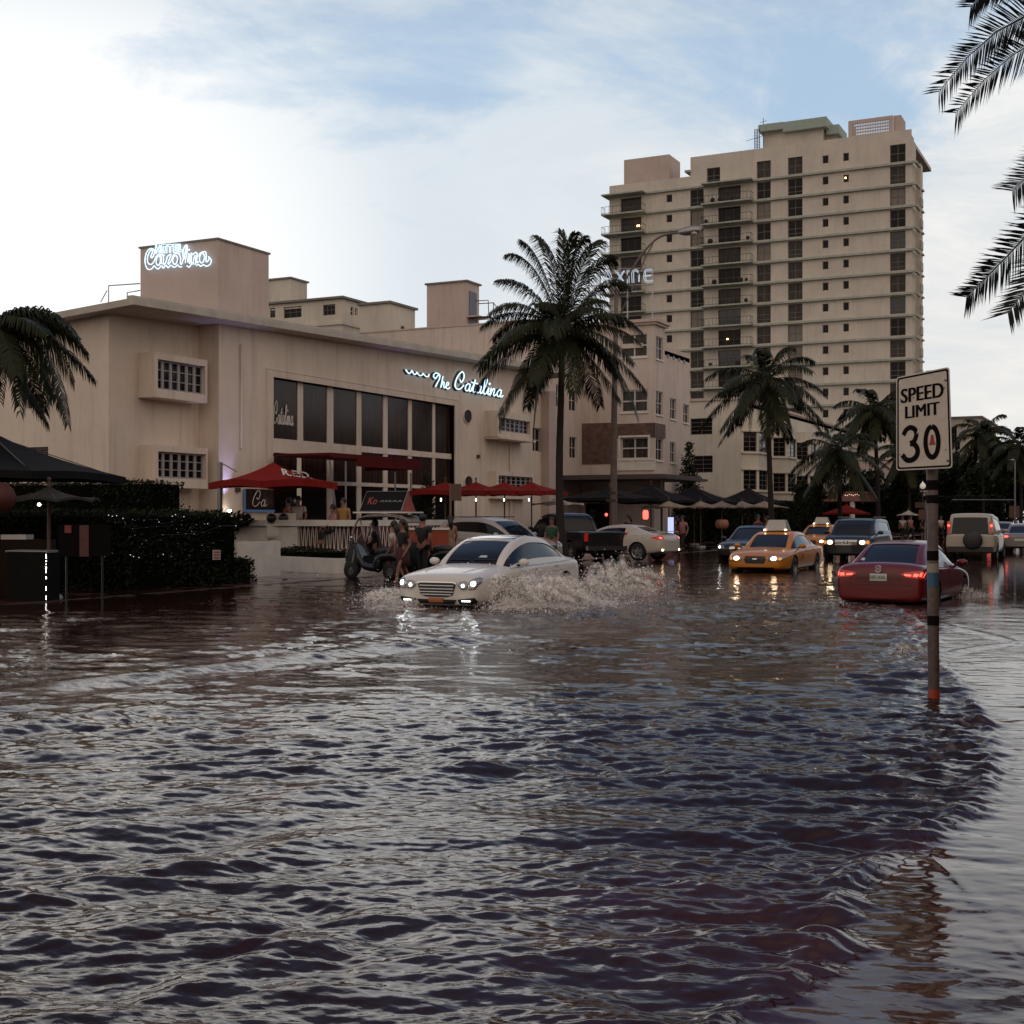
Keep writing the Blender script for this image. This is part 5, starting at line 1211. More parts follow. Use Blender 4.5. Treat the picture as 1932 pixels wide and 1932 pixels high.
wc, bv, gv = car('white_coupe', 'white coupe with a lit tail lamp turning in behind the street lamp post', 'car', st, gh, paint('coupe_white_paint', (0.52, 0.47, 0.41)), (1.40, -1.35), .34, mirror_x=.72, mirror_z=.98, seg=(.8, -.5))
for s in (1, -1):
    F_ = (lambda p: p) if s > 0 else mir
    tl = add(wc, decal(bv, F_([(.50, .84), (.84, .80), (.88, .90), (.78, .97), (.55, .93)]), 'rear', .004, 3), 'tail_light', m_red_lamp)
    add(tl, decal(bv, F_(circ(.74, .88, .05, .035)), 'rear', .014, 2), 'lamp_element', m_red_lit)
    add(wc, decal(bv, F_(circ(.66, .42, .05, .03)), 'rear', .006, 1), 'reverse_lamp', m_head_warm)
    add(wc, decal(bv, F_([(.55, .34), (.72, .34), (.70, .26), (.56, .26)]), 'rear', .004, 2), 'exhaust_trim', m_trim)
add(wc, decal(bv, [(-.26, .74), (.26, .74), (.22, .88), (-.22, .88)], 'rear', .002, 2), 'number_plate', m_plate)
mb = MB().local(); mb.box(-2.30, -2.12, -.70, .70, 1.10, 1.125); add(wc, mb, 'boot_spoiler', MATS['coupe_white_paint'])
c_ = at(1166, 1025, 51.0); place_car(wc, (c_.x, c_.y), R(26.3+180-35), 0.02)
# black saloon behind the taxi, and the queue at the far right
st2 = [(2.3, .60, .36, .56, .60), (2.24, .78, .28, .70, .74), (2.0, .87, .24, .78, .84), (1.4, .90, .24, .85, .93), (.9, .905, .24, .90, .97), (0, .905, .24, .93, .95), (-1.3, .90, .24, .96, 1.0), (-2.1, .87, .28, .98, 1.04), (-2.3, .74, .36, .80, .86)]
gh2 = [(1.05, 0, .62, 'g', 'g'), (.85, 1.05, .61, 'g', 'g'), (.30, 1.36, .56, 'p', 'g'), (-.1, 1.42, .56, 'p', 'p'), (-.17, 1.42, .56, 'p', 'g'), (-.8, 1.40, .56, 'p', 'g'), (-1.1, 1.32, .57, 'g', 'p'), (-1.75, 0, .64, 'g', 'p')]
bk, bv, gv = car('black_sedan', 'black sedan waiting behind the left side of the orange taxi', 'car', st2, gh2, p_black, (1.4, -1.3), .33, mirror_x=.75, mirror_z=.98, seg=(.85, -.13, -1.0))
for s in (1, -1):
    F_ = (lambda p: p) if s > 0 else mir
    hl = add(bk, decal(bv, F_([(.45, .62), (.78, .60), (.84, .72), (.50, .72)]), 'front', .004, 3), 'headlight', m_lens); add(hl, decal(bv, F_(circ(.66, .66, .04)), 'front', .014, 1), 'bulb', m_head_lit if s < 0 else m_lens)
    add(bk, decal(bv, F_([(.05, .70), (.28, .70), (.26, .56), (.07, .56)]), 'front', .004, 2), 'grille', m_chrome)
add(bk, decal(bv, [(-.22, .42), (.22, .42), (.22, .52), (-.22, .52)], 'front', .02, 1), 'number_plate', m_plate_o)
c_ = at(1392, 1040, 49.0); place_car(bk, (c_.x, c_.y+2.1), SOUTH, -0.10)
def tail_car(lab, pm, X_, dep, h, nm='red_lit_car'):
    o, bv, gv = car('sedan', lab, 'car', st2, gh2, pm, (1.4, -1.3), .33, mirror_x=.75, mirror_z=.98, group='cars queueing at the right edge')
    for s in (1, -1):
        F_ = (lambda p: p) if s > 0 else mir
        tl = add(o, decal(bv, F_([(.45, .78), (.82, .76), (.84, .90), (.50, .92)]), 'rear', .004, 2), 'tail_light', m_red_lamp); add(tl, decal(bv, F_(circ(.64, .84, .12, .05)), 'rear', .014, 2), 'lamp_element', m_red_lit)
    add(o, decal(bv, [(-.25, .62), (.25, .62), (.25, .74), (-.25, .74)], 'rear', .012, 1), 'number_plate', m_plate)
    c_ = at(X_, 1020, dep); place_car(o, (c_.x, c_.y+2.1), h, -0.08); return o
tail_car('pale sedan with glowing tail lamps, cut by the right edge of the photo', paint('pale_silver_paint', (.22, .19, .18), .3), 1925, 62.0, NORTH)
tail_car('small distant car with a roof cut by the cream SUV at the far right', paint('dusty_grey_paint', (.16, .13, .125), .3), 1886, 84.0, NORTH)
# ------------------------------------------------------------------ vegetation
m_frond = mat('palm_leaf', (0.013, 0.022, 0.009), 0.5, 0, 0.4, 0.9, col2=(0.034, 0.030, 0.013), spec=0.10)
m_dead = mat('dead_frond', (0.06, 0.035, 0.018), 0.8, 0, 0.5, 2, spec=0.1)
m_frond2 = mat('near_palm_leaf', (0.007, 0.011, 0.012), 0.55, 0, 0.3, 2, spec=0.2)
m_trunk = mat('palm_trunk', (0.028, 0.019, 0.015), 0.9, 0, 0.5, 3, 0.5, 18)
m_leaf = mat('dark_foliage', (0.010, 0.016, 0.007), 0.7, 0, 0.5, 0.8, col2=(0.022, 0.026, 0.010), spec=0.2)
m_hedge = mat('hedge_leaf', (0.009, 0.014, 0.006), 0.75, 0, 0.5, 1.0, col2=(0.020, 0.022, 0.009), spec=0.15)
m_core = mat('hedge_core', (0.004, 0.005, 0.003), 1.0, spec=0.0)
def frond(mb, P0, P1, P2, LL, n=46, wd=0.045, hang=0.5, rnd=None, rach=0.022, fold=0.35, tip=0.0, roll=0.0):
    rnd = rnd or random
    P = lambda t: P0*(1-t)**2+P1*2*t*(1-t)+P2*t*t
    mb.tube([P(i/8) for i in range(9)], [rach*(1-0.85*i/8) for i in range(9)], 4, False)
    PN = (P1-P0).cross(P2-P1); PN = PN.normalized() if PN.length > 1e-4 else None
    for i in range(n):
        t = 0.10+0.90*(i/(n-1)); p = P(t); tg = ((P1-P0)*(1-t)+(P2-P1)*t).normalized()
        sd = PN if PN is not None else tg.cross(UP)
        if sd.length < 0.05: sd = Vector((1, 0, 0))
        sd = (sd-tg*sd.dot(tg)).normalized()
        if roll: sd = Matrix.Rotation(roll, 3, tg) @ sd
        up2 = sd.cross(tg)
        if up2.z < 0: up2 = -up2
        ln = LL*max(tip, math.sin(math.pi*min(1, 0.16+0.78*t))**0.6)
        for s in (1, -1):
            if rnd.random() < 0.05: continue
            l = ln*rnd.uniform(0.8, 1.1); a = rnd.uniform(0.45, 0.8)+0.5*t
            d1 = (sd*s*1.0+tg*a+up2*(0.25-fold)+UP*rnd.uniform(-.15, .1)).normalized()
            d2 = (d1*0.75-UP*hang*rnd.uniform(.7, 1.3)).normalized()
            q1 = p+d1*l*0.45; q2 = q1+d2*l*0.55
            w_ = (d1.cross(sd.cross(d1)*s)).normalized() if False else tg.cross(d1).cross(d1).normalized()
            w_ = w_*wd*0.5
            mb.add([p-w_*.5, p+w_*.5, q1+w_, q1-w_, q2], [(0, 1, 2, 3), (3, 2, 4)])
def palm(name, label, base, crown, rad, seed, n=26, m=None, group=None, LLf=0.33, extra=(), trunk_r=0.16, curve=0.3, el=(-50, 66), nl=60, wd=0.07, cat='palm tree', fronds=True, xh=0.55, tip=0.0, xroll=.6, xr=0.0):
    rnd = random.Random(seed); base = Vector(base); crown = Vector(crown)
    root = empty(name, base, label=label, cat=cat, group=group)
    mb = MB(); pts = []; k = 24; off = Vector((rnd.uniform(-1, 1), rnd.uniform(-1, 1), 0))*curve
    for i in range(k+1):
        t = i/k; pts.append(base.lerp(crown, t)+off*math.sin(math.pi*t)*(1-t))
    rs = [trunk_r*(1.45-0.55*min(1, i/4) if i < 4 else 0.92-0.35*i/k)*(1+0.05*(i % 2)) for i in range(k+1)]
    mb.tube(pts, rs, 10); mb.build('trunk', m_trunk, root, True)
    mb = MB()
    if fronds:
        for i in range(n):
            az = i*2.39996+rnd.uniform(-.25, .25); t = (i+0.5)/n
            e = R(el[1]+(el[0]-el[1])*t**0.85+rnd.uniform(-8, 8)); L_ = rad*rnd.uniform(0.92, 1.12)*(1.0 if e > -.4 else .92)
            h = Vector((math.cos(az), math.sin(az), 0)); d = h*math.cos(e)+UP*math.sin(e)
            P0 = crown+Vector((0, 0, rnd.uniform(-.15, .25))); P1 = P0+d*L_*0.62; dr = 0.22+0.50*math.cos(e)
            P2 = P0+h*L_*(math.cos(e)*0.95+0.12)+UP*(math.sin(e)*L_*0.92-L_*dr*0.75)
            frond(mb, P0, P1, P2, rad*LLf, nl, wd, rnd.uniform(.7, 1.3), rnd)
        mb.ball(crown, trunk_r*1.6, 8, 1.4)
    for (a, b, c) in extra: frond(mb, a, b, c, rad*LLf, nl+10, wd, xh, rnd, tip=tip, roll=xr+rnd.uniform(-xroll, xroll))
    mb.build('crown', m or m_frond, root)
    if fronds:
        mb = MB()
        for i in range(4):
            az = rnd.uniform(0, 6.28); h = Vector((math.cos(az), math.sin(az), 0)); P0 = crown-UP*.1
            frond(mb, P0, P0+h*rad*.32-UP*rad*.10, P0+h*rad*.30-UP*rad*rnd.uniform(.65, .85), rad*LLf*.6, 34, wd*.7, 1.6, rnd)
        mb.build('dead_fronds', m_dead, root)
    return root
def gpt(X_, x=None, d=None, z=0.0):   # ground point under image column X_, on street line x or at depth d
    v = D(X_, 975)
    if x is not None: d = x/v.x
    return Vector((v.x*d, v.y*d, z))
b0_ = gpt(1062, d=48.6); cr = at(1060, 632, 48.6)
E = []
for (tx_, ty_, dd, mx_, my_) in ((905, 700, 48.0, 965, 600), (942, 805, 47.5, 990, 640), (1005, 835, 47.0, 1010, 660), (940, 528, 48.8, 1005, 520), (958, 480, 48.8, 1015, 470), (1012, 445, 49, 1050, 470), (1060, 436, 48.9, 1068, 500), (985, 455, 48.7, 1030, 480), (1135, 455, 48.9, 1095, 470), (1185, 540, 48.4, 1130, 505), (925, 590, 48.4, 985, 540), (1085, 440, 48.2, 1068, 470), (1105, 450, 48.6, 1075, 460), (1160, 490, 48.6, 1112, 475), (1210, 625, 48.3, 1150, 560), (1205, 790, 47.6, 1165, 640), (1180, 740, 47.4, 1140, 620), (930, 640, 49.5, 985, 570)):
    E.append((cr.copy(), at(mx_, my_, 48.6), at(tx_, ty_, dd)))
palm('coconut_palm', 'tallest coconut palm, its dark trunk rising behind the white sedan', b0_, cr, 3.0, 4, 23, extra=E, el=(-38, 66), trunk_r=0.18, curve=.25, wd=.042, nl=92, xh=.9)
palm('coconut_palm', 'slim tall coconut palm in front of the block with rounded bays', gpt(1458, x=-19.6), at(1447, 718, 73.7), 3.4, 9, 26, group='coconut palms along the far pavement', trunk_r=.19)
palm('coconut_palm', 'short bushy coconut palm between the slim palm and the speed sign', gpt(1586, x=-19.8), at(1582, 852, 89.6), 3.2, 12, 24, group='coconut palms along the far pavement', trunk_r=.20)
palm('coconut_palm', 'dense dark palm at the foot of the tower, just left of the speed sign', gpt(1655, x=-21), at(1650, 772, 107), 3.6, 15, 30, group='coconut palms along the far pavement', trunk_r=.22, nl=44, wd=.11)
palm('coconut_palm', 'tattered palm rising above the dark trees right of the speed sign', gpt(1858, d=128), at(1855, 818, 128), 3.6, 21, 24, group='distant palms at the right', nl=36, wd=.14)
palm('coconut_palm', 'wind bent palm half cut by the right edge above the dark trees', gpt(1925, d=120), at(1922, 840, 120), 3.2, 22, 24, group='distant palms at the right', nl=36, wd=.14)
palm('coconut_palm', 'low dark palm behind the speed sign post at street level', gpt(1712, d=125), at(1712, 850, 125), 3.3, 23, 24, group='distant palms at the right', nl=36, wd=.14)
# left edge palm
cl_ = at(-22, 615, 27); E = []
for (tx_, ty_, dd, mx_, my_) in ((165, 668, 27, 90, 560), (128, 800, 26.3, 105, 610), (38, 775, 26, 40, 620), (150, 640, 28, 80, 560), (95, 760, 27.4, 85, 600), (140, 720, 25.8, 90, 590)):
    E.append((cl_.copy(), at(mx_, my_, 27), at(tx_, ty_, dd)))
palm('coconut_palm', 'palm at the left edge whose fronds droop in front of the hotel side wall', gpt(-40, d=27), cl_, 1.9, 31, 12, extra=E, LLf=.36, wd=.04, el=(-60, 30), xh=.9, nl=70)
# near right palm: only its frond tips enter the picture
cn = at(2190, 150, 15.0); E = []
for (tx_, ty_, dd, mx_, my_) in ((1772, 172, 14.2, 1985, -120), (1804, 212, 14.0, 2015, -60), (1832, 12, 14.4, 1990, -170), (1824, 560, 14.2, 1965, 425), (1910, 360, 13.8, 2050, 220), (1902, 590, 14.3, 2020, 440)):
    E.append((cn.copy(), at(mx_, my_, 14.5), at(tx_, ty_, dd)))
nb = gpt(2190, d=15.0)
palm('date_palm', 'near palm whose stiff spiky fronds reach in at the top right corner', nb, cn, 2.4, 33, 0, m=m_frond2, extra=E, LLf=.20, wd=.019, nl=124, trunk_r=.2, fronds=False, xh=0.03, tip=0.6, xroll=.15, xr=1.35, cat='palm tree')

def leaves(mb, n, gen, sz, rnd, flat=0.0):
    for _ in range(n):
        p = gen(rnd); a = Vector((rnd.gauss(0, 1), rnd.gauss(0, 1), rnd.gauss(0, 1))).normalized(); b = a.orthogonal().normalized(); c = a.cross(b)
        s = sz*rnd.uniform(.6, 1.4); mb.add([p-b*s, p-c*s*.5, p+b*s, p+c*s*.5], [(0, 1, 2, 3)])
def boxhedge(name, label, x0, x1, y0, y1, z0, z1, n, seed, group='clipped hedges at the left', sz=.045, cat='hedge'):
    rnd = random.Random(seed); root = empty(name, ((x0+x1)/2, (y0+y1)/2, max(z0, 0)), label=label, cat=cat, group=group)
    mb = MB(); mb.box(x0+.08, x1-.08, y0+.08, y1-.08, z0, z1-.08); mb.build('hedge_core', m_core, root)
    ax = [(y1-y0)*(z1-z0), (x1-x0)*(z1-z0), (x1-x0)*(y1-y0)]
    def g(r):
        k = r.random()*sum(ax)*1.0; j = lambda: r.gauss(0, .035)
        wob = lambda u, v: .05*math.sin(u*2.3+1)+.04*math.sin(v*3.7+u)
        if k < ax[0]: y, z = r.uniform(y0, y1), r.uniform(z0, z1); return Vector((x1-.05+j()+wob(y, z), y, z))
        if k < ax[0]+ax[1]: x, z = r.uniform(x0, x1), r.uniform(z0, z1); return Vector((x, y0+.05+j()-wob(x, z), z))
        x, y = r.uniform(x0, x1), r.uniform(y0, y1); return Vector((x, y, z1-.04+j()*1.2+wob(x, y)))
    mb = MB(); leaves(mb, n, g, sz, rnd); mb.build('foliage', m_hedge, root)
    return root
# hedges in front of the hotel wing
f0 = onz(170, 1108); f1 = onz(455, 1098)
hA = onz(455, 1100)
boxhedge('clipped_hedge', 'dark clipped hedge hung with tiny blue white lights, nearest to the street at left', -30.0, -20.9, 22.6, 26.6, -.1, 1.78, 20000, 1)
boxhedge('clipped_hedge', 'taller flat topped hedge against the wing wall behind the parasols', -33.5, -25.6, 28.6, 30.0, 0, 2.72, 7000, 2)
boxhedge('clipped_hedge', 'low rounded hedge at the pavement edge in front of the white pier', -22.6, -21.2, 26.65, 27.65, -.1, .58, 2500, 3)
boxhedge('darkening_hedge', 'tall dark hedge behind the dining parasols at the foot of the bay windowed building', -29.3, -27.6, 86.5, 123, -.1, 3.0, 12000, 71, 'tall dark hedges', .11)  # most of its length is added dark mass standing for shade
boxhedge('darkening_hedge', 'tall dark hedge across the foot of the plain tan low block', -38, -14.5, 147.0, 148.2, -.1, 3.9, 9000, 72, 'tall dark hedges', .16)  # added dark mass that keeps the pale block wall from showing
def blobtree(name, label, base, blobs, n, seed, sz=.12, group=None, trunk=True, m=None, cat='tree'):
    rnd = random.Random(seed); base = Vector(base); root = empty(name, base, label=label, cat=cat, group=group)
    mb = MB(); tot = sum(r_**2 for *_, r_, _ in blobs)
    for (x, y, z, r_, fl) in blobs:
        def g(r):
            while True:
                v = Vector((r.uniform(-1, 1), r.uniform(-1, 1), r.uniform(-1, 1)))
                if .35 < v.length < 1: break
            v *= 1+0.28*math.sin(v.x*7+x)*math.sin(v.y*6+v.z*5+y)
            return Vector((base.x+x+v.x*r_, base.y+y+v.y*r_, z+v.z*r_*fl))
        leaves(mb, int(n*r_**2/tot), g, sz, rnd)
    mb.build('foliage', m or m_leaf, root)
    if trunk:
        mb = MB(); zc_ = sum(b[2] for b in blobs)/len(blobs)
        mb.tube([base-UP*.2, base+UP*zc_*.5, base+UP*zc_], [.22, .17, .08], 8)
        for (x, y, z, r_, fl) in blobs[:6]: mb.tube([base+UP*zc_*.55, Vector((base.x+x*.6, base.y+y*.6, z-.2*r_))], [.10, .03], 6)
        mb.build('trunk', m_trunk, root)
    return root
# cypress and ivy
def cone(name, label, X_, x, zt_, rad, seed, n=1800, z0=0.0, cat='shrub', group=None, sz=.06):
    b = gpt(X_, x=x, z=z0); blobs = [(0, 0, z0+(zt_-z0)*t, rad*(1-t)**.8+.08, 1.3) for t in (.12, .28, .44, .6, .75, .88)]
    return blobtree(name, label, b, blobs, n, seed, sz=sz, cat=cat, group=group)
cone('potted_cypress', 'dark narrow cypress standing at the right end of the lobby windows', 806, -26.6, 3.6, .62, 41, 2200, .6, group='cypresses')
cone('potted_cypress', 'small dark cypress in front of the beige ground floor wall behind the white coupe', 1117, -27.5, 2.2, .42, 42, 700, 0, group='cypresses')
cone('ivy_tree', 'tall pointed mass of ivy climbing between the two cream buildings', 1300, -29.0, 7.4, 1.35, 43, 6000, 0, sz=.10, cat='tree')
rnd = random.Random(77)
def shrubrow(label, pts, r_, seed, zb=0.6, group='low terrace shrubs'):
    bl = [(p[0]-pts[0][0], p[1]-pts[0][1], zb+r_*.8+random.Random(seed+i).uniform(-.05, .12), r_, .8) for i, p in enumerate(pts)]
    return blobtree('low_shrub', label, (pts[0][0], pts[0][1], zb), bl, 1400, seed, sz=.07, trunk=False, cat='shrub', group=group)
shrubrow('spiky low shrubs along the foot of the wall left of the red canopy', [(-29.6+.45*i, 35.0, 0) for i in range(6)], .32, 51, 1.25)
# background trees
def bigtree(label, X_, d, zc_, R_, seed, n=9000, group='dark trees at the end of the street', sz=.26, flat=.75):
    r = random.Random(seed); bl = [(r.uniform(-R_, R_)*.75, r.uniform(-R_, R_)*.75, zc_+r.uniform(-.5, .5)*R_*flat, R_*r.uniform(.34, .55), .8) for _ in range(9)]
    return blobtree('shade_tree', label, gpt(X_, d=d), bl, int(n*1.7), seed, sz=sz, group=group)
bigtree('round dark tree behind the small red parasol at the tower foot', 1500, 118, 3.4, 2.6, 61, 3500)
bigtree('dark tree filling the gap right of the pink restaurant fascia', 1665, 132, 4.2, 3.4, 62, 5000)
bigtree('broad dark tree just right of the speed sign post', 1800, 150, 5.6, 5.2, 63, 7000)
bigtree('dark tree with an uneven top between the two tattered palms at right', 1868, 165, 6.0, 5.2, 64, 7000)
bigtree('large dark tree cut by the right edge of the photo', 1935, 150, 5.6, 5.4, 65, 8000)
bigtree('dark low tree at the far end of the carriageway behind the cream SUV', 1838, 210, 5.5, 7.0, 66, 6000, sz=.36)
bigtree('dark spreading tree hanging over the far right cars', 1905, 215, 6.0, 8.0, 67, 7000, sz=.36)
bigtree('dark tree directly behind the speed sign plate', 1745, 175, 4.6, 5.0, 68, 6000, sz=.3)
bigtree('dark shrubby tree at the end of the black parasols', 1545, 140, 2.4, 2.6, 69, 3500)
bigtree('dense dark tree low behind the dark SUV', 1690, 150, 2.8, 3.4, 70, 4500)

# ------------------------------------------------------------------ terrace in front of the hotel
ter = empty('terrace_wall', (-24, 33, 0), label='low white garden wall and parapet of the hotel terrace with looped white railing', cat='wall')
mb = MB(); mb.box(-30, -22.9, 35.6, 60.0, -.2, .60); mb.box(-22.9, -22.0, 35.6, 60, -.2, .30); mb.build('terrace_floor', m_pinkish, ter)
xr_ = ony(680, 990, 35.5).x; xl_ = ony(458, 990, 35.5).x; x566 = ony(566, 990, 35.5).x; zt_ = 1.7-.02
zt_ = ony(600, 981, 35.5).z
mb = MB(); mb.box(-30, x566-.35, 35.4, 35.6, .1, zt_-.20); mb.box(x566-.35, x566, 35.36, 35.6, .1, zt_-.2); mb.box(xl_-2, x566, 35.3, 35.62, -.1, .35); mb.build('parapet', m_white, ter)
mb = MB(); mb.box(xl_-1.5, xr_+.02, 35.28, 35.72, zt_-.20, zt_); mb.box(xr_-.3, xr_+.021, 35.73, 44, zt_-.2, zt_-.003); mb.build('parapet_coping', m_white, ter)
mb = MB(); zb_ = ony(620, 1037, 35.5).z; mb.box(x566, xr_, 35.52, 35.6, zb_, zt_-.2); mb.box(xr_-.08, xr_-.01, 35.6, 44, zb_, zt_-.2); mb.build('red_backing', mat('dark_red_panel', (.09, .02, .018), .7), ter)
mb = MB(); pts = []; k = 0; x_ = x566+.04; rv = random.Random(2)
while x_ < xr_-.03:
    pts.append(Vector((x_, 35.45, zt_-.22 if k % 2 == 0 else zb_+.04+rv.uniform(0, .06)))); pts.append(Vector((x_+.03, 35.45, zt_-.22 if k % 2 == 0 else zb_+.04))); x_ += rv.uniform(.06, .10); k += 1
mb.tube(crom(pts, 3), .013, 5); 
pts = []; y_ = 35.65; k = 0
while y_ < 43.8: pts.append(Vector((xr_+.03, y_, zt_-.22 if k % 2 == 0 else zb_+.04))); y_ += .12; k += 1
mb.tube(crom(pts, 3), .013, 5); mb.build('looped_railing', m_white, ter)
mb = MB(); mb.box(-30, xr_+.1, 35.3, 35.5, zb_-.14, zb_-.01); mb.build('ledge', m_white, ter)
# low curved wall
mb = MB(); arcp = [(-26.3, 34.0)] + [(-26.3+(4.2)*t, 34.0-1.7*t) for t in (.25, .5, .75, .9)] + [(-21.85, 32.35), (-21.6, 32.6), (-21.55, 33.1), (-21.7, 34.2), (-21.9, 36)]
P = [Vector((a, b, 0)) for a, b in arcp]; P = crom(P, 6)
for i in range(len(P)-1):
    t = (P[i+1]-P[i]).normalized(); nn_ = Vector((t.y, -t.x, 0))*-0.2
    a, b = P[i], P[i+1]; t2_ = (P[min(i+2, len(P)-1)]-P[i+1]); t2_ = t2_.normalized() if t2_.length > 1e-6 else t; n2_ = Vector((t2_.y, -t2_.x, 0))*-.2
    for (q1, q2) in ((a, b),): mb.quad(q1-UP*.3, q2-UP*.3, q2+UP*.46, q1+UP*.46); mb.quad(q1+UP*.46, q2+UP*.46, q2+n2_+UP*.46, q1+nn_+UP*.46)
mb.build('low_wall', m_white, ter)
mb = MB(); mb.box(-23.25, -22.72, 29.5, 29.7, -.2, 1.0); mb.box(-22.715, -22.55, 29.5, 30.6, -.2, 1.003); mb.build('side_pier', m_white, ter)
boxhedge('clipped_hedge', 'thin strip of dark hedge on top of the low white terrace wall', -26.5, -22.0, 33.6, 34.9, .1, .66, 3000, 5)

# ------------------------------------------------------------------ parasols
def fabric(n, c, v=.25): return mat(n, c, .9, 0, v, 1.6, .15, 40, spec=.08)
m_redf = fabric('red_canvas', (.22, .018, .014)); m_beige = fabric('beige_canvas', (.30, .23, .18)); m_blackf = fabric('black_canvas', (.014, .013, .013)); m_greyf = fabric('grey_canvas', (.05, .048, .045)); m_whitef = fabric('pale_canvas', (.42, .36, .29))
m_pole = mat('brown_pole', (.09, .045, .03), .6); m_gpole = mat('steel_pole', (.25, .23, .22), .45, .5)
def canopy_mesh(c, hw, zt_, ze, n=4, rot=0.0, val=.18, sag=.10, scal=True):
    mb = MB(); K = 6
    for i in range(n):
        a0, a1 = rot+2*math.pi*i/n, rot+2*math.pi*(i+1)/n
        for k in range(K):
            for j in range(6):
                def pt(tk, tj):
                    p = Vector((math.cos(a0), math.sin(a0), 0)).lerp(Vector((math.cos(a1), math.sin(a1), 0)), tj)*hw*tk
                    edge = math.sin(math.pi*tj)
                    z = zt_+(ze-zt_)*(tk**.85)+sag*edge*tk*tk*.6-sag*math.sin(math.pi*tk)*.5
                    return Vector((c[0]+p.x, c[1]+p.y, z))
                mb.quad(pt(k/K, j/6), pt((k+1)/K, j/6), pt((k+1)/K, (j+1)/6), pt(k/K, (j+1)/6))
                if k == K-1 and val:
                    A, B = pt(1, j/6), pt(1, (j+1)/6); mb.quad(A, A-UP*val, B-UP*val, B)
    return mb
def parasol(name, label, c, hw, zt_, ze, m, n=4, rot=0, z0=0.0, group=None, pm=None, val=.18, ribs=True, cat='parasol', base=True):
    root = empty(name, (c[0], c[1], z0), label=label, cat=cat, group=group)
    o = canopy_mesh(c, hw, zt_, ze, n, rot, val).build('canopy', m, root, True)
    md = o.modifiers.new('t', 'SOLIDIFY'); md.thickness = .012; finish(o); smoothshade(o, 30)
    mb = MB(); mb.tube([(c[0], c[1], z0), (c[0], c[1], zt_+.12)], .035, 8); mb.ball((c[0], c[1], zt_+.14), .05, 8); mb.build('pole', pm or m_pole, root)
    for i in range(n if ribs else 0):
        a = rot+2*math.pi*i/n; mb = MB(); mb.tube([(c[0], c[1], zt_-.08), (c[0]+hw*.97*math.cos(a), c[1]+hw*.97*math.sin(a), ze-.03)], .012, 4); mb.build('rib', pm or m_pole, root)
    if base: mb = MB(); mb.lathe([(.001, .10), (.25, .09), (.3, .0)], 16, (c[0], c[1], z0)); mb.build('base', m_gpole, root)
    return root
names_ = ['first red parasol, nearest the cypress, of the row along the hotel terrace', 'second red parasol of the terrace row, its peak left of the lower oval window', 'third red parasol of the terrace row, under the upper right box window', 'last red parasol of the terrace row, nearest the tall palm trunk']
for X_, lab in zip((840, 898, 952, 1003), names_):
    p = gpt(X_, x=-26.0); d = (p.x)/D(X_, 975).x
    parasol('red_parasol', lab, (p.x, p.y), 1.8, at(X_, 909, d).z, at(X_, 928, d).z, m_redf, 4, R(45), .6, 'red parasols on the terrace')
# glowing heaters / lamps hanging under the red parasols
for X_ in (832, 898, 951, 998):
    p = gpt(X_, x=-25.6); mb = MB(); q_ = at(X_, 943, p.x/D(X_, 975).x); mb.tube([q_-UP*.05, q_+UP*.06], .022, 6)
    mb.build('hanging_lamp', m_litwhite, loc=q_, label='small bright lamp hanging under the %s red parasol from the cypress' % {832: 'first', 898: 'second', 951: 'third', 998: 'fourth'}[X_], cat='lamp', group='lamps under the red parasols')
# big red canopy with white letters, on a side mast
mr = gpt(515, x=-26.0); dR = mr.x/D(515, 975).x
c0 = Vector((mr.x, mr.y, 0)); zr_ = at(515, 872, dR).z; ze_ = at(515, 911, dR).z
rb_ = empty('red_parasol', (c0.x-1.6, c0.y-1.2, .6), label='big square red cantilever parasol lettered R.E.D with its mast on the left', cat='parasol')
o = canopy_mesh((c0.x, c0.y), 2.12, zr_, ze_, 4, R(26.3), .22, .16).build('canopy', m_redf, rb_, True); md = o.modifiers.new('t', 'SOLIDIFY'); md.thickness = .012; finish(o); smoothshade(o, 30)
mb = MB(); pm0 = at(415, 872, dR-.3); mb.box(pm0.x-.06, pm0.x+.06, pm0.y-.06, pm0.y+.06, .3, pm0.z); mb.tube([pm0, at(447, 890, dR-.2)], .02, 6); mb.build('mast', m_gpole, rb_)
def textmesh(txt, size=1.0, off=0.0, res=3):
    cu = bpy.data.curves.new('t', 'FONT'); cu.body = txt; cu.size = size; cu.offset = off; cu.resolution_u = res
    t = bpy.data.objects.new('t', cu); C.objects.link(t); dg = bpy.context.evaluated_depsgraph_get(); me_ = bpy.data.meshes.new_from_object(t.evaluated_get(dg)); bpy.data.objects.remove(t)
    v = [q.co.copy() for q in me_.vertices]; f = [tuple(p.vertices) for p in me_.polygons]; bpy.data.meshes.remove(me_)
    xs = [q.x for q in v]; ysx = [q.y for q in v]; return v, f, (min(xs), max(xs), min(ysx), max(ysx))
def text_on(txt, place, m, name, parent, off=0.0, **k):     # place(u,v) for u,v in 0..1 over the text box
    v, f, (a, b, c, d) = textmesh(txt, 1.0, off); mb = MB(); mb.add([place((q.x-a)/(b-a), (q.y-c)/(d-c)) for q in v], f); return mb.build(name, m, parent, **k)
bvR = BVHTree.FromPolygons([o.matrix_world @ v.co if False else v.co.copy() for v in o.data.vertices], [tuple(p.vertices) for p in o.data.polygons])
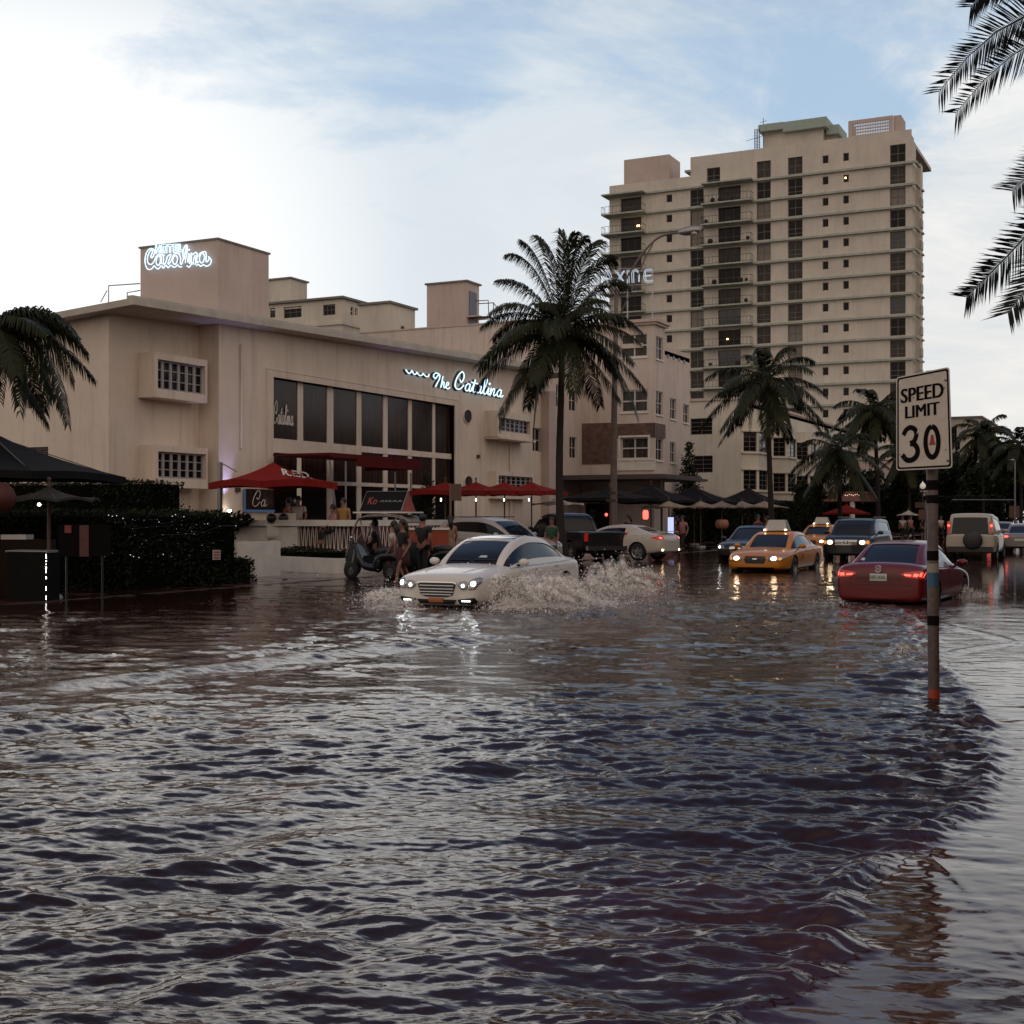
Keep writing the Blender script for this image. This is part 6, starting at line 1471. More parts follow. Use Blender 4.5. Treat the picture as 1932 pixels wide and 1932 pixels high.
def lay(Xa, Ya, Xb, Yb, Xc, Yc):   # lay lettering on the canopy slope
    def f(u, v):
        X_ = Xa+(Xb-Xa)*u+(Xc-Xa)*v; Y_ = Ya+(Yb-Ya)*u+(Yc-Ya)*v; dr = D(X_, Y_).normalized(); h, n_, i_, dd = bvR.ray_cast(O0, dr)
        return (h-dr*.10) if h is not None else at(X_, Y_, dR-1)
    return f
text_on('R.E.D.', lay(534, 896, 590, 904, 530, 884), mat('white_lettering', (.6, .55, .5), .7), 'lettering', rb_, .03)
# flat dark red awning over the entrance, on thin leaning posts
aw = empty('awning', (-27, 41, .6), label='long flat dark red awning on thin steel posts across the lobby windows', cat='awning')
ya_, yb_ = onx(515, 860, -29.6).y, onx(790, 880, -27.0).y; za_ = onx(790, 868, -27).z; yv_ = onx(672, 880, -27.0).y
mb = MB(); mb.box(-29.6, -27.0, ya_, yb_, za_-.05, za_+.03); mb.box(-27.0, -26.96, yv_, yb_+.02, za_-.42, za_+.02); mb.box(-27.0, -26.97, ya_, yv_, za_-.14, za_+.018); mb.box(-29.6, -27, yb_, yb_+.03, za_-.4, za_)
mb.build('awning_canvas', fabric('dark_red_canvas', (.11, .014, .014)), aw)
for (x0_, y0_, x1_, y1_) in ((622, 868, 642, 965), (745, 890, 748, 965), (775, 892, 776, 970), (652, 870, 653, 960)):
    mb = MB(); a = onx(x0_, y0_, -27.03); b = onx(x1_, y1_, -27.03); mb.tube([a, (b.x, b.y, .55)], .035, 6); mb.build('post', m_gpole, aw)
# cream, black and beige parasols further on
p = gpt(1052, d=62); parasol('beige_parasol', 'cream parasol half hidden by the trunk of the tall middle palm', (p.x, p.y), 1.35, at(1052, 939, 62).z, at(1052, 952, 62).z, m_whitef, 8, 0, 0, 'beige parasols', val=.05)
for i, (X_, Y0, Y1, lab) in enumerate(((1150, 919, 942, 'large black square parasol behind the street lamp post, first of the black ones'), (1228, 913, 946, 'large black square parasol with the highest peak, beneath the stone clad bay'), (1310, 917, 948, 'large black square parasol at the foot of the ivy mass'), (1412, 920, 950, 'large black square parasol left of the slim palm trunk, farthest of the black ones'))):
    p = gpt(X_, x=-25.0); d = p.x/D(X_, 975).x
    parasol('black_parasol', lab, (p.x, p.y), 3.1, at(X_, Y0, d).z, at(X_, Y1, d).z, m_blackf, 4, R(45), 0, 'black square parasols', val=.15)
labs = ['beige parasol just right of the red lantern, first of the beige row', 'beige parasol second in the beige row, right of the blue lit banner', 'beige parasol third in the beige row above the orange pumpkin', 'beige parasol fourth in the row with its canopy tipped, left of the taxi sign', 'beige parasol last in the row, behind the roof sign of the taxi']
for (X_, lab) in zip((1262, 1322, 1362, 1400, 1442), labs):
    p = gpt(X_, x=-22.6); d = p.x/D(X_, 975).x
    parasol('beige_parasol', lab, (p.x, p.y), 1.55, at(X_, 945, d).z, at(X_, 957, d).z, m_beige, 4, R(45) if X_ < 1390 else R(20), 0, 'beige parasols', val=.07)
p = gpt(1597, x=-24); parasol('red_parasol', 'bright red parasol in front of the pink restaurant fascia, far off', (p.x, p.y), 2.4, at(1597, 951, 112).z, at(1597, 968, 112).z, m_redf, 4, R(45), 0, val=.15)
p = gpt(1714, x=-19.9); parasol('pale_parasol', 'small pale parasol behind the dark SUV, left of the speed sign post', (p.x, p.y), 1.25, at(1714, 962, 118).z, at(1714, 972, 118).z, m_whitef, 4, R(45), 0, val=.06)
# left corner: large black parasol and a smaller grey one
pL = at(-15, 830, 29); parasol('black_parasol', 'large black cantilever parasol at the left edge, highest of the left ones', (pL.x, pL.y), 3.05, at(-30, 815, 29).z, at(100, 893, 28).z, m_blackf, 4, R(63), 0, val=.16)
pL = at(92, 930, 27); parasol('grey_parasol', 'smaller grey parasol with a warm lamp beneath, below the large black one', (pL.x, pL.y), 1.05, at(92, 917, 27).z, at(92, 944, 27).z, m_greyf, 8, R(10), 0, val=.05)
mb = MB(); q_ = at(74, 952, 26.5); mb.ball(q_, .036, 8); mb.build('hanging_lamp', mat('warm_lamp', (1, .9, .8), .4, emit=(1, .78, .6), es=9), loc=q_, label='warm glowing lamp under the small grey parasol at left', cat='lamp')
q_ = at(2, 938, 26); mb = MB(); mb.lathe([(.001, .30), (.12, .28), (.24, .16), (.30, 0), (.26, -.16), (.12, -.30), (.001, -.32)], 18); pl3 = mb.local().build('paper_lantern', mat('dark_red_lantern', (.07, .012, .01), .7), None, True, label='round dark red lantern cut by the left edge', cat='lantern'); pl3.location = q_
# fairy lights on the hedge
rv = random.Random(8); fl = empty('fairy_lights', (-21, 24, 1), label='scattered tiny blue white fairy lights strung over the near hedge face', cat='fairy lights')
mb = MB(); sp = []
for (a, b) in ((205, 972), (212, 974), (220, 973), (232, 978), (325, 974), (331, 971), (347, 975), (392, 988), (445, 992), (300, 985), (262, 1052), (308, 1046), (252, 1050), (246, 1047), (402, 1024), (385, 1038)): sp.append(at(a, b, 4174/132.0*.985 if False else 31))
for _ in range(60): sp.append(at(rv.gauss(300, 65), rv.uniform(975, 1052), 31))
sp = [Vector((min(-21.2, p.x), 22.55, p.z)) if False else p for p in sp]
def onhedge(p):
    d = (p-O0); t1 = (-20.86-O0.x)/d.x; t2 = (22.55-O0.y)/d.y; q1 = O0+d*t1; q2 = O0+d*t2
    return q1 if 22.6 < q1.y < 26.6 else (q2 if -30 < q2.x < -20.9 else None)
sp = [q for q in map(onhedge, sp) if q is not None]
for i, p in enumerate(sp): mb.ball(p, .009 if i < 14 else rv.uniform(.002, .005), 5)
o = mb.build('tiny_bulbs', mat('fairy_bulb', (1, 1, 1), .4, emit=(.75, .82, 1), es=1.3), fl); o['kind'] = 'stuff'
mb = MB(); ss = sorted(sp, key=lambda p: (round(p.z*5), p.x+p.y)); mb.tube(ss[:60], .003, 3, False); mb.build('wire', m_black, fl)
# ------------------------------------------------------------------ street furniture
# speed limit sign
TLc, TRc, BRc, BLc = at(1691, 712, 12.22), at(1791, 692, 11.86), at(1797, 883, 11.86), at(1691, 888, 12.22)
sgn = empty('speed_limit_sign', at(1762, 1322, 12.03), label='white SPEED LIMIT 30 sign with a small red sticker in the zero', cat='road sign')
def bil(u, v, off=0.0):
    n = (TRc-TLc).cross(BLc-TLc).normalized(); n = n if n.dot(O0-TLc) > 0 else -n
    return (BLc*(1-u)+BRc*u)*(1-v)+(TLc*(1-u)+TRc*u)*v+n*off
def rrect(u0, u1, v0, v1, r, n=5, asp=1.5):
    pts = []
    for cx_, cy_, a0 in ((u1-r*asp, v1-r, 0), (u0+r*asp, v1-r, 90), (u0+r*asp, v0+r, 180), (u1-r*asp, v0+r, 270)):
        for i in range(n+1): a = R(a0+90*i/n); pts.append((cx_+r*asp*math.cos(a), cy_+r*math.sin(a)))
    return pts
def plate(pts, o0, o1, nm, m, pr):
    mb = MB(); k = len(pts); A = [bil(u, v, o0) for u, v in pts]; B = [bil(u, v, o1) for u, v in pts]
    mb.add(A+B, [list(range(k, 2*k)), list(range(k))[::-1]]+[(i, (i+1) % k, k+(i+1) % k, k+i) for i in range(k)]); return mb.build(nm, m, pr)
m_sign = mat('sign_white', (.64, .55, .45), .5, 0, .25, 14, col2=(.54, .45, .36)); m_signk = mat('sign_black', (.008, .006, .006), .7, spec=.05)
sp_ = plate(rrect(0, 1, 0, 1, .035), -.006, 0, 'sign_plate', mat('sign_edge_white', (.62, .56, .50), .5), sgn)
def frame_(a, b, o, nm, m):
    A = rrect(*a); B = rrect(*b); k = len(A); mb = MB(); mb.add([bil(u, v, o) for u, v in A+B], [(i, (i+1) % k, k+(i+1) % k, k+i) for i in range(k)]); return sub(mb.build(nm, m), sp_)
frame_((.020, .980, .013, .987, .03), (.05, .95, .032, .968, .022), .002, 'black_border', m_signk)
sub(plate(rrect(.05, .95, .032, .968, .022), .0005, .0015, 'sign_face', m_sign, None), sp_)
def sgtext(t, u0, u1, v0, v1, off, nm='lettering'): 
    o = text_on(t, lambda u, v: bil(u0+(u1-u0)*u, v0+(v1-v0)*v, .004+u0*.01), m_signk, nm, None, off); return sub(o, sp_)

for du in (-.011, -.004, .004, .011): sgtext('SPEED', .10+du, .88+du, .712, .862, 0); sgtext('LIMIT', .18+du, .80+du, .545, .672, 0)
def ngl(pts, o, nm, m): mb = MB(); mb.add([bil(u, v, o) for u, v in pts], [list(range(len(pts)))]); return sub(mb.build(nm, m), sp_)
def thickstroke(pts, w_, o, nm, m, asp=1.5):
    P = crom([Vector((a, b, 0)) for a, b in pts], 8); mb = MB(); L_, R2 = [], []
    for i, p in enumerate(P):
        t = (P[min(i+1, len(P)-1)]-P[max(i-1, 0)]); t = Vector((t.x, t.y*asp, 0)).normalized(); n_ = Vector((-t.y, t.x, 0)); L_.append(bil(p.x+n_.x*w_, p.y+n_.y*w_/asp, o)); R2.append(bil(p.x-n_.x*w_, p.y-n_.y*w_/asp, o))
    for i in range(len(P)-1): mb.quad(L_[i], L_[i+1], R2[i+1], R2[i])
    return sub(mb.build(nm, m), sp_)
thickstroke([(.135, .372), (.19, .425), (.27, .445), (.355, .415), (.375, .36), (.335, .30), (.26, .278)], .040, .0040, 'numeral', m_signk)
thickstroke([(.26, .278), (.345, .262), (.395, .205), (.375, .145), (.29, .105), (.19, .110), (.115, .165)], .042, .0046, 'numeral', m_signk)
thickstroke([(.655+.115*math.sin(a), .275+.155*math.cos(a)) for a in [2*math.pi*i/14 for i in range(15)]], .040, .0042, 'numeral', m_signk)
ngl([(.62, .26), (.70, .26), (.685, .345), (.64, .345)], .0052, 'red_sticker', mat('red_sticker', (.35, .03, .02), .6)); ngl([(.60, .245), (.72, .245), (.70, .275), (.62, .275)], .0055, 'red_sticker', MATS['red_sticker'])
for (u, v) in ((.075, .17), (.895, .185), (.09, .755), (.33, .75), (.45, .76), (.60, .77), (.90, .80), (.155, .13)): ngl([(u+.011*math.cos(a*1.05), v+.008*math.sin(a*1.05)) for a in range(6)], .006, 'rust_spot', m_rust)
pb, pt_ = at(1762, 1322, 12.06), at(1757, 700, 12.12)
mb = MB(); mb.tube([pb-UP*.4, pb, pt_], .052, 14); mb.build('post', mat('weathered_post', (.13, .085, .07), .6, .2, .6, 14, .3, 40, col2=(.06, .035, .03)), sgn, True)
def band(y0, y1, m, nm='sticker', r_=.0545):
    t = lambda Y: pb.lerp(pt_, (1322-Y)/(1322-700)); mb = MB(); mb.tube([t(y1), t(y0)], r_, 14, False); mb.build(nm, m, sgn, True)
band(907, 925, m_signk); band(935, 950, m_signk); band(1040, 1058, m_signk); band(1082, 1108, mat('blue_sticker', (.03, .10, .16), .5)); band(1162, 1180, m_signk); band(1064, 1081, mat('pale_sticker', (.30, .25, .2), .6)); band(1300, 1321, mat('reflector_orange', (.30, .04, .015), .4))
for s_, Yb in ((1, 745), (1, 860)): mb = MB(); a = bil(.93, .08 if Yb > 800 else .88, -.005); mb.ball(a, .02, 6); mb.build('mounting_bolt', m_metal, sgn)
# tall street lamp behind the white sedan
dl = 52.0; m_lampp = mat('lamp_post_paint', (.17, .12, .10), .6, .2, .4, 3)
lp = empty('street_lamp', gpt(1157, d=dl), label='tall weathered street lamp with a long curved arm, right of the middle palm', cat='street lamp')
mb = MB(); mb.tube([at(1157, 1062, dl), at(1157, 1000, dl), at(1159, 760, dl), at(1163, 545, dl)], [.19, .15, .12, .085], 12); mb.lathe([(.28, -.1), (.28, .35), (.17, .42)], 14, gpt(1157, d=dl)); mb.build('post', m_lampp, lp, True)
mb = MB(); mb.tube(crom([at(1163, 560, dl), at(1185, 520, dl), at(1215, 475, dl), at(1245, 447, dl), at(1282, 438, dl)], 6), .045, 8); mb.build('arm', m_lampp, lp, True)
mb = MB(); mb.tube(crom([at(1172, 590, dl), at(1195, 540, dl), at(1216, 490, dl), at(1232, 460, dl)], 6), .03, 8); mb.build('brace', m_lampp, lp, True)
h0, h1 = at(1278, 439, dl), at(1323, 432, dl); ax_ = (h1-h0); mb = MB()
prof = [(0, .03), (.12, .10), (.3, .16), (.6, .19), (.85, .15), (1, .03)]
P = [h0+ax_*t for t, _ in prof]; mb.tube(P, [r_ for _, r_ in prof], 12); mb.build('lamp_head', m_metal, lp, True)
mb = MB(); c_ = h0+ax_*.66-UP*.12; mb.ball(c_, .17, 12, .6); mb.build('lens', mat('lamp_glass', (.5, .48, .45), .15), lp, True)
for Y_ in (930, 944): mb = MB(); p = at(1157, Y_, dl); mb.box(p.x-.25 if Y_ == 944 else p.x-.14, p.x+.14, p.y-.14, p.y+.14, p.z-.05, p.z+.05); mb.build('clamp', m_rust, lp)
# smaller posts
def post(name, label, cat, X_, d, z1, r_=.05, m=None):
    p = gpt(X_, d=d); o = empty(name, p, label=label, cat=cat); mb = MB(); mb.tube([p-UP*.2, (p.x, p.y, z1)], [r_, r_*.7], 8); mb.build('post', m or m_gpole, o); return o, p
o, p = post('globe_lamp', 'small white globe street lamp left of the speed sign post', 'street lamp', 1741, 122, 4.3, .06, m_rust)
mb = MB(); mb.lathe([(.001, 0), (.16, .03), (.27, .18), (.26, .38), (.14, .56), (.05, .62), (.04, .72), (.001, .76)], 14, (p.x, p.y, 4.3)); mb.build('globe', mat('globe_white', (.7, .66, .6), .4, emit=(1, .9, .8), es=.25), o, True)
o, p = post('street_name_sign', 'brown street name sign on a thin post beside the speed sign post', 'street sign', 1746, 72, 2.6, .04)
mb = MB(); mb.box(p.x-.55, p.x+.35, p.y-.02, p.y+.02, 2.2, 2.5); mb.build('sign_blade', m_rust, o); mb = MB(); mb.box(p.x-.35, p.x+.30, p.y-.06, p.y-.03, 1.55, 2.1); mb.build('sign_panel', m_pole, o)
o, p = post('street_lamp', 'thin grey lamp pole with a traffic arm above the cars at the right edge', 'street lamp', 1915, 108, 6.3, .09, m_metal)
mb = MB(); mb.tube([(p.x, p.y, 3.1), at(1797, 943, 112)], .05, 6); mb.build('traffic_arm', m_metal, o); mb = MB(); mb.ball((p.x-.2, p.y, 6.4), .22, 8, .5); mb.build('lamp_head', m_metal, o); mb = MB(); mb.box(p.x-.45, p.x+.35, p.y-.05, p.y+.02, 1.6, 2.6); mb.build('sign_panel', m_pole, o)
o, p = post('parking_sign', 'slim pole with a small square sign among the red parasols', 'street sign', 844+6, 46.0, at(850, 912, 46).z, .06, mat('brown_steel', (.13, .08, .065), .6))
q_ = at(862, 930, 46); mb = MB(); mb.obox(q_-UP*.28-Vector((.15, .1, 0)), Vector((.30, .16, 0)), UP*.6, Vector((-.01, .02, 0))); mb.build('sign_panel', m_pole, o)
# traffic light far right, lit banner, lantern, globe of pumpkin, crate, menu boards and cabinet
o, p = post('traffic_light', 'small green traffic light above the distant cars', 'traffic light', 1888, 150, 2.2, .05, m_black)
q_ = at(1893, 958, 150); mb = MB(); mb.box(q_.x-.2, q_.x+.2, q_.y-.1, q_.y+.15, q_.z-.5, q_.z+.5); mb.build('signal_housing', m_black, o); mb = MB(); mb.ball(q_+Vector((0, -.12, -.2)), .16, 8); mb.build('green_lens', mat('green_signal', (.02, .2, .1), .4, emit=(.1, .6, .35), es=.8), o)
dB = 58.0; bn = empty('lit_banner', gpt(1264, d=dB), label='narrow glowing blue white banner standing among the dark tables', cat='banner')
a, b = at(1260, 976, dB), at(1269, 1019, dB); mb = MB(); mb.obox((a.x, a.y, b.z), Vector((b.x-a.x, b.y-a.y, 0)), UP*(a.z-b.z), Vector((.03, .06, 0)))
mb.build('lit_panel', mat('banner_light', (.5, .6, .9), .5, 0, .6, 6, emit=(.45, .55, 1.0), es=1.1, col2=(.3, .2, .3)), bn); mb = MB(); mb.tube([gpt(1264, d=dB+.1), (gpt(1264, d=dB+.1).x, gpt(1264, d=dB+.1).y, a.z)], .02, 5); mb.build('stand', m_black, bn)
mb = MB(); q_ = at(1218, 971, 56); mb.lathe([(.001, .20), (.09, .19), (.12, .1), (.12, -.14), (.08, -.2), (.001, -.2)], 12, q_); mb.build('red_lantern', mat('lit_red_lantern', (.6, .05, .04), .5, emit=(1, .10, .07), es=3.0), None, True, loc=q_, label='small glowing red lantern below the black parasols', cat='lantern')
mb = MB(); q_ = at(1144, 971, 54); mb.ball(q_, .07, 8); mb.build('red_lamp', MATS['lit_red_lantern'], None, True, loc=q_, label='tiny red lamp just left of the street lamp post', cat='lamp')
q_ = at(1362, 989, 72); pk_ = MB()
for i in range(12):
    a0 = 2*math.pi*i/12; pk_.lathe([(max(.01, .17*math.sin(math.pi*k/6)), -.26*math.cos(math.pi*k/6)) for k in range(7)], 8, (q_.x+.22*math.cos(a0), q_.y+.22*math.sin(a0), q_.z))
pk_.build('paper_lantern', mat('orange_lantern', (.30, .13, .07), .7), None, True, loc=q_, label='ribbed pale orange globe lantern hanging left of the taxi roof sign', cat='lantern')
mb = MB(); a = onz(1230, 1052); cr_ = empty('planter_box', gpt(1247, d=55), label='low terracotta planter box on the wet pavement below the lit banner', cat='planter')
g0 = gpt(1228, d=55); g1 = gpt(1270, d=55); mb.obox(g0, g1-g0, Vector((-.3, .5, 0)), UP*.48); mb.build('planter', mat('terracotta', (.17, .05, .03), .5, 0, .5, 6), cr_)
for t in (.25, .5, .75): mb = MB(); p = g0.lerp(g1, t); mb.ball((p.x-.15, p.y+.25, .55), .16, 7); mb.build('plant', m_leaf, cr_)
# left corner cabinet and menu boards
cb = empty('serving_cabinet', gpt(50, d=26), label='tall dark cabinet with a dotted strip of lights on its right edge', cat='cabinet')
a, b = gpt(12, d=26.3), gpt(87, d=25.8); zc_ = at(50, 1041, 26).z
mb = MB(); mb.obox(a, b-a, Vector((-.35, .7, 0)), UP*zc_); mb.build('cabinet_body', mat('dark_bronze', (.008, .007, .005), .7, .0, .3, 3, spec=.05), cb)
mb = MB(); mb.obox(Vector((a.x, a.y, zc_-.02))-(b-a)*.02, (b-a)*1.04, Vector((-.37, .74, 0)), UP*.04); mb.build('cabinet_top', m_gpole, cb)
rv = random.Random(4)
mb = MB()
for i in range(30):
    if rv.random() < .75: q_ = Vector((b.x+.02, b.y-.02, .06+zc_*.95*i/30)); mb.ball(q_, .005+.007*rv.random(), 5)
o = mb.build('light_strip', m_litwhite, cb)
mbd = empty('menu_board', gpt(158, d=29), label='dark menu board with one red panel beside the hedge', cat='sign board')
a, b = at(110, 1050, 25.6), at(207, 1050, 25.4); ht = at(110, 990, 25.6).z-a.z
mb = MB(); mb.obox(a, b-a, UP*ht, Vector((-.02, .05, 0))); mb.build('board', mat('board_black', (.006, .005, .005), .8, spec=.04), mbd)
for t0, t1, z0_, z1_, mm_ in ((.42, .60, 0, .98, mat('red_menu', (.10, .015, .013), .5, 0, .6, 12)), (.13, .26, .74, .98, mat('red_flag', (.16, .012, .012), .5))): mb = MB(); mb.obox(a+(b-a)*t0+UP*ht*z0_+Vector((.006, -.012, 0)), (b-a)*(t1-t0), UP*ht*(z1_-z0_), Vector((.003, -.006, 0))); mb.build('red_panel', mm_, mbd)
for t in (.15, .85): mb = MB(); p = a+(b-a)*t; mb.tube([(p.x-.05, p.y+.06, 0), (p.x-.05, p.y+.06, a.z)], .02, 6); mb.build('board_leg', m_black, mbd)
tb_ = empty('bar_table', gpt(45, d=27.5), label='bar counter with a folded white cloth, behind the cabinet at left', cat='table')
a, b = gpt(-10, d=27.3), gpt(85, d=27.3); zq = at(40, 1018, 27.3).z; mb = MB(); mb.obox(a, b-a, Vector((-.3, .6, 0)), UP*zq); mb.build('counter', mat('dark_counter', (.02, .012, .009), .7, spec=.1), tb_)
mb = MB(); mb.obox(Vector((a.x, a.y, zq+.002))+(b-a)*.12, (b-a)*.5, Vector((-.2, .4, 0)), UP*.10); mb.build('folded_cloth', m_white, None, label='folded white cloth lying on the bar counter at the left edge', cat='cloth')
nt_ = empty('notice_sign', at(409, 1060, 29.5), label='small white notice with red print stuck in the hedge end', cat='sign')
a = onx(402, 1056, -20.78); b = onx(416, 1056, -20.78); ht = .24; mb = MB(); mb.obox(a, b-a, UP*ht, Vector((-.02, .0, 0))); mb.build('notice_board', mat('notice_white', (.45, .38, .33), .6), nt_)
for z0_ in (.03, .10, .17): mb = MB(); mb.obox(a+(b-a)*.12+UP*z0_+Vector((.004, 0, 0)), (b-a)*.76, UP*.035, Vector((.004, 0, 0))); mb.build('red_print_line', mat('red_print', (.30, .04, .03), .6), nt_)

# restaurant with the pink fascia
rs2 = empty('restaurant', (-28, 125, 0), label='low restaurant with a pink fascia edged by small lights, behind the short palm', cat='restaurant')
xa_, xb_ = ony(1502, 930, 125).x, ony(1627, 930, 125).x; zz0, zz1 = ony(1560, 946, 125).z, ony(1560, 931, 125).z
mb = MB(); mb.box(xa_, xb_, 125, 133, zz0, zz1); mb.box(xa_-.1, xb_+.15, 124.85, 133, zz1, zz1+.16); mb.build('fascia', mat('pink_fascia', (.34, .15, .13), .6, 0, .3, 2), rs2)
mb = MB(); mb.box(xa_+.2, xb_-.6, 127, 132.5, 0, zz0); mb.build('wall', m_glass, rs2)
for X_ in (1608, 1530): mb = MB(); p = ony(X_, 960, 125.3); mb.tube([(p.x, p.y, 0), (p.x, p.y, zz0)], .25, 10); mb.build('column', m_white, rs2)
mb = MB()
for i in range(34): mb.ball((xa_+.1+(xb_-xa_-.2)*i/33, 124.93, zz1-.16+.06*math.sin(i*1.9)), .035, 5)
o = mb.build('light_string', mat('warm_string', (1, .8, .7), .4, emit=(1, .7, .55), es=2), rs2)
# terrace details: glowing wall washer and cocktail sign
mb = MB(); q_ = at(432, 964, 46.8); q_ = onx(432, 966, -29.8); mb.lathe([(.001, 0), (.07, .01), (.09, .08), (.001, .09)], 12, q_); fx = mb.build('wall_washer', m_litwhite, None, True, loc=q_, label='violet wall lamp at the foot of the cream wall beside the big red parasol mast', cat='lamp')
sl = bpy.data.lights.new('washer_light', 'SPOT'); sl.energy = 260; sl.color = (.50, .45, 1.0); sl.spot_size = R(50); sl.spot_blend = .9; sl.shadow_soft_size = .08
so = bpy.data.objects.new('washer_light', sl); C.objects.link(so); so.location = q_+Vector((.12, 0, .12)); so.rotation_euler = Vector((-.10, 0, 1)).to_track_quat('-Z', 'Y').to_euler()
for (X_, Y_) in ((722, 966), (757, 966)):
    q2_ = onx(X_, Y_, -29.75); s2 = bpy.data.lights.new('washer_light', 'SPOT'); s2.energy = 120; s2.color = (.45, .42, 1.0); s2.spot_size = R(40); s2.spot_blend = .9; s2.shadow_soft_size = .05
    o = bpy.data.objects.new('washer_light', s2); C.objects.link(o); o.location = q2_+Vector((.06, 0, .1)); o.rotation_euler = Vector((-.06, 0, 1)).to_track_quat('-Z', 'Y').to_euler()
    mb = MB(); mb.lathe([(.001, 0), (.05, .01), (.06, .06), (.001, .07)], 10, q2_); mb.build('wall_washer', m_litwhite, None, True, loc=q2_, label='violet uplighter under the lobby windows, %s of the two there' % ('left one' if X_ < 740 else 'right one'), cat='lamp')
cs = empty('window_sign', onx(480, 940, -29.9), label='dark panel with white script and thin blue edge under the big red parasol', cat='sign')
a, b = onx(462, 922, -29.9), onx(517, 962, -29.9); mb = MB(); mb.box(-29.95, -29.9, a.y, b.y, b.z, a.z); mb.build('dark_panel', m_curtain, cs)
mb = MB(); mb.box(-29.9, -29.86, a.y-.05, a.y, b.z-.08, a.z); mb.box(-29.9, -29.86, a.y, b.y, b.z-.08, b.z); mb.build('blue_edge', mat('blue_edge', (.03, .08, .16), .4, emit=(.12, .30, .7), es=.12), cs)
mb = MB(); pls = lambda u, v: Vector((-29.86, a.y+.35+u*.55, b.z+.12+v*.42)); script(mb, 'Ca', pls, .014); mb.build('script', m_white, cs)
mb = MB(); w0 = ys[0]; pls = lambda u, v: Vector((xf+.06, w0[0]+.02+u*.30, 5.25+v*.62)); script(mb, 'Catalina', lambda u, v: pls(u*.93, v), .018); sub(mb.build('window_script', m_white), lob)

# ------------------------------------------------------------------ people
SK = mat('skin', (.22, .10, .07), .6); HAIR = mat('dark_hair', (.012, .008, .006), .6)
def cloth(n, c): return mat('cloth_'+n, c, .85, 0, .2, 8)
def skin_tree(name, joints, edges, m, parent, root=0):
    me_ = bpy.data.meshes.new(name); me_.from_pydata([j[:3] for j in joints], edges, []); o = bpy.data.objects.new(name, me_); C.objects.link(o); o.parent = parent
    md = o.modifiers.new('k', 'SKIN'); md.use_smooth_shade = True
    lay_ = me_.skin_vertices[0] if len(me_.skin_vertices) else None
    if lay_ is None:
        bm = bmesh.new(); bm.from_mesh(me_); bm.verts.layers.skin.verify(); bm.to_mesh(me_); bm.free(); lay_ = me_.skin_vertices[0]
    for i, j in enumerate(joints): r_ = j[3]; lay_.data[i].radius = (r_, j[4] if len(j) > 4 else r_); lay_.data[i].use_root = (i == root)
    s = o.modifiers.new('s', 'SUBSURF'); s.levels = 1; s.render_levels = 1; finish(o); o.data.materials.clear(); o.data.materials.append(m); o.data.polygons.foreach_set('use_smooth', [True]*len(o.data.polygons)); return o
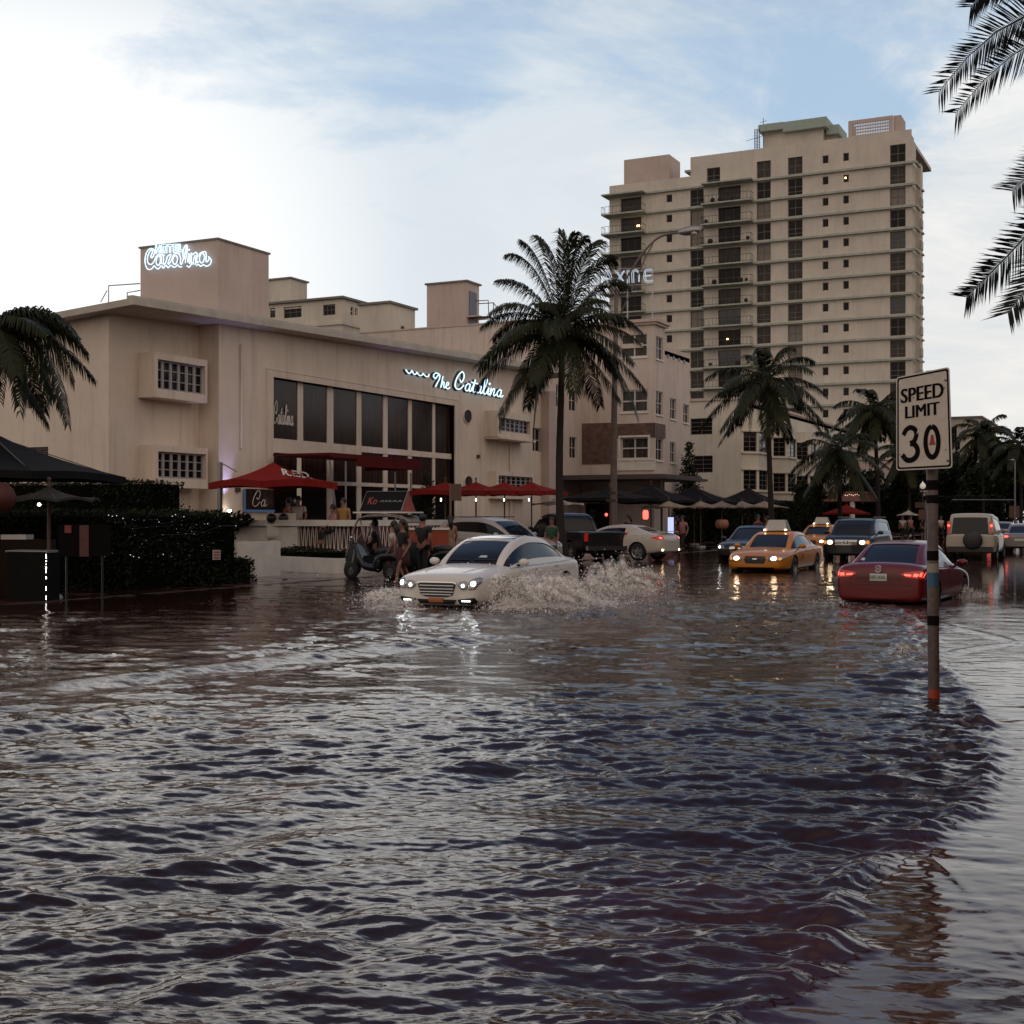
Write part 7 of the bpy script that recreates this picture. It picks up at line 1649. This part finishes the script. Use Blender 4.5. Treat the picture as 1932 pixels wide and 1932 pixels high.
def person(label, pos, h, face, top, bottom, pose='stand', female=True, group=None, skirt=False, longhair=True, hands=True, sleeves=False):
    """local +x is the way the person faces"""
    root = empty('person', pos, face, label=label, cat='person', group=group); k = h/1.70; sw = .17 if female else .20
    st_ = .0
    legs = {'stand': ((.02, .09), (-.02, -.09), 0), 'walk': ((.26, .08), (-.28, -.08), .10), 'sit': ((.45, .1), (.42, -.1), 0)}[pose]
    hipz = .90 if pose != 'sit' else .50
    J = [(0, 0, hipz+.04, .125, .15)]; E_ = []
    def j(p, a): J.append(p); E_.append((a, len(J)-1)); return len(J)-1
    sp1 = j((.0, 0, hipz+.24, .10, .125), 0); ch = j((.01, 0, hipz+.42, .12, .155), sp1); nk = j((.01, 0, hipz+.56, .055), ch); hd0 = j((.03, 0, hipz+.64, .07), nk); hd = j((.04, 0, hipz+.73, .10, .085), hd0); j((.03, 0, hipz+.80, .07), hd)
    for s, (lx, ly) in ((1, legs[0]), (-1, legs[1])):
        hp = j((0, s*.09, hipz-.05, .085), 0)
        if pose == 'sit': kn = j((.42, s*.11, hipz-.02, .06), hp); an = j((.44, s*.10, .10, .04), kn)
        else:
            kn = j((lx*.45+.05*(pose == 'walk'), ly, .50, .06), hp); an = j((lx, ly, .09+(.08 if lx < -.1 else 0), .038), kn)
        j((J[an][0]+.14, J[an][1], J[an][2]-.05, .035), an)
        sh = j((.0, s*sw, hipz+.47, .058), ch)
        if pose == 'walk': el, ha = (-.10*s, s*(sw+.05), hipz+.20), (-.02*s+.08, s*(sw+.06), hipz-.03)
        elif pose == 'stand': el, ha = (-.02, s*(sw+.06), hipz+.20), (.10, s*(sw+.02), hipz-.02)
        elif pose == 'phone': el, ha = (.05, s*(sw+.05), hipz+.22), (.28, s*.10, hipz+.30)
        else: el, ha = (.10, s*(sw+.03), hipz+.22), (.32, s*.14, hipz+.12)
        if female is None and s > 0: el, ha = (.12, s*(sw+.05), hipz+.30), (.22, s*(sw+.03), hipz+.55)
        e_ = j((*el, .042), sh); h_ = j((*ha, .030), e_)
        d_ = (Vector(ha)-Vector(el)).normalized(); q = j((*(Vector(ha)+d_*.07), .030, .020), h_)
        for f_ in (-.018, -.006, .006, .018): j((*(Vector(ha)+d_*(.15-abs(f_)*1.2)+Vector((.01, f_*1.6, 0))), .008), q)
        j((*(Vector(ha)+d_*.06+Vector((.045, 0, .01))), .009), h_)
    J2 = [(a[0]*k, a[1]*k, a[2]*k)+tuple(x*k for x in a[3:]) for a in J]
    skin_tree('body', J2, E_, SK, root)
    z = lambda v: v*k
    # face: nose and eyes
    mb = MB().local(); mb.ball((.145*k, 0, z(hipz+.725)), .016*k, 6, 1.4); mb.build('nose', SK, root, True)
    for s in (1, -1): mb = MB().local(); mb.ball((.128*k, s*.032*k, z(hipz+.745)), .010*k, 6); mb.build('eye', HAIR, root, True)
    # clothes
    T = [(0, 0, hipz+.02, .15, .165), (0, 0, hipz+.24, .115, .14), (.01, 0, hipz+.43, .135, .17), (.01, 0, hipz+.52, .08, .09)]; TE = [(0, 1), (1, 2), (2, 3)]
    for s in (1, -1):
        T.append((.0, s*(sw+.005), hipz+.465, .072)); TE.append((2, len(T)-1)); e_ = J[[i for i, q in enumerate(J) if abs(q[1]-s*(sw+.05)) < .035 and abs(q[2]-hipz-.22) < .09][0]] if [i for i, q in enumerate(J) if abs(q[1]-s*(sw+.05)) < .035 and abs(q[2]-hipz-.22) < .09] else (0, s*(sw+.05), hipz+.2)
        f_ = 1.0 if sleeves else .55; T.append((e_[0]*f_, s*sw+(e_[1]-s*sw)*f_, hipz+.465+(e_[2]-hipz-.465)*f_, .056)); TE.append((len(T)-2, len(T)-1))
    skin_tree('top', [(a[0]*k, a[1]*k, a[2]*k)+tuple(x*k for x in a[3:]) for a in T], TE, top, root)
    if skirt:
        mb = MB().local(); mb.lathe([(.125*k, z(hipz+.12)), (.165*k, z(hipz)), (.185*k, z(hipz-.18)), (.19*k, z(hipz-.36)), (.17*k, z(hipz-.36)), (.11*k, z(hipz+.1))], 18); mb.build('skirt', bottom, root, True)
    else:
        B = [(0, 0, hipz+.06, .14, .16)]; BE = []
        for s, (lx, ly) in ((1, legs[0]), (-1, legs[1])):
            B.append((0, s*.09, hipz-.05, .10)); BE.append((0, len(B)-1))
            if pose == 'sit': B.append((.40, s*.11, hipz-.02, .078)); BE.append((len(B)-2, len(B)-1))
            else: B.append((lx*.42+.04*(pose == 'walk'), ly, .53, .078)); BE.append((len(B)-2, len(B)-1))
            if not female:
                q = B[-1]; B.append((lx*.95 if pose != 'sit' else .44, ly if pose != 'sit' else s*.1, .16, .06)); BE.append((len(B)-2, len(B)-1))
        skin_tree('trousers' if not female else 'shorts', [(a[0]*k, a[1]*k, a[2]*k)+tuple(x*k for x in a[3:]) for a in B], BE, bottom, root)
    mb = MB().local(); mb.ball((.005*k, 0, z(hipz+.765)), .105*k, 12, 1.05)
    if longhair: mb.tube([(-.05*k, 0, z(hipz+.76)), (-.09*k, 0, z(hipz+.62)), (-.10*k, 0, z(hipz+.42))], [.09*k, .085*k, .05*k], 10)
    mb.build('hair', HAIR, root, True)
    return root
def stand_at(X_, d, z=0.0): p = gpt(X_, d=d); p.z = z; return p
VA_ = R(26.3)     # view azimuth: image right is world angle 26.3 deg, away from the viewer is 116.3
IR = R(26.3); AW = R(116.3)
blk, dred, pink, yel, org, wht, bge, grn = cloth('black', (.012, .011, .012)), cloth('dark_red', (.07, .018, .018)), cloth('pink', (.35, .16, .15)), cloth('yellow', (.32, .17, .04)), cloth('orange', (.28, .09, .03)), cloth('white', (.50, .42, .38)), cloth('beige', (.30, .18, .11)), cloth('green', (.015, .07, .035))
person('woman in a black top and dark red skirt walking past the cycle taxi', stand_at(760, 33.8, -.08), 1.66, IR+R(180+35), blk, dred, 'walk', True, skirt=True)
person('woman in a pale patterned top walking just behind the one in black', stand_at(744, 34.8, -.08), 1.62, IR+R(150), wht, bge, 'walk', True)
person('man in black with a bag facing the orange cart, one hand raised', stand_at(797, 35.6, -.03), 1.75, AW-R(30), blk, blk, 'stand', None, longhair=False, sleeves=False)
person('blonde woman in a short beige dress seen from behind beside the orange cart', stand_at(849, 42.0, .02), 1.66, AW+R(20), bge, bge, 'stand', True, skirt=True)
person('woman in a green shirt with a white badge, in front of the black pickup', stand_at(1041, 43.0, 0.02), 1.62, AW+R(180-10), grn, blk, 'phone' if False else 'stand', True)
person('man in an orange shirt under the big red parasol, left of the waiter', stand_at(545, 44.6, .6), 1.70, AW+R(60), org, blk, 'stand', False, longhair=False)
person('waiter with a white cloth over a white shirt under the big red parasol', stand_at(563, 44.0, .6), 1.74, AW+R(170), wht, blk, 'stand', False, longhair=False)
person('seated guest in a pink shirt on the terrace, left of the one in yellow', stand_at(629, 42.6, .78), 1.66, AW+R(120), pink, blk, 'sit', False, longhair=False)
person('man in a yellow shirt leaning at the terrace parapet', stand_at(648, 42.4, .6), 1.66, AW+R(150), yel, blk, 'stand', False, longhair=False)
person('driver in dark clothes sitting in the cycle taxi', stand_at(708, 37.2, .25), 1.72, IR+R(175), blk, blk, 'sit', False, longhair=False)
for i, (X_, d, t, b, lab, f) in enumerate(((1276, 60, dred, blk, 'person in a dark red top right of the lit banner', 60), (1288, 63, pink, blk, 'person in a faded pink top, second to the right of the lit banner', 140), (1430, 62, dred, blk, 'person in a dark red top behind the taxi roof sign, left one', 200), (1448, 64, org, blk, 'person with an orange top right behind the taxi roof sign', 100),
    (1703, 96, wht, blk, 'tourist in a white shirt under the small pale parasol, left one', 150), (1718, 94, pink, blk, 'tourist in a pink shirt under the small pale parasol, right one', 210), (1742, 92, blk, blk, 'person in black beside the speed sign post, left of it', 10), (1775, 98, wht, blk, 'person in a white top just right of the speed sign post', 190), (1186, 57, blk, blk, 'person in black in the dark gap left of the small red lantern', 120))):
    person(lab, stand_at(X_, d, .02), 1.66+.03*(i % 3), AW+R(f), t, b, 'walk' if i % 2 else 'stand', i % 3 == 0, group='people on the far pavement', longhair=i % 2 == 0)

# ------------------------------------------------------------------ cycle taxi, scooter and orange cart
ct = empty('cycle_taxi', stand_at(722, 36.6), IR+R(158), label='small three wheeled open taxi with a tent shaped advert sign on its rounded roof', cat='cycle taxi')
L_ = MB
mb = MB().local()
for s in (1, -1):
    mb.tube(crom([Vector(p) for p in ((.95, s*.42, .55), (.72, s*.46, 1.15), (.50, s*.48, 1.62), (.0, s*.50, 1.72), (-.75, s*.50, 1.68), (-1.0, s*.50, 1.45))], 6), .026, 7)
    mb.tube([(.25, s*.48, .7), (.45, s*.48, 1.62)], .022, 6)
for x_, z_ in ((.50, 1.62), (-.75, 1.68)): mb.tube([(x_, -.48, z_), (x_, .48, z_)], .022, 6)
mb.build('frame', mat('frame_silver', (.25, .20, .18), .4, .5), ct, True)
mb = MB().local(); P = [(.52, 1.66), (.2, 1.76), (-.3, 1.79), (-.8, 1.74), (-1.05, 1.55)]
for i in range(len(P)-1): mb.quad((P[i][0], -.52, P[i][1]), (P[i][0], .52, P[i][1]), (P[i+1][0], .52, P[i+1][1]), (P[i+1][0], -.52, P[i+1][1]))
o = mb.build('roof', mat('roof_cream', (.32, .26, .22), .6, 0, .5, 5), ct, True); md = o.modifiers.new('t', 'SOLIDIFY'); md.thickness = .03; finish(o)
mb = MB().local()
for a, b, c, d, e, f in ((-1.05, .35, -.5, .5, .32, .62), (-1.05, -.85, -.5, .5, .62, 1.0), (.35, .95, -.22, .22, .38, .52)): mb.box(a, b, c, d, e, f)
mb.add([(.35, -.42, .35), (.35, .42, .35), (1.1, .18, .45), (1.1, -.18, .45), (.62, -.42, 1.0), (.62, .42, 1.0), (1.0, .16, .92), (1.0, -.16, .92)], [(0, 1, 5, 4), (1, 2, 6, 5), (2, 3, 7, 6), (3, 0, 4, 7), (4, 5, 6, 7)])
o = mb.build('body', p_black, ct)
for (x_, y_) in ((.95, 0), (-.7, .46), (-.7, -.46)):
    mb = MB().local(); mb.lathe([(.13, -.05), (.25, -.05), (.27, 0), (.25, .05), (.13, .05)], 20, (x_, y_, .27), 'y'); w_o = mb.build('wheel', m_tyre, ct, True)
    mb = MB().local(); mb.lathe([(.001, .02), (.15, .03), (.15, -.03), (.001, -.02)], 14, (x_, y_, .27), 'y'); mb.build('rim', m_rim, w_o, True)
mb = MB().local(); mb.ball((1.05, 0, .72), .075, 10); mb.build('headlight', m_lens, ct, True)
for s in (1, -1): mb = MB().local(); mb.ball((.68, s*.56, 1.12), .06, 8, .7); mb.tube([(.66, s*.44, 1.0), (.68, s*.55, 1.1)], .012, 5); mb.build('mirror', m_chrome, ct, True)
mb = MB().local(); mb.box(-1.05, .70, -.46, .46, 1.80, 1.84); mb.build('sign_base', m_white, ct)
mb = MB().local(); zs0, zs1 = 1.845, 2.40
mb.add([(-.80, -.42, zs0), (.50, -.42, zs0), (.50, .42, zs0), (-.80, .42, zs0), (-.80, 0, zs1), (.50, 0, zs1)], [(0, 1, 5, 4), (2, 3, 4, 5), (3, 2, 1, 0)]); sgp = mb.build('advert_sign', mat('advert_black', (.010, .008, .008), .7, spec=.1), ct)
for x_ in (-.80, .50):
    mb = MB().local(); x2 = x_+(.012 if x_ > 0 else -.012); mb.add([(x2, -.42, zs0), (x2, .42, zs0), (x2, 0, zs1)], [(0, 1, 2)]); mb.build('red_end', mat('red_sign_end', (.30, .035, .02), .5), sgp)
mb = MB().local()
for s in (1, -1):
    e = lambda x, t: Vector((x, s*(.43*(1-t)+.01), zs0+.01+(zs1-zs0)*t+.0)); mb.tube([e(-.80, 0), e(-.80, 1), e(.50, 1), e(.50, 0), e(-.80, 0)], .014, 5)
mb.build('sign_edging', m_metal, sgp)
for s in (1, -1):
    def pl4(u0, u1, t0, t1): return lambda u, v: Vector(((-.95+1.7*(u0+(u1-u0)*u)) if s > 0 else (.75-1.7*(u0+(u1-u0)*u)), s*0, 0)) if False else (lambda: 0)
    for (txt, u0, u1, t0, t1, mm_) in (('Ko', .12, .34, .35, .72, mat('red_letters', (.25, .03, .03), .5)), ('-=.=-=.-=-.=-', .40, .94, .45, .56, mat('grey_letters', (.26, .24, .22), .5))):
        v_, f_, bb = textmesh(txt, 1, .02); q = []
        for p in v_:
            u = u0+(u1-u0)*(p.x-bb[0])/(bb[1]-bb[0]); t = t0+(t1-t0)*(p.y-bb[2])/(bb[3]-bb[2]); x_ = (.50-1.3*u) if s > 0 else (-.80+1.3*u); y_ = s*(.42*(1-t)+.008); q.append((x_, y_, zs0+(zs1-zs0)*t+.006))
        mb = MB().local(); mb.add(q, f_); mb.build('sign_lettering', mm_, sgp)
# scooter at its left
sc = empty('scooter', stand_at(705, 35.0), IR+R(150), label='dark parked scooter with a red tail lamp at the corner of the low white wall', cat='scooter')
mb = MB().local(); mb.tube(crom([Vector(p) for p in ((.62, 0, .95), (.50, 0, .6), (.30, 0, .38), (-.1, 0, .34), (-.25, 0, .6), (-.75, 0, .66))], 5), [.05]*5+[.08]*5+[.10]*5+[.16]*5+[.14]*6, 10); mb.build('body', p_black, sc, True)
mb = MB().local(); mb.tube([(-.1, 0, .74), (-.45, 0, .80), (-.78, 0, .78)], [.09, .12, .08], 10); mb.build('seat', m_trim, sc, True)
mb = MB().local(); mb.tube([(.55, -.32, 1.02), (.62, 0, .98), (.55, .32, 1.02)], .018, 6); mb.build('handlebar', m_trim, sc)
for x_ in (.75, -.55): 
    mb = MB().local(); mb.lathe([(.12, -.05), (.22, -.05), (.24, 0), (.22, .05), (.12, .05)], 20, (x_, 0, .24), 'y'); w_o = mb.build('wheel', m_tyre, sc, True); mb = MB().local(); mb.lathe([(.001, .02), (.13, .02), (.13, -.02), (.001, -.02)], 12, (x_, 0, .24), 'y'); mb.build('rim', m_rim, w_o)
mb = MB().local(); mb.ball((-.88, 0, .72), .06, 8); mb.build('tail_light', m_red_lamp, sc, True)
mb = MB().local(); mb.tube([(.62, .05, .95), (.30, .1, 1.3)], .01, 5); mb.tube([(.75, 0, .24), (.6, 0, .9)], .03, 6); mb.build('fork', m_metal, sc)
s2 = copy_tree(sc); s2['label'] = 'dark scooter standing in the shallow water behind the man in black'; s2.location = stand_at(806, 36.6); s2.rotation_euler.z = IR+R(165)
for o in (sc, s2): o['group'] = 'scooters'
oc = empty('vendor_cart', stand_at(806, 40.5), IR, label='orange red box cart with a pale top behind the walking women', cat='cart')
w0_ = (845-765)*40.5/2455; z1_ = at(800, 996, 40.5).z
mb = MB().local(); mb.box(-w0_/2, w0_/2, -.3, .5, .42, z1_-.06); mb.build('cart_body', mat('orange_red_paint', (.32, .05, .02), .45, 0, .25, 4), oc)
mb = MB().local(); mb.box(-w0_/2-.03, w0_/2+.03, -.34, .54, z1_-.06, z1_); mb.build('cart_top', m_white, oc)
mb = MB().local(); mb.box(-w0_/2+.1, w0_/2-.1, -.2, .4, .18, .42); mb.build('undercarriage', m_trim, oc)
for x_ in (-.4, .4): mb = MB().local(); mb.lathe([(.1, -.04), (.2, -.04), (.2, .04), (.1, .04)], 16, (x_, -.32, .2), 'y'); mb.build('wheel', m_tyre, oc, True)
for x0_, x1_, z0_ in ((-.15, .35, .72), (.3, .55, .62), (-.5, -.3, .8)): mb = MB().local(); mb.box(x0_, x1_, -.306, -.302, z0_, z0_+.03); mb.build('print_line', mat('cart_print', (.45, .25, .18), .5), oc)
# cushions / chair backs on the terrace
for i, (X_, lab) in enumerate(((522, 'pale chair back with dark round cushions, left of the waiter'), (545, 'second pale chair back on the terrace, right of the first'))):
    p = stand_at(X_, 43.6, .6); c = empty('terrace_chair', p, IR, label=lab, cat='chair', group='terrace chairs')
    mb = MB().local(); mb.box(-.28, .28, -.25, .25, .40, .46); mb.build('seat', m_white, c); mb = MB().local(); mb.box(-.28, .28, -.28, -.22, .46, 1.22); mb.build('backrest', m_white, c); mb = MB().local(); mb.ball((-.12, -.32, 1.05), .17, 10); mb.build('cushion', m_black, c, True)
    for a in (-.24, .24):
        for b in (-.2, .2): mb = MB().local(); mb.tube([(a, b, 0), (a, b, .4)], .02, 5); mb.build('leg', m_gpole, c)

# ------------------------------------------------------------------ spray thrown up by the cars
m_spray = mat('spray_droplets', (1.0, .94, .89), .3)
m_mist = bpy.data.materials.new('spray_mist'); m_mist.use_nodes = True; nt = m_mist.node_tree; _b = nt.nodes['Principled BSDF']
_b.inputs['Base Color'].default_value = (1.0, .94, .88, 1); _b.inputs['Roughness'].default_value = .7; _b.inputs['Specular IOR Level'].default_value = .2
_g = N('ShaderNodeNewGeometry'); _n = N('ShaderNodeTexNoise'); _n.inputs['Scale'].default_value = 16; _n.inputs['Detail'].default_value = 8; _n.inputs['Roughness'].default_value = .75
_c = N('ShaderNodeTexCoord'); L(_c.outputs['Object'], _n.inputs['Vector']); _lw = N('ShaderNodeLayerWeight'); _lw.inputs[0].default_value = .35
L(M('MULTIPLY', MR(_n.outputs[0], .40, .64, 0, .92), M('POWER', M('SUBTRACT', 1.0, _lw.outputs['Facing']), 1.3)), _b.inputs['Alpha'])
def mistblobs(parent, bursts, seed):
    r = random.Random(seed); mb = MB()
    for (o, dir_, spread, vmin, vmax, n, smin, smax, jit) in bursts:
        dir_ = Vector(dir_).normalized(); o = Vector(o)
        for _ in range(max(5, n//230)):
            v = (dir_+Vector((r.gauss(0, spread), r.gauss(0, spread), r.gauss(0, spread*.7)))).normalized()*r.uniform(vmin, vmax)*.85; v.z = abs(v.z)
            P = []; T_ = 2*v.z/9.8; w0 = r.uniform(.04, .11)
            for k in range(7): t = T_*(.05+.85*k/6); P.append(o+Vector((r.gauss(0, .03), r.gauss(0, .03), r.gauss(0, .02)))+v*t-UP*4.9*t*t)
            mb.tube(P, [w0*(.35+.9*math.sin(math.pi*(k+.6)/7.2))*r.uniform(.7, 1.3) for k in range(7)], 9)
    for i, v_ in enumerate(mb.v): mb.v[i] = (v_[0]+r.gauss(0, .03), v_[1]+r.gauss(0, .03), max(-.05, v_[2]+r.gauss(0, .03)))
    o = mb.build('mist', m_mist, parent, True); o['kind'] = 'stuff'; return o
def spray(label, bursts, seed):
    r = random.Random(seed); mb = MB(); OCT = [(0, 2, 4), (2, 1, 4), (1, 3, 4), (3, 0, 4), (2, 0, 5), (1, 2, 5), (3, 1, 5), (0, 3, 5)]
    for (o, dir_, spread, vmin, vmax, n, smin, smax, jit) in bursts:
        dir_ = Vector(dir_).normalized(); o = Vector(o)
        lobes = [(dir_+Vector((r.gauss(0, spread), r.gauss(0, spread), r.gauss(0, spread*.8)))).normalized()*r.uniform(vmin, vmax) for _ in range(max(6, n//140))]
        for _ in range(n):
            v = r.choice(lobes)*r.uniform(.45, 1.0)+Vector((r.gauss(0, .18), r.gauss(0, .18), r.gauss(0, .18))); v.z = abs(v.z)
            tm = (2*v.z/9.8); t = tm*(r.random()**.8)
            p = o+Vector((r.gauss(0, jit), r.gauss(0, jit*1.6), 0))+v*t-UP*4.9*t*t
            if p.z < 0: p.z = r.uniform(0, .05)
            s = smin+(smax-smin)*r.random()**3; vv = (v-UP*9.8*t).normalized()*s*.8
            a, b, c = Vector((s, 0, 0)), Vector((0, s, 0)), Vector((0, 0, s))
            mb.add([p+a, p-a, p+b, p-b, p+c+vv, p-c-vv], OCT)
    o = mb.build('water_spray', m_spray, None, True, loc=Vector(bursts[0][0]), label=label, cat='water spray', kind='stuff'); mistblobs(o, bursts, seed); return o
cxw, cyw = ws.location.x, ws.location.y
fy = cyw-1.48; ry_ = cyw+1.40; sx_ = cxw+.95
spray('brownish white sheet of spray thrown up along the side of the white sedan', [
 ((sx_+.05, fy+.05, 0), (.55, .25, 1.0), .42, 2.4, 4.6, 9800, .005, .016, .22),
 ((sx_+.25, fy+.6, 0), (.35, .55, 1.0), .36, 2.2, 4.4, 11200, .005, .017, .28),
 ((sx_+.45, fy+.2, 0), (.4, .2, .8), .5, 1.2, 3.0, 9800, .005, .016, .34),
 ((sx_+.4, ry_-.1, 0), (.3, .5, 1.0), .36, 2.0, 4.0, 9100, .005, .017, .26),
 ((sx_+.6, ry_+.8, 0), (.3, .5, 1.0), .40, 2.4, 4.7, 10500, .005, .018, .30),
 ((sx_+.7, fy+1.2, 0), (.5, .3, .7), .6, .8, 2.4, 16000, .004, .016, .60)], 5)
spray('low fan of spray spreading from the far front wheel of the white sedan', [
 ((cxw-1.0, fy+.1, 0), (-.9, -.25, .45), .24, 1.8, 4.6, 10500, .005, .016, .22), ((cxw-.6, fy-.9, 0), (-.6, -.6, .3), .4, .6, 2.0, 3500, .005, .015, .35)], 6)
rx_, ry2 = rs_.location.x, rs_.location.y
spray('small churned wavelets of foam round the rear wheels of the red sedan', [((rx_-.9, ry2-2.0, 0), (-.4, -.5, .5), .5, .4, 1.4, 1500, .005, .016, .3), ((rx_+1.0, ry2+1.3, 0), (.6, 0, .8), .4, .8, 2.0, 1500, .004, .012, .3)], 7)
q_ = onz(1705, 1232); spray('little splash of foam on the water just left of the speed sign post', [((q_.x, q_.y, 0), (.2, 0, 1), .5, .8, 1.7, 900, .004, .012, .12)], 8)
# ------------------------------------------------------------------ east side of the street (behind and beside the viewer, seen only in reflections)
eb = empty('apartment_building', (14, 20, 0), label='plain dark three storey building on the near side of the street at right', cat='building')
mb = MB(); hs = [(y, y+1.3, z, z+1.5) for y in range(-40, 100, 5) for z in (1.2, 4.6, 7.8)]
wallh(mb, (9.5, 0, 0), (0, 1, 0), (-1, 0, 0), -45, 200, -.4, 10.5, hs, .3); mb.box(9.8, 22, -45, 200, 10.0, 10.4); mb.box(10.0, 10.2, -45, 200, 0, 10)
mb.build('wall', mat('dark_stone_wall', (.09, .07, .06), .9, 0, .4, 1), eb)  # wall colour kept dark so the car sides do not mirror brightness
